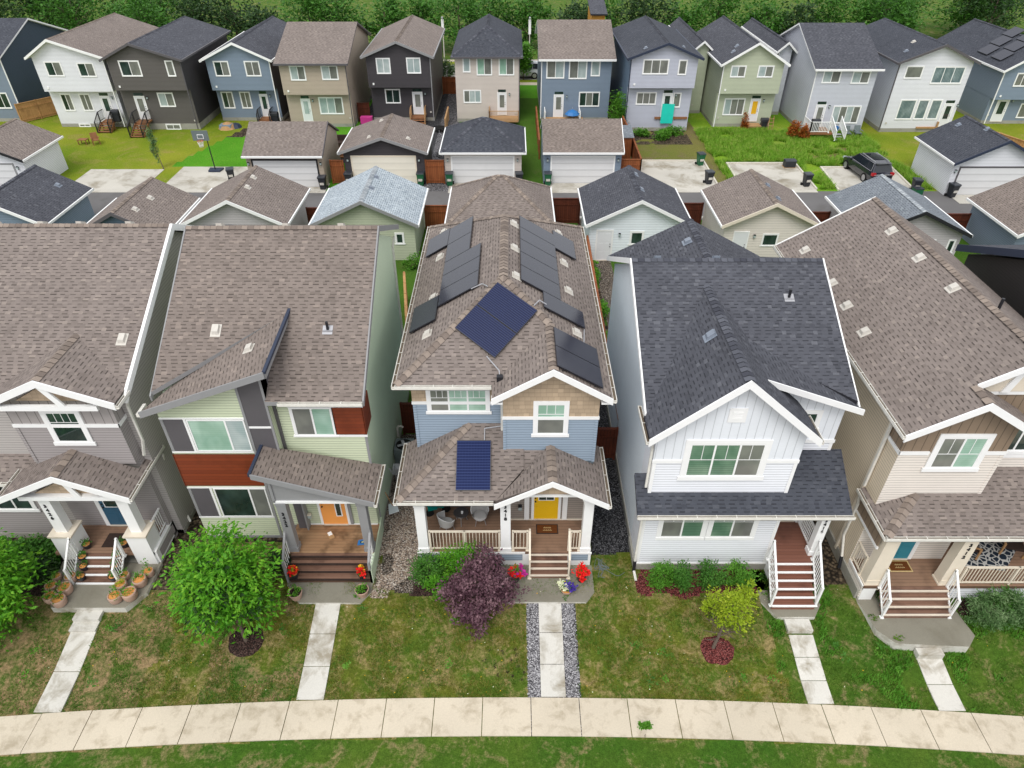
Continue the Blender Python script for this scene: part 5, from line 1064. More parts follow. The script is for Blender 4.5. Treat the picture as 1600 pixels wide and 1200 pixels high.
for k in range(3):
    for j in range(2):
        y = 70 + j * 2.4 + k * .4; xa = 46.3 + k * 1.15; fz = lambda x: 5.1 + (x - 45.75) * (2.15 / 3.55) + .12
        MB().slab([(xa, y, fz(xa)), (xa + 1.05, y, fz(xa + 1.05)), (xa + 1.05, y + 1.7, fz(xa + 1.05)), (xa, y + 1.7, fz(xa))], .05, 'solar_blk', 'solar_fr').build('solar_panel', h12)
# taller neighbour seen between the sage and white houses, and a half hidden one
rear('green sided house tucked behind the sage green one', 17.9, 19.2, 72.5, 72.5, 'Y', 'sh_dark', 's_sage', 6.0, 6.8, side='s_sage', capm='cap_dark')
rear('pale house half hidden left of the white railed deck house', 25.9, 27.1, 72.0, 72.0, 'Y', 'sh_dark', 's_rwhite2', 6.0, 6.8, side='s_rwhite2', capm='cap_dark')
rear('white house at the right corner beyond the slate blue one', 55.5, 62, 67, 67, 'Y', 'sh_slate', 's_rwhite', 6, 7.6)
# houses across the far street (upper rim)
GF = 'houses across the far street'
R9 = random.Random(9)

def steps_rail(par, x0, x1, yh, z, n, run, rail='black_trim', wood='stepwood', deck_y=None, hr=.95):
    """small back stair: landing at z against wall yh, steps down towards -y"""
    d = deck_y or 1.0; m = MB(); m.box(x0, x1, yh - d, yh - .02, z - .12, z, wood); 
    for x in (x0 + .06, x1 - .06): m.box(x - .05, x + .05, yh - d, yh - d + .1, 0, z - .12, wood)
    m.build('deck', par); s = MB(); dz = z / (n + 1)
    for k in range(n): zz = z - dz * (k + 1); yy = yh - d - run * (k + 1); s.box(x0, x1, yy, yy + run + .03, zz - .04, zz, wood)
    for x in (x0 - .02, x1 + .02): s.beam((x, yh - d, z - .02), (x, yh - d - run * n, dz * .4), .04, .22, wood)
    s.build('steps', par)
    for x in (x0, x1):
        railing(par, (x, yh - d, z), (x, yh - d - run * n, dz * .6), hr, rail, .12, pt=.02); railing(par, (x, yh - .05, z), (x, yh - d, z), hr, rail, .12, pt=.02, posts=(False, False))
steps_rail(h, -39.3, -38.1, 68, .72, 4, .26); steps_rail(h2, -35.6, -34.4, 67.2, .92, 6, .27); steps_rail(h3, -24.8, -23.6, 70, .4, 2, .27); steps_rail(h5, -9.9, -8.5, 70, .55, 2, .27, 'lumber', 'stepwood'); 
q = MB(); q.box(-2.2, .6, 67.9, 69.55, .45, .6, 'lumber'); q.build('deck', h6); railing(h6, (-2.2, 67.95, .6), (.6, 67.95, .6), .9, 'lumber', .1); railing(h6, (-2.2, 69.5, .6), (-2.2, 67.95, .6), .9, 'lumber', .1)
q = MB(); q.box(3.2, 7.0, 68.2, 69.95, .2, .35, 'lumber'); q.build('deck', h7); railing(h7, (3.2, 69.9, .3), (3.2, 68.2, .3), 1, 'white', .12); railing(h7, (6.6, 69.9, .3), (6.6, 68.2, .3), 1, 'white', .12)
q = MB(); q.box(13.5, 16.6, 66.66, 66.76, 1.1, 1.3, 'stepwood'); q.build('ledger_board', h8)
q = MB(); q.prism([(14.05, .75), (15.2, .75), (15.22, 2.5), (14.08, 2.53)], 66.52, 66.56, 'y', 'tarp'); o = q.build('sheet', None, org=(14.6, 66.5, .75)); o['label'] = 'turquoise sheet covering the foot of the lilac house back door'; o['category'] = 'sheet'
q = MB(); q.box(22.6, 23.9, 66.9, 67.95, .25, .38, 'lumber'); q.box(22.7, 22.8, 66.95, 67.05, 0, .25, 'lumber'); q.box(23.7, 23.8, 66.95, 67.05, 0, .25, 'lumber'); q.build('deck', h9)
q = MB(); q.box(27.4, 29.6, 64.1, 65.98, .45, .6, 'stepwood'); q.build('deck', h10)
railing(h10, (27.45, 65.95, .6), (27.45, 64.15, .6), 1.0, 'white', .14, pt=.04); railing(h10, (27.45, 64.15, .6), (29.2, 64.15, .6), 1.0, 'white', .14, pt=.04)
s = MB()
for k in range(3): s.box(29.7, 30.5, 64.2 - .3 * k, 64.5 - .3 * k, .4 - .15 * k, .45 - .15 * k, 'metal')
s.build('steps', h10); railing(h10, (29.65, 65.2, .9), (29.65, 63.5, .1), .9, 'white', .15, pt=.04); railing(h10, (30.55, 65.2, .9), (30.55, 63.5, .1), .9, 'white', .15, pt=.04)
q = MB(); q.box(38.4, 41.4, 66.25, 66.38, .35, .5, 'lumber'); q.box(40.2, 40.3, 66.1, 66.3, 0, 1.0, 'lumber'); q.build('ledger_board', h11)

# =================================================================== fences, gates
def fence(label, pts, h=1.8, mat='fence', top=True, group=None, cat='fence', posts=1.9, lattice=False, name='fence'):
    c = pts[0]; t = thing(name, label, cat, (c[0], c[1], 0), group); b = MB(); p_ = MB()
    for a, e in zip(pts, pts[1:]):
        a, e = V((*a, 0)), V((*e, 0)); d = e - a; L = d.length; d.normalize()
        b.beam(a + V((0, 0, h - .04)), e + V((0, 0, h - .04)), .03, h - .12, mat)
        if top: p_.beam(a + V((0, 0, h + .02)), e + V((0, 0, h + .02)), .14, .04, mat)
        n = max(1, int(L / posts + .5))
        for k in range(n + 1): q = a + d * (L * k / n); p_.box(q.x - .05, q.x + .05, q.y - .05, q.y + .05, 0, h + .05, mat)
        sd = V((-d.y, d.x, 0)) * -.03
        for zz in (.35, h - .4): p_.beam(a + sd + V((0, 0, zz)), e + sd + V((0, 0, zz)), .04, .09, mat)
    b.build('fence_boards', t); p_.build('fence_frame', t); return t
GG = 'wooden gates and fences along the back lane'
fence('brown lane fence left of the pale grey roofed garage', [(-14.0, 44.2), (-12.6, 44.2)], mat='fence_d', group=GG)
fence('brown lane gate between the pale grey roofed and hip roofed garages', [(-6.0, 44.6), (-4.1, 44.6)], mat='fence', group=GG)
fence('brown lane gate with posts between the hip roofed and charcoal roofed garages', [(2.75, 45.6), (4.75, 45.6)], h=1.9, mat='fence_d', group=GG)
fence('brown lane fence between the charcoal roofed and cream garages', [(11.2, 45.0), (13.2, 45.0)], mat='fence_d', group=GG)
fence('brown lane fence between the cream and blue grey roofed garages', [(19.2, 43.5), (21.4, 43.5)], mat='fence_d', group=GG)
fence('brown lane fence right of the blue grey roofed garage', [(27.9, 43.2), (30.7, 43.2)], mat='fence_d', group=GG)
fence('orange brown fence running back between the solar panel house and the white garage', [(4.75, 39.8), (4.55, 22.0)], mat='fence', h=1.8)
fence('dark brown gate with a crossbeam right of the solar panel house', [(3.0, 21.5), (4.4, 21.5)], mat='fence_d', h=1.75, cat='gate', name='gate')
fence('dark brown fence left of the solar panel house', [(-4.85, 23.1), (-3.5, 23.1)], mat='fence_d', h=1.8)
fence('light wood fence running back beside the lime house', [(-5.3, 29.0), (-6.2, 35.0)], mat='fence_l', h=1.8, posts=1.2)
fence('stained fence between the beige and charcoal garages', [(-14.3, 53.2), (-13.3, 53.2)], mat='fence', h=1.9, group=GG)
fence('stained fence between the charcoal and cream garages', [(-6.8, 53.2), (-5.4, 53.2)], mat='fence', h=1.9, group=GG)
fence('stained fence right of the blue garage', [(8.75, 54.0), (10.3, 54.0), (10.4, 60.0), (10.3, 65.5)], mat='fence', h=1.7)
fence('brown fence behind the charcoal house', [(-7.6, 79.5), (-5.3, 79.5)], mat='fence', h=1.8)
fence('brown fence behind the blue house with the straight roof', [(9.6, 79), (12.5, 79)], mat='fence', h=1.8)
fence('tan fence beside the navy house', [(-48.2, 69), (-46, 72)], mat='fence_l', h=1.8)
fence('tan fence behind the white garage at the right', [(41.0, 63.5), (43.8, 56.8)], mat='fence_l', h=1.8)
fence('light rail fence beside the cream house', [(-6.3, 66), (-6.3, 70)], mat='lumber', h=1.3)
fence('brown fence left of the blue garage', [(2.35, 58.9), (2.35, 69)], mat='fence', h=1.6)
fence('brown fence between the beige and charcoal houses', [(-15.1, 69.5), (-14.0, 69.5)], mat='fence_d', h=1.8)

# =================================================================== carts, car and other loose things
def cart(label, x, y, mat='binblack', rz=0., z=0):
    t = thing('wheeled_bin', label, 'bin', (x, y, z), 'wheeled bins along the back lane', rz, local=True)
    m = MB(); a = [(-.2, -.22), (.2, -.22), (.2, .2), (-.2, .2)]; b = [(-.28, -.3), (.28, -.3), (.28, .3), (-.28, .3)]
    P = [(x_, y_, .06) for x_, y_ in a]; Q = [(x_, y_, 1.0) for x_, y_ in b]
    m.poly(P[::-1], mat); 
    for i in range(4): m.poly([P[i], P[(i + 1) % 4], Q[(i + 1) % 4], Q[i]], mat)
    m.poly(Q, mat); m.box(-.3, .3, -.32, .32, .94, .99, mat); m.box(-.16, .16, -.335, -.29, .45, .62, 'vent'); m.build('body', t)
    MB().prism([(-.33, 1.0), (.33, 1.0), (.3, 1.07), (-.3, 1.07)], -.3, .3, 'x', 'lid').cyl((-.26, .36, 1.02), (.26, .36, 1.02), .025, .025, 6, 'lid').build('lid', t)
    for s_ in (-1, 1): MB().cyl((s_ * .24, .24, .12), (s_ * .3, .24, .12), .12, .12, 12, 'tyre').build('wheel', t)
    return t
c0 = cart('black bin in front of the beige garage', -14.85, 52.1)
c1 = cart('green bin right of the charcoal garage cream door', -7.25, 52.9, 'bingreen')
for proto, lab, x, y, rz in ((c1, 'green bin left of the cream garage door', -4.95, 52.9, 0), (c0, 'black bin right of the cream garage door', .55, 52.9, .1), (c1, 'green bin left of the blue garage door', 2.85, 52.9, 0), (c1, 'green bin at the back edge of the pad beside the blue garage', 15.95, 57.4, .2),
    (c0, 'black bin at the lane end of the pad beside the blue garage', 15.7, 53.2, .2), (c0, 'black bin on the lane end of the overgrown yard pad', 23.35, 52.7, .1), (c0, 'black bin right of the parked dark car', 31.4, 51.5, -.1), (c0, 'black bin beside the white garage at the right', 33.75, 50.5, .2),
    (c0, 'black bin left of the charcoal garage door', -12.95, 52.9, 0), (c0, 'black bin on the pad with the basketball hoop', -22.6, 53.8, .3)):
    place(copy_tree(proto), (x, y, 0), lab, rz)
q = MB(); q.box(-.45, .45, -.3, .3, .05, .55, 'binblack'); q.prism([(-.32, .55), (.32, .55), (.28, .63), (-.28, .63)], -.47, .47, 'x', 'lid')
t = thing('storage_box', 'low black storage box at the back corner of the overgrown yard pad', 'box', (23.4, 57.0, 0), local=True); q.build('body', t); MB().box(-.5, .5, -.34, .34, 0, .05, 'lumber').build('base', t)
t = thing('wheeled_bin', 'green low bin lying in front of the black bin by the car', 'bin', (31.3, 50.9, 0), 'wheeled bins along the back lane', .1, local=True); MB().box(-.3, .3, -.3, .3, 0, .55, 'bingreen').box(-.32, .32, -.32, .32, .55, .6, 'lid').build('body', t)

def car(label, x, y, rz, paint='carpaint', group=None):
    t = thing('parked_car', label, 'car', (x, y, 0), group, rz, local=True)
    m = MB()
    # stations along y (rear -2.4 .. front 2.4): half width, sill z, shoulder z
    st = [(-2.42, .80, .45, .78), (-2.36, .88, .36, .98), (-2.2, .93, .30, 1.06), (-1.5, .96, .28, 1.08), (-.5, .95, .27, 1.06), (.6, .95, .27, 1.04), (1.1, .95, .27, 1.02), (1.7, .94, .28, .96), (2.15, .88, .32, .86), (2.35, .78, .38, .74), (2.42, .62, .45, .62)]
    rings = []
    for yy, w, z0, z1 in st:
        rings.append([(-w * .9, yy, z0), (-w, yy, z0 + .12), (-w * 1.0, yy, z0 + (z1 - z0) * .6), (-w * .95, yy, z1 - .06), (-w * .8, yy, z1), (w * .8, yy, z1), (w * .95, yy, z1 - .06), (w, yy, z0 + (z1 - z0) * .6), (w, yy, z0 + .12), (w * .9, yy, z0)])
    for a, b in zip(rings, rings[1:]):
        for i in range(10): m.poly([a[i], a[(i + 1) % 10], b[(i + 1) % 10], b[i]], paint)
    m.poly(rings[0], paint); m.poly(rings[-1][::-1], paint)
    g = [(-2.3, .82, 1.0), (-1.95, .64, 1.58), (-1.5, .62, 1.68), (.2, .62, 1.70), (.5, .60, 1.64), (1.35, .78, 1.0)]
    # roof shell and pillars
    base = [(-2.28, .84, 1.03), (-1.6, .86, 1.05), (-.3, .86, 1.05), (.7, .85, 1.03), (1.35, .80, .99)]
    roof = [(-2.0, .62, 1.60), (-1.4, .65, 1.69), (-.3, .65, 1.72), (.35, .63, 1.69), (.55, .60, 1.64)]
    for s_ in (-1, 1):
        for i in range(4): m.poly([(s_ * base[i][1], base[i][0], base[i][2]), (s_ * base[i + 1][1], base[i + 1][0], base[i + 1][2]), (s_ * roof[i + 1][1], roof[i + 1][0], roof[i + 1][2]), (s_ * roof[i][1], roof[i][0], roof[i][2])], paint)
    for i in range(4): m.poly([(-roof[i][1], roof[i][0], roof[i][2]), (roof[i][1], roof[i][0], roof[i][2]), (roof[i + 1][1], roof[i + 1][0], roof[i + 1][2]), (-roof[i + 1][1], roof[i + 1][0], roof[i + 1][2])], paint)
    m.poly([(-base[0][1], base[0][0], base[0][2]), (base[0][1], base[0][0], base[0][2]), (roof[0][1], roof[0][0], roof[0][2]), (-roof[0][1], roof[0][0], roof[0][2])], paint)
    m.poly([(-base[4][1], base[4][0], base[4][2]), (base[4][1], base[4][0], base[4][2]), (roof[4][1], roof[4][0], roof[4][2]), (-roof[4][1], roof[4][0], roof[4][2])], paint)
    m.box(-.6, .6, -2.22, -1.95, 1.63, 1.67, paint)
    m.build('body', t)
    def lerp(a, b, k): return a + (b - a) * k
    for s_ in (-1, 1):
        for ya, yb, ta, tb in ((-2.0, -1.25, -1.85, -1.25), (-1.17, -.25, -1.17, -.25), (-.17, .98, -.17, .45)):
            MB().poly([(s_ * .872, ya, 1.1), (s_ * .872, yb, 1.1), (s_ * .675, tb, 1.62), (s_ * .675, ta, 1.62)], 'carglass').build('window', t, recalc=False)
        MB().tube([(s_ * .885, -2.0, 1.08), (s_ * .885, 1.0, 1.07)], .014, 4, 'metal').tube([(s_ * .685, -1.9, 1.64), (s_ * .69, .4, 1.655)], .012, 4, 'metal').tube([(s_ * .885, -2.05, 1.08), (s_ * .69, -1.9, 1.63)], .014, 4, 'metal').tube([(s_ * .58, -1.8, 1.74), (s_ * .58, .2, 1.77)], .02, 5, 'metal').build('trim', t)
        MB().box(s_ * .6, s_ * .92, -2.43, -2.22, .82, 1.02, 'tail').build('tail_lamp', t); MB().box(s_ * .55, s_ * .85, 2.2, 2.4, .66, .78, 'gl_pale').build('headlight', t)
        MB().box(s_ * .95, s_ * 1.12, .75, .95, 1.02, 1.16, paint).build('mirror', t)
        for yy in (-1.45, 1.5):
            w = MB().cyl((s_ * .75, yy, .36), (s_ * .975, yy, .36), .37, .37, 20, 'tyre').build('wheel', t); r = MB().cyl((s_ * .95, yy, .36), (s_ * .985, yy, .36), .24, .24, 14, 'rim')
            r.build('rim', w)
    MB().poly([(-.7, -2.262, 1.1), (.7, -2.262, 1.1), (.56, -2.03, 1.56), (-.56, -2.03, 1.56)], 'carglass').build('rear_window', t, recalc=False)
    MB().poly([(-.72, 1.3, 1.07), (.72, 1.3, 1.07), (.55, .62, 1.62), (-.55, .62, 1.62)], 'carglass').build('windscreen', t, recalc=False)
    MB().poly([(-.45, -1.3, 1.712), (.45, -1.3, 1.712), (.45, .1, 1.735), (-.45, .1, 1.735)], 'carglass').build('sunroof', t, recalc=False)
    MB().box(-.26, .26, -2.46, -2.41, .68, .82, 'fl_white').build('number_plate', t); MB().box(-.75, .75, -2.45, -2.4, .86, .9, 'metal').box(-.8, .8, -2.47, -2.36, .36, .5, 'tyre').build('bumper', t)
    return t
car('dark suv with chrome trim parked on the concrete pad', 29.05, 55.2, .1)
car('white car parked at the kerb of the far street', 1.2, 87.2, math.pi / 2, 'carwhite')

t = thing('basketball_hoop', 'portable basketball hoop on a black pole by the lawn edge', 'basketball hoop', (-24.75, 56.1, 0), local=True)
MB().cyl((0, 0, .1), (0, -.1, 3.0), .05, .04, 8, 'black_trim').beam((0, -.1, 2.6), (-.35, -.1, 2.95), .06, .06, 'black_trim').build('pole', t); MB().prism([(-.45, -.4), (.5, -.4), (.6, .35), (-.55, .35)], 0, .16, 'z', 'navy_trim').build('base', t)
b = MB().box(-1.0, .3, -.35, -.31, 2.6, 3.4, 'acg').build('backboard', t); MB().box(-.6, -.1, -.37, -.35, 2.75, 3.1, 'white').box(-.56, -.14, -.38, -.365, 2.79, 3.06, 'acg').build('target_square', b)
r = MB(); pts = [(-.35 + .22 * math.cos(a * .5236), -.6 + .22 * math.sin(a * .5236), 2.65) for a in range(13)]; r.tube(pts, .02, 5, 'red'); r.build('rim', t)
n = MB()
for a in range(12): n.beam((-.35 + .22 * math.cos(a * .5236), -.6 + .22 * math.sin(a * .5236), 2.65), (-.35 + .13 * math.cos(a * .5236 + .5), -.6 + .13 * math.sin(a * .5236 + .5), 2.2), .02, .02, 'white')
n.build('net', t)

def chair_small(label, x, y, mat, group=None, rz=0):
    t = thing('garden_chair', label, 'chair', (x, y, 0), group, rz, local=True)
    MB().box(-.28, .28, -.28, .28, .38, .44, mat).build('seat', t); MB().prism([(.24, .44), (.3, .44), (.45, .95), (.38, .95)], -.28, .28, 'x', mat).build('backrest', t)
    for a in (-1, 1):
        for b in (-1, 1): MB().box(a * .27 - .03, a * .27 + .03, b * .25 - .03, b * .25 + .03, 0, .38, mat).build('leg', t)
        MB().box(a * .3 - .05, a * .3 + .05, -.28, .3, .6, .64, mat).build('armrest', t)
    return t
chair_small('left dark garden chair in front of the white railed deck house', 31.3, 64.8, 'acg', 'dark garden chairs'); chair_small('right dark garden chair in front of the white railed deck house', 32.3, 64.9, 'acg', 'dark garden chairs')
chair_small('small wooden chair on the lawn behind the left white garage', -37.9, 62.8, 'stepwood', rz=.6)
t = thing('side_table', 'small wooden table on the lawn behind the left white garage', 'table', (-39.1, 62.9, 0), local=True); MB().box(-.4, .4, -.3, .3, .4, .45, 'stepwood').build('table_top', t)
for a in (-1, 1):
    for b in (-1, 1): MB().box(a * .35 - .03, a * .35 + .03, b * .25 - .03, b * .25 + .03, 0, .4, 'stepwood').build('leg', t)
def barbecue(label, x, y, z, mat='binblack'):
    t = thing('barbecue', label, 'barbecue', (x, y, z), local=True); MB().box(-.3, .3, -.25, .25, .0, .75, mat).build('cabinet', t); m = MB()
    m.prism([(-.3, .75), (.3, .75), (.28, .95), (.15, 1.05), (-.15, 1.05), (-.28, .95)], -.35, .35, 'x', mat); m.build('lid', t); return t
barbecue('covered barbecue on the white house steps', -37.8, 67.4, .72); barbecue('covered black barbecue beside the blue house door', -23.3, 69.2, .0); barbecue('dark barbecue on the white railed deck', 28.1, 64.8, .6); barbecue('dark barbecue beside the sage house door', 24.2, 67.2, .0)
t = thing('water_tub', 'blue tub on the steps of the white railed deck house', 'tub', (30.1, 64.9, .45), local=True); MB().lathe((0, 0, 0), [(.2, 0), (.28, .5), (.3, .5), (.24, .1)], 12, 'bluep').build('tub', t)
t = thing('parasol', 'folded blue patio umbrella on the deck of the blue house', 'umbrella', (5.9, 69.2, .3), local=True); MB().cyl((0, 0, 0), (0, 0, 1.2), .02, .02, 6, 'metal').build('pole', t); MB().lathe((0, 0, .55), [(.75, 0), (.5, .25), (.02, .45)], 8, 'bluep').build('canopy', t)
t = thing('toy_castle', 'pink plastic toy beside the charcoal house', 'toy', (-13.9, 67.5, 0), local=True); MB().box(-.6, .5, -.3, .3, .5, 1.1, 'magenta').box(-.5, -.1, -.35, .35, 0, .5, 'bluep').build('frame', t)
t = thing('rubble_pile', 'pile of soil bags and a tarp against the blue house', 'pile', (-27.5, 67.6, 0), local=True); m = MB(); m.lathe((0, 0, 0), [(.9, 0), (.7, .3), (.2, .55), (.02, .6)], 9, 'lumber'); m.box(-.6, .5, -.6, .2, .0, .42, 's_rblue'); m.build('heap', t); MB().lathe((.7, .2, 0), [(.6, 0), (.4, .3), (.02, .45)], 8, 'navy_trim').build('tarp', t)
t = thing('sofa_set', 'dark outdoor sofa on the patio behind the beige garage', 'sofa', (-14.6, 62.2, 0), local=True); MB().box(-1.3, -.1, -.4, .5, 0, .45, 'mat_dark').box(-1.3, -.1, .35, .55, .45, .9, 'mat_dark').build('seat', t); MB().box(.1, .8, -1, -.2, 0, .5, 'black_trim').build('side_unit', t)
t = thing('wooden_steps', 'wooden steps and deck behind the beige garage', 'steps', (-14.3, 60.0, 0), local=True); m = MB()
for k in range(4): m.box(-.9, .7, -.3 * k, 1.5 - .1 * k, 0, .5 - .12 * k, 'stepwood')
m.build('treads', t)
t = thing('trampoline', 'round black trampoline on the patio beside the charcoal house', 'trampoline', (-6.9, 66.5, 0), local=True); MB().cyl((0, 0, .35), (0, 0, .4), .6, .6, 16, 'tyre').build('mat', t); m = MB()
for a in range(4): m.cyl((.55 * math.cos(a * 1.57), .55 * math.sin(a * 1.57), 0), (.55 * math.cos(a * 1.57), .55 * math.sin(a * 1.57), .36), .02, .02, 6, 'metal'); 
m.build('leg', t)
t = thing('garden_hose', 'grey hose coiled on the gravel between the charcoal and cream garages', 'hose', (-5.9, 60, 0), local=True); MB().tube([(math.cos(a * .4) * (.8 - a * .012), math.sin(a * .4) * (1.2 - a * .02), .04) for a in range(30)], .04, 5, 'black_trim').build('coil', t)
t = thing('shed', 'small grey roofed wooden shed beside the blue garage', 'shed', (9.5, 59.6, 0), local=True); MB().box(-.7, .7, -1, 1, 0, 2.0, 'fence').build('wall', t); MB().slab([(-.85, -1.1, 2.0), (.85, -1.1, 2.0), (.85, 1.1, 2.35), (-.85, 1.1, 2.35)], .06, 'sh_bluegrey', 'grey_trim').build('roof', t)
t = thing('scooter', 'red ride on toy behind the white garage at the right', 'toy', (42.9, 62.9, 0), local=True); MB().box(-.5, .5, -.3, .3, .2, .6, 'red').build('body', t)
for s_ in (-1, 1): MB().cyl((s_ * .35, -.35, .2), (s_ * .35, .35, .2), .2, .2, 10, 'tyre').build('wheel', t)
t = thing('step_ladder', 'small white step ladder leaning by the sage house deck', 'ladder', (24.6, 66.6, 0), local=True); m = MB()
for s_ in (-1, 1): m.beam((s_ * .25, -.3, 0), (s_ * .18, 0, 1.4), .04, .04, 'lumber'); m.beam((s_ * .25, .3, 0), (s_ * .18, 0, 1.4), .04, .04, 'lumber')
for k in range(4): m.box(-.24, .24, -.3 + .07 * k, -.22 + .07 * k, .25 + .3 * k, .28 + .3 * k, 'lumber')
m.build('frame', t)
for x, y, l in ((-33, 0, 0),): pass
# street lamps and a far amber structure
for i, (x, y, l) in enumerate(((-8.6, 94.2, 'white street lamp left of the cream house beyond the far street'), (2.2, 94.0, 'white street lamp between the cream and blue houses beyond the far street'))):
    t = thing('street_lamp', l, 'street lamp', (x, y, 0), 'street lamps along the far street', local=True); MB().cyl((0, 0, 0), (0, 0, 5.2), .07, .05, 8, 'vent').build('pole', t); MB().box(-.15, .15, -.1, .1, 3.4, 5.0, 'white').build('banner', t); MB().box(-.1, .1, -.6, .1, 5.2, 5.3, 'metal').build('lamp_head', t)
t = thing('house', 'amber timber clad house corner beyond the blue house', 'house', (10.2, 90, 0), local=True); MB().box(-.8, .75, 0, 5, 0, 6.3, 'amber').build('wall', t); MB().slab([(-1, -.3, 6.3), (1, -.3, 6.3), (1, 5.3, 7.3), (-1, 5.3, 7.3)], .15, 'sh_dark', 'black_trim').build('roof', t)
# =================================================================== things on and around the front porches
def pot(label, x, y, z, r, h, potm, flower=None, group=None, seed=1, leafm='lf_lime', lh=.16, n=90, soil='claysoil', straight=False):
    t = thing('flower_pot', label, 'flower pot', (x, y, z), group, local=True)
    m = MB(); p = [(r * .72, 0), (r * .9, h * .5), (r, h * .9), (r * 1.04, h), (r * .9, h), (r * .88, h * .86)]
    if straight: p = [(r * .85, 0), (r * .98, h * .3), (r, h * .8), (r * .96, h), (r * .82, h), (r * .8, h * .86)]
    m.lathe((0, 0, 0), p, 18, potm); m.build('pot', t, smooth=True)
    s = MB(); s.lathe((0, 0, h * .9), [(r * .88, 0), (r * .5, .02), (.01, .03)], 14, soil); s.build('soil', t)
    f = MB(); leaves(f, (0, 0, h + lh * .5), (r * .8, r * .8, lh), n, .09, leafm, seed, 12, .1)
    f.build('leaves', t, recalc=False)
    if flower:
        f = MB()
        for mt, cx, cy, rr, k in flower: f = MB(); leaves(f, (cx, cy, h + lh * .9), (rr, rr, lh * .8), k, .075, mt, seed + 5, 10, .3, asp=.95); f.build('petals', t, recalc=False)
    return t
pot('black pot of red and magenta petunias left of the blue house steps', .12, 15.22, 0.02, .17, .3, 'potblk', [('fl_red', -.02, -.02, .24, 230), ('fl_mag', .16, .05, .22, 190)], 'flower pots on the porch slabs', 3, lh=.26, n=260)
pot('black pot of bright red flowers right of the blue house steps', 2.48, 15.22, 0.02, .17, .3, 'potblk', [('fl_red', 0, 0, .3, 420)], 'flower pots on the porch slabs', 4, lh=.26, n=200)
pot('low pot of white and violet flowers on the blue house slab', 1.92, 14.72, 0.02, .2, .16, 'terracotta', [('fl_white', -.13, .03, .2, 190), ('fl_vio', .1, -.02, .2, 190), ('fl_yel', -.05, .12, .1, 30)], 'flower pots on the porch slabs', 5, lh=.18, n=160)
pot('clay pot on the left of the lime house slab', -7.58, 14.5, .02, .24, .3, 'terracotta', None, 'clay pots on the lime house slab', 6, lh=.1, n=90, soil='mulch_dark')
pot('clay pot on the right of the lime house slab', -5.27, 14.62, .02, .24, .3, 'terracotta', None, 'clay pots on the lime house slab', 7, lh=.12, n=120, soil='mulch_dark')
pot('black pot of red and yellow flowers at the left foot of the lime steps', -7.78, 15.22, .2, .15, .22, 'potblk', [('fl_red', 0, 0, .18, 150), ('fl_yel', .03, .06, .12, 60)], 'red flower pots on the lime house steps', 8)
pot('black pot of red and yellow flowers at the right foot of the lime steps', -5.36, 15.22, .2, .15, .22, 'potblk', [('fl_red', 0, -.03, .18, 150), ('fl_yel', 0, .12, .1, 60)], 'red flower pots on the lime house steps', 9)
P1 = [(-16.0, 14.28, .35, 'front left corner'), (-15.62, 14.14, .38, 'front, next to the corner'), (-16.2, 14.72, .33, 'left side, behind the corner pot'), (-15.66, 14.62, .38, 'left side, inner of the middle pair'), (-16.25, 15.15, .26, 'left side, rear outer'), (-15.72, 15.12, .33, 'left side, beside the lowest step'),
      (-13.75, 14.28, .37, 'front right, inner'), (-13.3, 14.4, .4, 'front right, outer'), (-13.78, 14.78, .33, 'pale one with yellow leaves'), (-13.18, 14.95, .38, 'right side by the railing foot'), (-13.05, 15.35, .3, 'right side with tall broad leaves'), (-13.85, 15.2, .28, 'right side, beside the lowest step')]
for i, (x, y, s, w) in enumerate(P1):
    pot('clay tub of young plants by the taupe house, ' + w, x, y, .17, s * .62, s * .8, 'terracotta', None, 'tubs around the taupe house steps', 20 + i, 'lf_lime' if i != 8 else 'lf_yellow', .16 if i != 10 else .4, 60, straight=True)
for i, (x, y, z, w) in enumerate(((-15.35, 15.12, .2, 'first step, left'), (-15.33, 15.42, .4, 'second step, left'), (-15.42, 15.68, .6, 'third step, left'), (-15.42, 16.1, .76, 'deck edge, left'), (-14.22, 15.12, .2, 'first step, right'), (-14.2, 15.4, .4, 'second step, right'), (-14.2, 15.75, .6, 'third step, right'), (-14.1, 16.15, .76, 'deck edge, right'))):
    pot('small plant pot on the taupe house stairs, ' + w, x, y, z, .15, .2, 'potblk', None, 'pots up the taupe house stairs', 40 + i, 'lf_mid', .14, 45)

def arm_chair(label, x, y, rz):
    t = thing('patio_chair', label, 'chair', (x, y, .755), 'woven patio chairs', rz, local=True)
    m = MB(); m.lathe((0, 0, .36), [(.01, .05), (.22, .05), (.26, .02), (.26, -.03), (.01, -.03)], 16, 'chair'); m.build('seat', t)
    b = MB(); n = 16
    for k in range(n):
        a0 = math.pi * (-.15 + 1.3 * k / n); a1 = math.pi * (-.15 + 1.3 * (k + 1) / n)
        h = lambda a: .30 + .22 * max(0, math.sin(a))
        q = lambda a, z, r: (r * math.cos(a), r * math.sin(a), z)
        b.poly([q(a0, .36, .26), q(a1, .36, .26), q(a1, .36 + h(a1), .32), q(a0, .36 + h(a0), .32)], 'chair'); b.poly([q(a0, .36, .285), q(a1, .36, .285), q(a1, .36 + h(a1), .345), q(a0, .36 + h(a0), .345)], 'chair')
        b.poly([q(a0, .36 + h(a0), .345), q(a1, .36 + h(a1), .345), q(a1, .36 + h(a1), .32), q(a0, .36 + h(a0), .32)], 'white')
    b.build('backrest', t)
    for a in (.7, 2.4, 3.9, 5.5): MB().cyl((.2 * math.cos(a), .2 * math.sin(a), .35), (.28 * math.cos(a), .28 * math.sin(a), 0), .014, .011, 6, 'metal').build('leg', t)
    return t
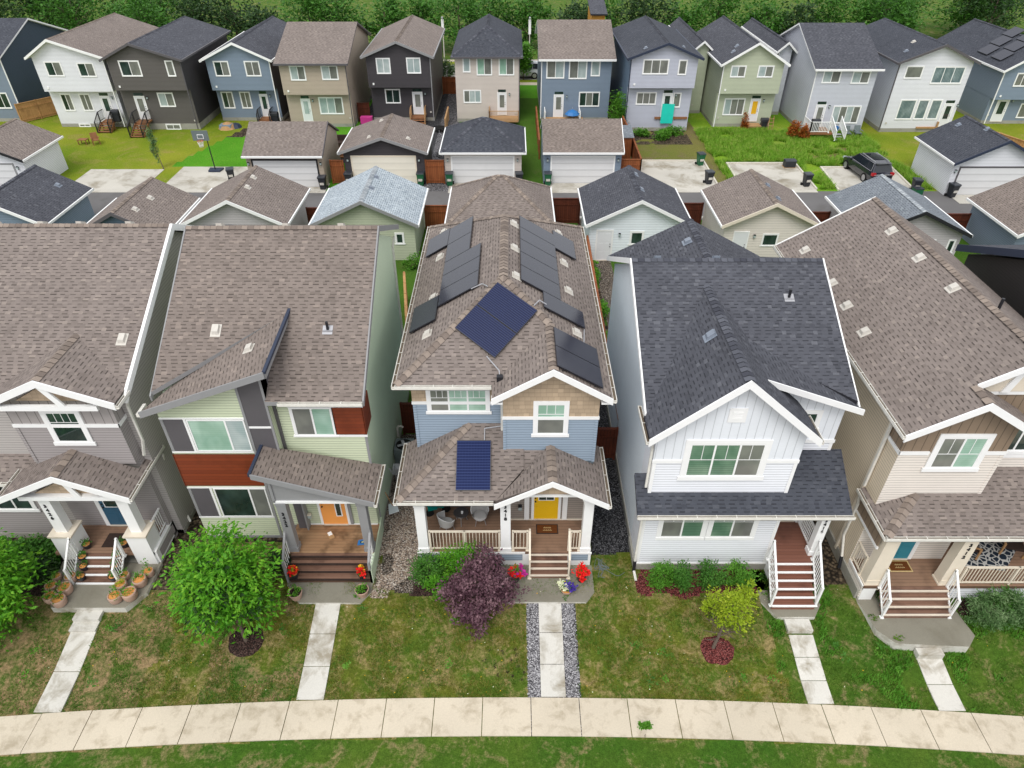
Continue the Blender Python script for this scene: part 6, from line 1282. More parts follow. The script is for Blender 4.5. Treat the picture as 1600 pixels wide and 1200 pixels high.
arm_chair('left woven patio chair on the blue house porch', -2.42, 16.95, 2.3); arm_chair('right woven patio chair on the blue house porch', -1.2, 17.3, .15)
t = thing('patio_table', 'small round dark topped table between the two woven chairs', 'table', (-1.9, 17.3, .755), local=True); MB().lathe((0, 0, .5), [(.01, 0), (.27, 0), (.29, .02), (.27, .035), (.01, .035)], 20, 'tabletop').build('table_top', t)
for a in (.5, 2.6, 4.7): MB().cyl((.12 * math.cos(a), .12 * math.sin(a), .5), (.24 * math.cos(a), .24 * math.sin(a), 0), .013, .013, 6, 'metal').build('leg', t)
o = MB().lathe((0, 0, 0), [(.035, 0), (.045, .09), (.04, .09), (.03, .02)], 10, 'white').build('mug', None, org=None); o.location = (-1.86, 17.25, 1.291); o['label'] = 'white mug on the round patio table'; o['category'] = 'mug'
t = thing('tricycle', 'teal tricycle parked behind the left woven chair', 'tricycle', (-2.85, 17.7, .755), rz=.3, local=True); MB().tube([(-.3, 0, .2), (0, 0, .4), (.3, 0, .25), (.1, 0, .55)], .03, 6, 'teal_c').box(-.35, 0, -.12, .12, .38, .45, 'teal_c').build('frame', t)
for p in ((-.3, -.02), (.35, 0)): MB().cyl((p[0], p[1] - .03, .17), (p[0], p[1] + .03, .17), .17, .17, 14, 'tyre').build('wheel', t)
def mat_(label, x0, x1, y0, y1, z, m, rim=None, deco=False):
    t = thing('doormat', label, 'doormat', ((x0 + x1) / 2, y0, z), None); MB().box(x0, x1, y0, y1, z, z + .015, rim or m).build('border', t)
    MB().box(x0 + .04, x1 - .04, y0 + .04, y1 - .04, z + .015, z + .019, m).build('pile', t)
    if deco:
        d = MB(); cx = (x0 + x1) / 2; cy = (y0 + y1) / 2
        for j, w in ((.06, .26), (-.06, .3)):
            for k in range(9): xx = cx - w / 2 + w * k / 8; d.box(xx, xx + .018, cy + j - .03, cy + j + .03 * (1 if k % 2 else .3), z + .019, z + .022, 'coir2')
        d.build('print', t)
    return t
mat_('brown coir doormat with pale print before the yellow door', .9, 1.72, 16.72, 17.18, .752, 'coir', 'mat_dark', True); mat_('dark rubber doormat before the dark blue door', -14.95, -13.75, 16.1, 16.75, .752, 'mat_dark'); mat_('patterned doormat before the teal door', 13.3, 14.1, 15.02, 15.5, .752, 'coir', 'coir2', True)
N = NT('lattice rug', .9, .1); N.pos(); vo = N.n('ShaderNodeTexVoronoi'); vo.feature = 'DISTANCE_TO_EDGE'; N.t.links.new(N._p, vo.inputs['Vector']); vo.inputs['Scale'].default_value = 5.; N.col(N.mix(N.math('LESS_THAN', vo.outputs['Distance'], .09), (.02, .03, .045), (.5, .5, .48))); MAT['rug'] = N.m
o = MB().prism([(15.9, 15.25), (17.35, 15.05), (18.6, 16.3), (16.5, 16.35)], .752, .764, 'z', 'rug').build('outdoor_rug', None, org=(17, 15.6, .752)); o['label'] = 'dark lattice patterned rug on the cream house porch'; o['category'] = 'rug'
for lab, x, y, rz in (('wooden framed chair at the left of the lattice rug', 16.4, 16.0, 1.2), ('wooden framed sofa chair at the right of the lattice rug', 18.0, 16.0, -.3)):
    t = thing('lounge_chair', lab, 'chair', (x, y, .765), 'wooden porch chairs', rz, local=True); MB().box(-.32, .32, -.3, .3, .3, .42, 'mat_dark').build('cushion', t); f = MB()
    for a in (-1, 1):
        f.box(a * .36 - .03, a * .36 + .03, -.35, .35, .52, .56, 'lumber'); f.box(a * .36 - .03, a * .36 + .03, -.35, -.29, 0, .52, 'lumber'); f.box(a * .36 - .03, a * .36 + .03, .29, .35, 0, .52, 'lumber')
    f.box(-.33, .33, .26, .32, .4, .8, 'lumber'); f.build('frame', t)
t = thing('parcel', 'small white and tan parcel on the lime house deck', 'parcel', (-6.7, 16.62, .755), rz=.6, local=True); MB().box(-.1, .1, -.16, .16, 0, .06, 'lumber').box(-.07, .07, -.02, .15, .06, .08, 'white').build('box', t)
t = thing('notice_board', 'small blue sign with a dark emblem lying on the lime house deck', 'sign', (-5.48, 16.2, .755), rz=.1, local=True); MB().prism([(-.16, 0), (.18, .02), (.14, .25), (-.14, .22)], 0, .03, 'z', 'bluep').build('panel', t); MB().box(-.06, .08, .06, .17, .03, .036, 'potblk').box(-.02, .05, .09, .13, .036, .04, 'fl_white').build('emblem', t)
t = thing('air_conditioner', 'grey green air conditioner between the lime and blue houses', 'air conditioner', (-4.58, 21.4, 0), local=True)
MB().box(-.38, .38, -.38, .38, .1, .95, 'acg').box(-.4, .4, -.42, .42, 0, .1, 'found').build('cabinet', t); MB().lathe((0, 0, .955), [(.34, 0), (.33, .01), (.3, .005), (.02, .0)], 20, 'tyre').build('fan_guard', t); m = MB()
for a in range(4): m.beam((0, 0, .975), (.28 * math.cos(a * 1.57 + .4), .28 * math.sin(a * 1.57 + .4), .97), .12, .01, 'metal')
m.build('fan', t)
for lab, x, y, z in (('white intake elbow pipe on the lime wall beside the air conditioner', -4.95, 22.2, 1.0), ('gas meter on the lime wall beside the air conditioner', -4.9, 20.2, .7)):
    t = thing('pipe' if 'pipe' in lab else 'gas_meter', lab, 'pipe' if 'pipe' in lab else 'meter', (x, y, z), local=True)
    if 'pipe' in lab: MB().tube([(0, 0, -.3), (0, 0, .2), (.12, 0, .3), (.26, 0, .22)], .05, 8, 'vent').build('tube', t)
    else: MB().box(0, .25, -.15, .15, -.2, .15, 'metal').cyl((.1, 0, .0), (.3, 0, .0), .13, .13, 12, 'metal').build('body', t); MB().tube([(.1, -.1, -.7), (.1, -.1, .3), (.1, -.6, .3), (0, -.6, .6)], .025, 6, 'metal').build('tube', t)
t = thing('shovel', 'white bladed snow shovel leaning on the lime house wall', 'shovel', (-4.72, 18.3, .35), rz=.3, local=True); MB().cyl((-.15, .1, .9), (.05, 0, .2), .02, .02, 6, 'lumber').build('handle', t); MB().prism([(-.15, -.25), (.25, -.2), (.22, .3), (-.1, .25)], .0, .05, 'z', 's_ice').build('blade', t)
t = thing('garden_hose', 'tangled blue grey hose on the grass right of the blue house', 'hose', (3.25, 15.75, 0), local=True); rr = random.Random(5); pts = [(rr.gauss(0, .15), rr.gauss(0, .17), .02 + .001 * i) for i in range(30)] + [(.4 + .12 * i, -.25 - .1 * math.sin(i), .02) for i in range(6)]
cv = []
for i in range(len(pts) - 3):
    a, b, c, d = [V(p) for p in pts[i:i + 4]]
    for k in range(4): s = k / 4; cv.append(.5 * ((2 * b) + (c - a) * s + (2 * a - 5 * b + 4 * c - d) * s * s + (3 * b - a - 3 * c + d) * s ** 3))
MB().tube(cv, .009, 5, 'acg').build('coil', t)

# =================================================================== terrain
def gz(x, y):
    if y >= 14.7: return 0.
    if y <= 11.3: return -.62
    t = (14.7 - y) / 3.4; return -.62 * (t * .75 + .25 * t * t * (3 - 2 * t))
def edge(x): return 11.19 - .0024 * x * x
def zone(x, y):
    w = mnoise.noise(V((x * .9, y * .9, 3.1))) * .35; X = x + w; Y = y + w * .8
    if y < edge(x) - 1.22: return 'road' if y < 7.6 else ('kerbm' if y < 7.8 else 'g_green')
    if y < 17:
        if 4.6 < X < 8.95 and 14.65 < Y < 15.9: return 'mulch_red'
        if -3.5 < X < -.3 and 14.55 < y < 16: return 'mulch_dark'
        if X < -16.3 and Y > 14.6: return 'mulch_dark'
        if 15.6 < X and Y > 13.9: return 'mulch_dark'
        if .5 < x < 2.16 and y < 14.5: return 'gravelB'
        if -5.02 < X < -3.3 and Y > 14.75: return 'gravelA'
        if -12.9 < X < -11.5 and Y > 14.9: return 'soil'
        if 2.85 < X < 4.6 and Y > 16.4: return 'gravelD'
        if 10.7 < X < 12.2 and Y > 15.0: return 'soil'
        if X < -11.8: return 'g_patchy'
        if X < -7: return 'g_patchy' if mnoise.noise(V((x * .5, y * .5, 9))) > .05 else 'g_moss'
        if X < 8.8: return 'g_moss'
        return 'g_green'
    if y < 31:
        if -5.1 < x < -3.3: return 'gravelA' if y < 23 else 'g_side'
        if 2.8 < x < 4.6: return 'gravelD'
        if -12.8 < x < -11.4: return 'soil'
        return 'soil'
    if y < 46.4:
        if 5.3 < x < 6.4: return 'gravelA'
        if 4.6 < X < 5.3: return 'soil'
        return 'g_side'
    if y < 51.6: return 'asphalt'
    if y < 66 + 15:
        if .7 < x < 2.9: return 'g_side' if y < 78 else 'g_lush'
        if x < -29.0 + (y - 57) * .3 and y > 51: return 'g_back'
        if x < -21.3: return ('soil' if (Y > 65 and X > -28.5) else 'g_lush') if y > 57 else 'g_back'
        if x < -15: return 'g_lush'
        if x < -13.2: return 'g_lush' if y < 58 else 'gravelD'
        if x < -7.0: return 'gravelD'
        if x < -5.2: return 'gravelB'
        if x < 10.3: return 'soil' if x > 8.6 else ('gravelB' if y < 53.5 else 'g_side')
        if X < 17.5: return ('soil' if Y > 62.8 and w > -.1 else 'g_dry') if x < 16.5 else 'g_dry'
        if X < 33: return 'g_long' if not (X > 26 and 58 < Y < 62 and w > .02) else 'g_dry'
        if X < 37: return 'g_back'
        return 'g_back'
    if y < 83.3: return 'g_lush'
    if y < 84.8: return 'sidewalk'
    if y < 86: return 'g_back'
    if y < 93: return 'road'
    if y < 94.9: return 'g_back'
    if y < 96.2: return 'sidewalk'
    return 'g_green'
def lin(a, b, s):
    n = max(1, int(round((b - a) / s))); return [a + (b - a) * k / n for k in range(n)]
xs = [-600, -300, -150, -90] + lin(-66, -44, .7) + lin(-44, -22, .4) + lin(-22, 22, .13) + lin(22, 44, .35) + lin(44, 66, .7) + [66, 90, 150, 300, 600]
ys = [-60, -20, 2, 5] + lin(7, 17.2, .12) + lin(17.2, 31, .5) + lin(31, 46, .6) + lin(46, 72, .3) + lin(72, 98, .6) + [98, 104, 115, 140, 200, 350, 700]
me = bpy.data.meshes.new('ground'); vs = []; fs = []; mi = []; used = []
for y in ys:
    for x in xs: vs.append((x, y, gz(x, y) if y > 7 else -.75 if y < 7.6 else -.62))
W = len(xs)
for j in range(len(ys) - 1):
    for i in range(W - 1):
        zn = zone((xs[i] + xs[i + 1]) / 2, (ys[j] + ys[j + 1]) / 2)
        if zn not in used: used.append(zn)
        fs.append((j * W + i, j * W + i + 1, (j + 1) * W + i + 1, (j + 1) * W + i)); mi.append(used.index(zn))
me.from_pydata(vs, [], fs)
for u in used: me.materials.append(MAT[u])
me.polygons.foreach_set('material_index', mi); o = bpy.data.objects.new('ground', me); COL.objects.link(o); o['kind'] = 'structure'

# pavement, paths, slabs, pads
def struct(m, name): o = m.build(name); o['kind'] = 'structure'; return o
m = MB(); x = -30.
R5 = random.Random(3)
while x < 30:
    x1 = x + 1.53; g = .012
    a0, a1 = edge(x + g), edge(x1 - g); j = R5.uniform(-.006, .006); zt = -.585 + j
    P = [(x + g, a0 - 1.2, zt), (x1 - g, a1 - 1.2, zt), (x1 - g, a1, zt), (x + g, a0, zt)]; L = [(p[0], p[1], -.7) for p in P]
    m.poly(P, 'sidewalk')
    for k in range(4): m.poly([P[k], L[k], L[(k + 1) % 4], P[(k + 1) % 4]], 'sidewalk')
    x = x1
struct(m, 'pavement')
def path(x0, x1, ya, yb, cuts, gap=.012, lift=.03, dx=0.):
    m = MB(); ys_ = [ya + (yb - ya) * k / cuts for k in range(cuts + 1)]
    for a, b in zip(ys_, ys_[1:]):
        a2, b2 = a + gap, b - gap; sx = lambda y: dx * (y - ya) / (yb - ya)
        za, zb = gz(0, a2) + lift, gz(0, b2) + lift
        P = [(x0 + sx(a2), a2, za), (x1 + sx(a2), a2, za), (x1 + sx(b2), b2, zb), (x0 + sx(b2), b2, zb)]; L = [(p[0], p[1], p[2] - .2) for p in P]
        m.poly(P, 'conc')
        for k in range(4): m.poly([P[k], L[k], L[(k + 1) % 4], P[(k + 1) % 4]], 'conc')
    struct(m, 'path')
path(-15.0, -14.15, edge(-14.5) + .02, 13.3, 2); path(-6.86, -6.0, edge(6.4) + .02, 14.28, 3); path(.93, 1.72, edge(1.3) + .02, 14.3, 3); path(9.38, 10.2, edge(9.8) + .02, 13.2, 3); path(13.42, 14.25, edge(13.8) + .02, 12.45, 2)
m = MB(); m.box(-15.05, -14.15, 13.62, 13.98, -.5, .0, 'conc'); m.box(-15.05, -14.15, 13.28, 13.62, -.5, -.14, 'conc'); m.box(9.35, 10.2, 13.25, 13.7, -.5, -.08, 'conc'); m.box(13.4, 14.25, 12.4, 12.66, -.6, -.16, 'conc'); struct(m, 'path_steps')
def slabp(poly, z=.02, d=.5, mt='slab'): 
    m = MB(); m.prism(poly, z - d, z, 'z', 'conc', mt); struct(m, 'porch_slab')
slabp([(-16.5, 15.9), (-16.3, 14.6), (-15.9, 13.98), (-13.35, 13.98), (-12.85, 14.6), (-12.85, 15.9)], .15); slabp([(-8.05, 15.86), (-8.05, 15.0), (-7.45, 14.27), (-5.3, 14.27), (-4.98, 14.7), (-4.98, 15.86)]); slabp([(-.4, 15.87), (-.4, 14.3), (2.6, 14.3), (2.92, 14.7), (2.92, 15.87)])
slabp([(8.72, 15.72), (8.72, 14.3), (9.1, 13.72), (10.4, 13.72), (10.75, 14.2), (10.75, 15.3)], .0); slabp([(12.1, 15.5), (12.1, 14.3), (12.3, 13.2), (12.75, 12.72), (15.1, 12.6), (15.5, 13.0), (15.25, 14.6), (15.25, 15.5)], .0)
def pad(x0, x1, y0, y1, curb=True, skew=0., mt='pad'):
    m = MB(); m.prism([(x0, y0), (x1, y0), (x1 + skew, y1), (x0 + skew, y1)], -.1, .03, 'z', mt)
    if curb:
        m.prism([(x0 - .14, y0 + .6), (x0, y0 + .6), (x0 + skew, y1), (x0 - .14 + skew, y1)], -.1, .12, 'z', 'kerbm'); m.prism([(x1, y0 + .6), (x1 + .14, y0 + .6), (x1 + .14 + skew, y1), (x1 + skew, y1)], -.1, .12, 'z', 'kerbm'); m.prism([(x0 - .14 + skew, y1), (x1 + .14 + skew, y1), (x1 + .14 + skew, y1 + .14), (x0 - .14 + skew, y1 + .14)], -.1, .125, 'z', 'kerbm')
    struct(m, 'parking_pad')
def ring(x, y, r, mt, seed):
    R_ = random.Random(seed); m = MB(); n = 40; k = m.m(mt); P = []
    for t in range(n): a = t * 2 * math.pi / n; q = r * (1 + .12 * mnoise.noise(V((math.cos(a) * 2, math.sin(a) * 2, seed))) + R_.uniform(-.04, .04)); P.append((x + q * math.cos(a), y + q * .85 * math.sin(a)))
    z = lambda p, h: gz(*p) + h
    for t in range(n):
        a, b = P[t], P[(t + 1) % n]; a2 = (x + (a[0] - x) * .8, y + (a[1] - y) * .8); b2 = (x + (b[0] - x) * .8, y + (b[1] - y) * .8)
        m.poly([(*a, z(a, .004)), (*b, z(b, .004)), (*b2, z(b2, .05)), (*a2, z(a2, .05))], mt); m.poly([(*a2, z(a2, .05)), (*b2, z(b2, .05)), (x, y, gz(x, y) + .07)], mt)
    o = m.build('mulch_ring'); o['kind'] = 'structure'
ring(-8.97, 12.98, .6, 'mulch_dark', 1); ring(6.86, 12.7, .56, 'mulch_red', 2)
pad(-35.3, -29.15, 51.4, 56.4, False); pad(-27.75, -21.2, 51.4, 57.0, False); pad(10.6, 16.3, 51.4, 58.3, True, .1); pad(18.2, 23.9, 51.4, 57.7, True, .2); pad(25.7, 31.5, 51.2, 56.7, True, .4)
for a, b in ((-43, -37.6), (-20.4, -14.6), (-12.8, -7.2), (-5, .5), (2.7, 8.5)): pad(a, b, 51.3, 53.28, False)
pad(33.8, 39.5, 49.2, 50.88, False)
pad(-50, 50, 46.5, 46.9, False, mt='conc')

# =================================================================== vegetation
plant('leafy_tree', 'bright green leafy tree in a dark mulch ring before the lime house', 'tree', (-8.95, 12.98, gz(0, 13) - .03), (-9.35, 13.55, 2.05), (1.45, 1.3, 1.6), 8500, .19, 'lf_bright', 1, 150, .07, hollow=.5, drop=.5, asp=.4, nl=14, extra=[((-9.35, 13.55, 1.9), (1.2, 1.1, 1.3), 1500, .2, 'lf_dark', 76, 40, .3)])  # extra dark inner leaves paint the shade deep in the crown
plant('leafy_tree', 'bright green tree cut by the left edge of the photo', 'tree', (-17.5, 13.1, -.25), (-17.6, 13.6, 1.8), (1.55, 1.5, 1.75), 8000, .19, 'lf_bright', 2, 110, .06, hollow=.5, drop=.4, asp=.45, nl=10)
plant('purple_shrub', 'large purple leaved shrub in front of the blue house', 'shrub', (-1.1, 14.2, -.05), (-1.15, 14.3, 1.0), (.8, .7, .85), 2600, .12, 'lf_purple', 3, 60, .035, hollow=.2, asp=.55, nl=30, extra=[((-1.9, 14.1, .75), (.55, .6, .6), 1100, .12, 'lf_purple', 71, 26, .2, 0, .55), ((-.5, 14.25, .8), (.65, .55, .6), 1300, .12, 'lf_purple', 72, 26, .2, 0, .55), ((-1.2, 13.5, .5), (.6, .65, .55), 1300, .12, 'lf_purple', 73, 26, .2, .1, .55), ((-1.0, 15.0, 1.25), (.55, .45, .6), 900, .11, 'lf_purple', 74, 22, .2, 0, .55), ((.05, 14.35, .6), (.5, .3, .35), 240, .11, 'lf_purple', 75, 12, .1, 0, .4)])
plant('small_shrub', 'round green shrub at the left corner of the blue house porch', 'shrub', (-2.95, 15.2, 0), (-2.95, 15.2, .62), (.58, .5, .6), 2600, .085, 'lf_mid', 4, 40, .02, group='green shrubs before the blue house porch')
plant('small_shrub', 'tall bright shrub against the middle of the blue house porch', 'shrub', (-1.75, 15.4, 0), (-1.75, 15.35, .85), (.85, .42, .75), 3600, .085, 'lf_bright', 5, 50, .02, group='green shrubs before the blue house porch')
plant('small_shrub', 'light green shrub beside the purple shrub', 'shrub', (-2.5, 14.7, 0), (-2.5, 14.68, .45), (.48, .4, .45), 2000, .08, 'lf_bright', 6, 30, .02, group='green shrubs before the blue house porch')
plant('small_shrub', 'small dark purple shrub in the mulch below the porch rail', 'shrub', (-.75, 15.6, 0), (-.75, 15.6, .4), (.42, .25, .4), 900, .07, 'lf_purple', 66, 20, .02)
plant('small_tree', 'yellow green young tree in a red mulch ring', 'tree', (6.72, 12.75, gz(0, 12.75)), (7.15, 13.15, 1.25), (.6, .58, .75), 1500, .1, 'lf_yellow', 7, 40, .06, hollow=.4, nl=22, extra=[((6.75, 13.5, 1.0), (.4, .45, .55), 600, .1, 'lf_yellow', 77, 18, .3), ((7.65, 13.7, 1.5), (.4, .35, .5), 500, .1, 'lf_yellow', 78, 14, .3)])
for i, (x, y, rx, lab) in enumerate(((5.35, 15.05, .5, 'first green shrub from the left below the white house windows'), (6.1, 15.0, .38, 'second green shrub from the left below the white house windows'), (7.1, 15.1, .5, 'third green shrub from the left below the white house windows'), (8.05, 15.1, .5, 'dark green shrub nearest the white house steps'))):
    plant('small_shrub', lab, 'shrub', (x, y, 0), (x, y, .45), (rx, .42, .48), 1900, .085, 'lf_mid' if i % 3 else 'lf_lime', 10 + i, 30, .02, group='green shrubs below the white house windows')
for i, (x, y, s, mt, lab) in enumerate(((16.25, 13.75, 1., 'lf_silver', 'silver green shrub at the left end of the cream house bed'), (17.4, 13.8, .9, 'lf_silver', 'silver green shrub at the right end of the cream house bed'), (16.9, 14.15, .7, 'lf_mid', 'dark green shrub between the silver green ones'), (18.4, 13.6, .6, 'lf_mid', 'shrub at the right edge before the cream house'))):
    plant('small_shrub', lab, 'shrub', (x, y, 0), (x, y, .5 * s), (.75 * s, .6 * s, .62 * s), 2800, .13, mt, 16 + i, 40, .02, group='shrubs before the cream house', asp=.25)
for i, (x, y, s, mt) in enumerate(((-17.1, 16.2, .55, 'lf_mid'), (-17.9, 16.4, .6, 'lf_mid'), (-18.8, 16.3, .6, 'lf_mid'), (-17.0, 15.4, .45, 'lf_dark'), (-17.7, 15.5, .5, 'lf_mid'), (-18.6, 15.3, .55, 'lf_dark'))):
    plant('small_shrub', ['low green plant nearest the left pillar', 'low green plant below the left bay', 'low green plant at the left edge below the bay', 'dark leafy plant beside the left railing', 'dark green plant in the left bed middle', 'dark plant at the left edge of the bed'][i] + ' of the taupe house', 'shrub', (x, y, 0), (x, y, .3), (s, s * .8, .38), 1500, .12, mt, 26 + i, 30, .02, group='plants in the bed left of the taupe house', asp=.6)
plant('small_shrub', 'dark shrub behind the bright tree against the lime house', 'shrub', (-8.45, 15.6, 0), (-8.45, 15.6, .5), (.4, .45, .55), 1500, .09, 'lf_dark', 34, 30, .02)
plant('conifer_tree', 'narrow bright green conifer beside the blue house beyond the lane', 'tree', (10.0, 66.8, 0), (10.0, 66.8, 1.7), (.7, .7, 1.9), 3500, .2, 'lf_lime', 35, 60, .08, hollow=.1)
plant('young_tree', 'thin staked sapling at the corner of the left parking pad', 'tree', (-29.25, 56.5, 0), (-29.6, 56.7, 1.9), (.28, .28, 1.4), 900, .16, 'lf_silver', 36, 20, .04)
plant('small_tree', 'orange brown dying conifer left of the white railed deck', 'tree', (26.1, 64.4, 0), (26.1, 64.4, .8), (.4, .35, .95), 1500, .16, 'lf_orange', 37, 20, .03, group='dying conifers'); plant('small_tree', 'orange brown dying conifer nearest the white railed deck', 'tree', (26.9, 63.9, 0), (26.9, 63.9, .7), (.4, .35, .8), 1500, .16, 'lf_orange', 38, 20, .03, group='dying conifers'); plant('small_tree', 'orange brown dying conifer by the sage house steps', 'tree', (22.3, 67.0, 0), (22.3, 67.0, .9), (.35, .3, 1.0), 1200, .16, 'lf_orange', 39, 20, .03, group='dying conifers')
for i, (x, y) in enumerate(((12.2, 65.2), (14.3, 65.0), (15.3, 65.6), (13.9, 64.2))):
    plant('small_shrub', ['weedy plant at the left under the lilac house', 'weedy plant in the middle under the lilac house', 'weedy plant at the right under the lilac house', 'yellowish weed in front of the lilac house bed'][i], 'plant', (x, y, 0), (x, y, .3), (.7, .55, .45), 900, .18, 'lf_lime', 40 + i, 20, .02, group='weeds under the lilac house')
for i, (x, y, s) in enumerate(((4.95, 37.2, .45), (5.0, 33.0, .35), (5.0, 29.8, .35))):
    plant('small_shrub', ['bright shrub near the white garage door', 'bright shrub halfway along the orange brown fence', 'bright shrub at the near end of the orange brown fence'][i], 'shrub', (x, y, 0), (x, y, .5), (s, s * 1.6, .55), 1100, .12, 'lf_bright', 46 + i, 20, .02, group='shrubs along the orange brown fence')
plant('small_shrub', 'leafy plant at the corner of the lime green garage', 'shrub', (-6.2, 38.9, 0), (-6.2, 38.9, .4), (.6, .4, .5), 900, .13, 'lf_lime', 50, 20, .02)
plant('young_tree', 'round young green tree by the far street between the cream and blue houses', 'tree', (1.35, 86.0, 0), (1.35, 86.0, 2.4), (1.0, 1.0, 1.6), 3500, .3, 'lf_lime', 51, 50, .07, hollow=.2)
plant('young_tree', 'reddish young tree behind the cream house', 'tree', (-7.2, 82.5, 0), (-7.2, 82.5, 1.6), (.8, .8, 1.4), 1800, .24, 'lf_silver', 52, 40, .05, hollow=.2)
plant('young_tree', 'small green tree by the far street right of the blue house', 'tree', (10.9, 87.0, 0), (10.9, 87.0, 1.8), (.5, .5, 1.6), 1200, .25, 'lf_mid', 53, 30, .05, hollow=.2)
R8 = random.Random(8)
for i in range(40):
    x = -52 + i * 5.0 + R8.uniform(-1, 1); y = 100.5 + R8.uniform(-1.5, 4); s = R8.uniform(.85, 1.25)
    if i > 21: k = i - 22; x = (-1 if k % 2 else 1) * (52 + 5.5 * (k // 2)) * (.95 if k < 10 else .8) + R8.uniform(-2, 2); y = 104 + (k % 5) * 3.5; s = R8.uniform(1.1, 1.6)
    side = 'left of' if x < -1 else 'right of'
    plant('broadleaf_tree', 'dark green tree in the belt beyond the far street', 'tree', (x, y, 0), (x, y, 3.6 * s), (2.9 * s, 2.6 * s, 3.1 * s), 2600, .5, R8.choice(['lf_mid', 'lf_dark', 'lf_mid']), 60 + i, 50, .18, group='trees in the belt beyond the far street', hollow=.35)

# grass blades
def blades(name, n, area, mat, h, w, seed, test=None, clump=0):
    R_ = random.Random(seed); m = MB(); k = m.m(mat); x0, x1, y0, y1 = area; c = 0; tries = 0
    while c < n and tries < n * 8:
        tries += 1; x = R_.uniform(x0, x1); y = R_.uniform(y0, y1)
        if test and not test(x, y): continue
        z = gz(x, y) - .01
        for _ in range(3):
            a = R_.uniform(0, 6.28); hh = h * R_.uniform(.5, 1.3); lx, ly = math.cos(a) * hh * .7, math.sin(a) * hh * .7; px, py = -math.sin(a) * w, math.cos(a) * w
            ox, oy = R_.uniform(-.05, .05), R_.uniform(-.05, .05); i = len(m.v); m.v += [(x + ox - px, y + oy - py, z), (x + ox + px, y + oy + py, z), (x + ox + lx, y + oy + ly, z + hh)]; m.f.append([i, i + 1, i + 2]); m.mi.append(k); m.uv.append(None)
        c += 1
    o = m.build(name, recalc=False); return o
ns = lambda x, y, s, o: mnoise.noise(V((x * s, y * s, o)))
blk = lambda x, y: (x - 6.86) ** 2 + (y - 12.7) ** 2 > .4 and (x + 8.97) ** 2 + (y - 12.98) ** 2 > .45 and zone(x, y).startswith('g_') and y > edge(x) - .06 * (1 + ns(x, y, 3, 1)) and not (-15.2 < x < -13.95 or -7.0 < x < -5.85 or 9.2 < x < 10.4 or 13.25 < x < 14.4)
blk2 = lambda x, y: (x - 6.86) ** 2 + (y - 12.7) ** 2 > .33 and (x + 8.97) ** 2 + (y - 12.98) ** 2 > .38 and zone(x, y).startswith('g_') and y > edge(x) - .05 * (1 + ns(x, y, 3, 1)) and not (-14.97 < x < -14.2 or -6.83 < x < -6.03 or 9.42 < x < 10.16 or 13.46 < x < 14.2)
for nm, n, ar, mt, h, w, sd, ts, lab in (
    ('lawn_grass', 27000, (-20, 20, 10.6, 16.8), 'lf_grass', .065, .013, 1, lambda x, y: blk2(x, y) and ns(x, y, 1.3, 4) > -.1, 'short green lawn grass in front of the houses'),
    ('lawn_moss', 14000, (-12, 9, 10.9, 16.2), 'lf_grass_y', .055, .013, 2, lambda x, y: blk2(x, y) and ns(x, y, 1.1, 14) > .0, 'yellowish lawn grass in front of the middle houses'),
    ('weeds', 3800, (8.7, 20, 10.8, 17), 'lf_lime', .13, .02, 3, lambda x, y: blk(x, y) and ns(x, y, 1.0, 7) > .12, 'leafy weeds in the lawns of the right hand houses'),
    ('long_grass', 16000, (17, 34, 52, 67), 'lf_long', .38, .035, 4, lambda x, y: zone(x, y) == 'g_long' and ns(x, y, .5, 2) > -.25 and not (18.0 < x < 24.3 and y < 58) and not (25.5 < x < 32 and y < 57), 'long grass in the overgrown yards beyond the lane')):
    o = blades(nm, n, ar, mt, h, w, sd, ts); o['kind'] = 'stuff'; o['label'] = lab; o['category'] = 'grass'
# loose stones beside the lime house and grey chippings along the centre path
def stones(name, n, area, mats, r, seed, test=None):
    R_ = random.Random(seed); m = MB(); x0, x1, y0, y1 = area; c = 0
    while c < n:
        x = R_.uniform(x0, x1); y = R_.uniform(y0, y1)
        c += 1
        if test and not test(x, y): continue
        z = gz(x, y); q = r * R_.uniform(.5, 1.4); k = m.m(R_.choice(mats)); i = len(m.v); a = R_.uniform(0, 3)
        for t in range(5): b = a + t * 1.2566; m.v.append((x + math.cos(b) * q, y + math.sin(b) * q * .8, z))
        m.v.append((x + R_.uniform(-.3, .3) * q, y, z + q * .8))
        for t in range(5): m.f.append([i + t, i + (t + 1) % 5, i + 5]); m.mi.append(k); m.uv.append(None)
    o = m.build(name, recalc=False); o['kind'] = 'stuff'; return o
for i, c in enumerate(((.5, .45, .39), (.25, .19, .145), (.09, .07, .06), (.34, .27, .21))): MAT['st%d' % i] = plain('stone %d' % i, c, .8, .2, .2, 30.)
for i, c in enumerate(((.5, .49, .5), (.22, .215, .225), (.07, .066, .072))): MAT['sg%d' % i] = plain('chipping %d' % i, c, .8, .2, .2, 30.)
o = stones('loose_stones', 11000, (-5.0, -3.3, 14.5, 19.5), ['st0', 'st1', 'st2', 'st3'], .032, 5, lambda x, y: ns(x, y, 1.2, 3) + (y - 15.2) * .5 > -.1); o['label'] = 'mixed pebbles between the lime and blue houses'; o['category'] = 'gravel'
o = stones('path_chippings', 9000, (.5, 2.16, 11.2, 14.28), ['sg0', 'sg1', 'sg1', 'sg2'], .024, 6, lambda x, y: x < .92 or x > 1.73); o['label'] = 'grey chippings on both sides of the centre path'; o['category'] = 'gravel'
m = MB(); R_ = random.Random(77)
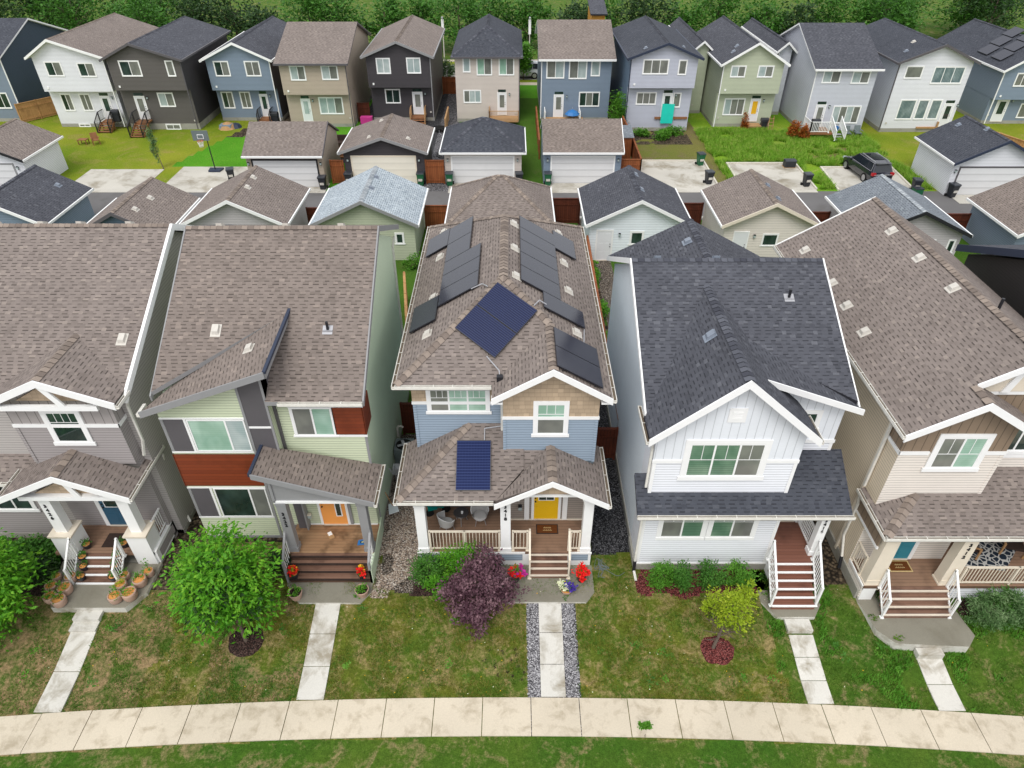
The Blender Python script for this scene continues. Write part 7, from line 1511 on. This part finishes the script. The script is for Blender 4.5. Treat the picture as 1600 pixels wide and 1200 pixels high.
for _ in range(420):
    x = R_.uniform(-16, 16); y = R_.uniform(11.3, 15.2)
    if not blk(x, y) or ns(x, y, .8, 21) < -.05: continue
    z = gz(x, y) + .06; q = R_.uniform(.008, .016); m.poly([(x - q, y - q, z), (x + q, y - q, z), (x + q, y + q, z), (x - q, y + q, z)], R_.choice(['fl_yel', 'fl_white', 'lf_yellow']))
for _ in range(150):
    x = R_.uniform(-17, 17); y = R_.uniform(11.3, 15.5)
    if blk(x, y) and ns(x, y, .7, 31) > .0: leaves(m, (x, y, gz(x, y) + .02), (R_.uniform(.08, .22), R_.uniform(.08, .2), .04), 40, .07, R_.choice(['lf_lime', 'lf_grass', 'lf_mid']), _, 8, 0., asp=.6)
o = m.build('dandelions_and_clover', recalc=False); o['kind'] = 'stuff'; o['label'] = 'dandelion heads and clover clumps dotted over the front lawns'; o['category'] = 'weeds'
leaf_tuft = plant('grass_tuft', 'bright weed tuft growing at the near edge of the pavement', 'plant', (4.05, 9.95, -.6), (4.05, 10.0, -.52), (.2, .08, .07), 300, .09, 'lf_lime', 99, 12, .01, hollow=0.)
m = MB()
for x, y in ((-.3, 12.4), (-.05, 12.1), (.15, 12.3), (.2, 11.9), (-.55, 11.9), (-.9, 12.1), (-.15, 11.7), (.35, 11.7), (.0, 11.55), (-.45, 11.6), (.1, 12.5), (.3, 11.45), (-.75, 12.45)):
    leaves(m, (x, y, gz(x, y) + .03), (.05, .06, .025), 26, .04, 'mulch_dark', int(x * 100 + y * 10), 6, .0)
o = m.build('soil_crumbs', recalc=False); o['kind'] = 'stuff'; o['label'] = 'dark clods of soil scattered on the lawn left of the centre path'; o['category'] = 'soil'

# =================================================================== camera, light, world
cam = bpy.data.cameras.new('camera'); cam.lens = 36 * 1067 / 1600; cam.sensor_width = 36; cam.clip_end = 2000; cam.clip_start = .1
co = bpy.data.objects.new('camera', cam); COL.objects.link(co); co.location = (0, 0, 20.6); co.rotation_euler = (rad(52.5), 0, 0); sc.camera = co
w = bpy.data.worlds.new('World'); sc.world = w; w.use_nodes = True; nt = w.node_tree; nt.nodes.clear()
sky = nt.nodes.new('ShaderNodeTexSky'); sky.sky_type = 'NISHITA'; sky.sun_disc = False; sky.sun_elevation = rad(58); sky.sun_rotation = rad(200); sky.dust_density = 4.; sky.air_density = 1.2
hs = nt.nodes.new('ShaderNodeHueSaturation'); hs.inputs['Saturation'].default_value = .3; hs.inputs['Value'].default_value = 1.16
bg = nt.nodes.new('ShaderNodeBackground'); bg.inputs[1].default_value = .15; ou = nt.nodes.new('ShaderNodeOutputWorld')
nt.links.new(sky.outputs[0], hs.inputs['Color']); mx = nt.nodes.new('ShaderNodeMix'); mx.data_type = 'RGBA'; mx.inputs[0].default_value = .65; mx.inputs[7].default_value = (8.6, 8.8, 9.1, 1)  # flat cloud layer over the clear sky
nt.links.new(hs.outputs[0], mx.inputs[6]); nt.links.new(mx.outputs[2], bg.inputs[0]); nt.links.new(bg.outputs[0], ou.inputs[0])
sl = bpy.data.lights.new('sun', 'SUN'); sl.energy = 1.5; sl.angle = rad(25); sl.color = (1, .97, .93); so = bpy.data.objects.new('sun', sl); COL.objects.link(so)
so.rotation_euler = (rad(32), 0, rad(-20))
sc.view_settings.view_transform = 'Standard'; sc.view_settings.look = 'None'; sc.view_settings.exposure = 0.; sc.view_settings.gamma = 1.
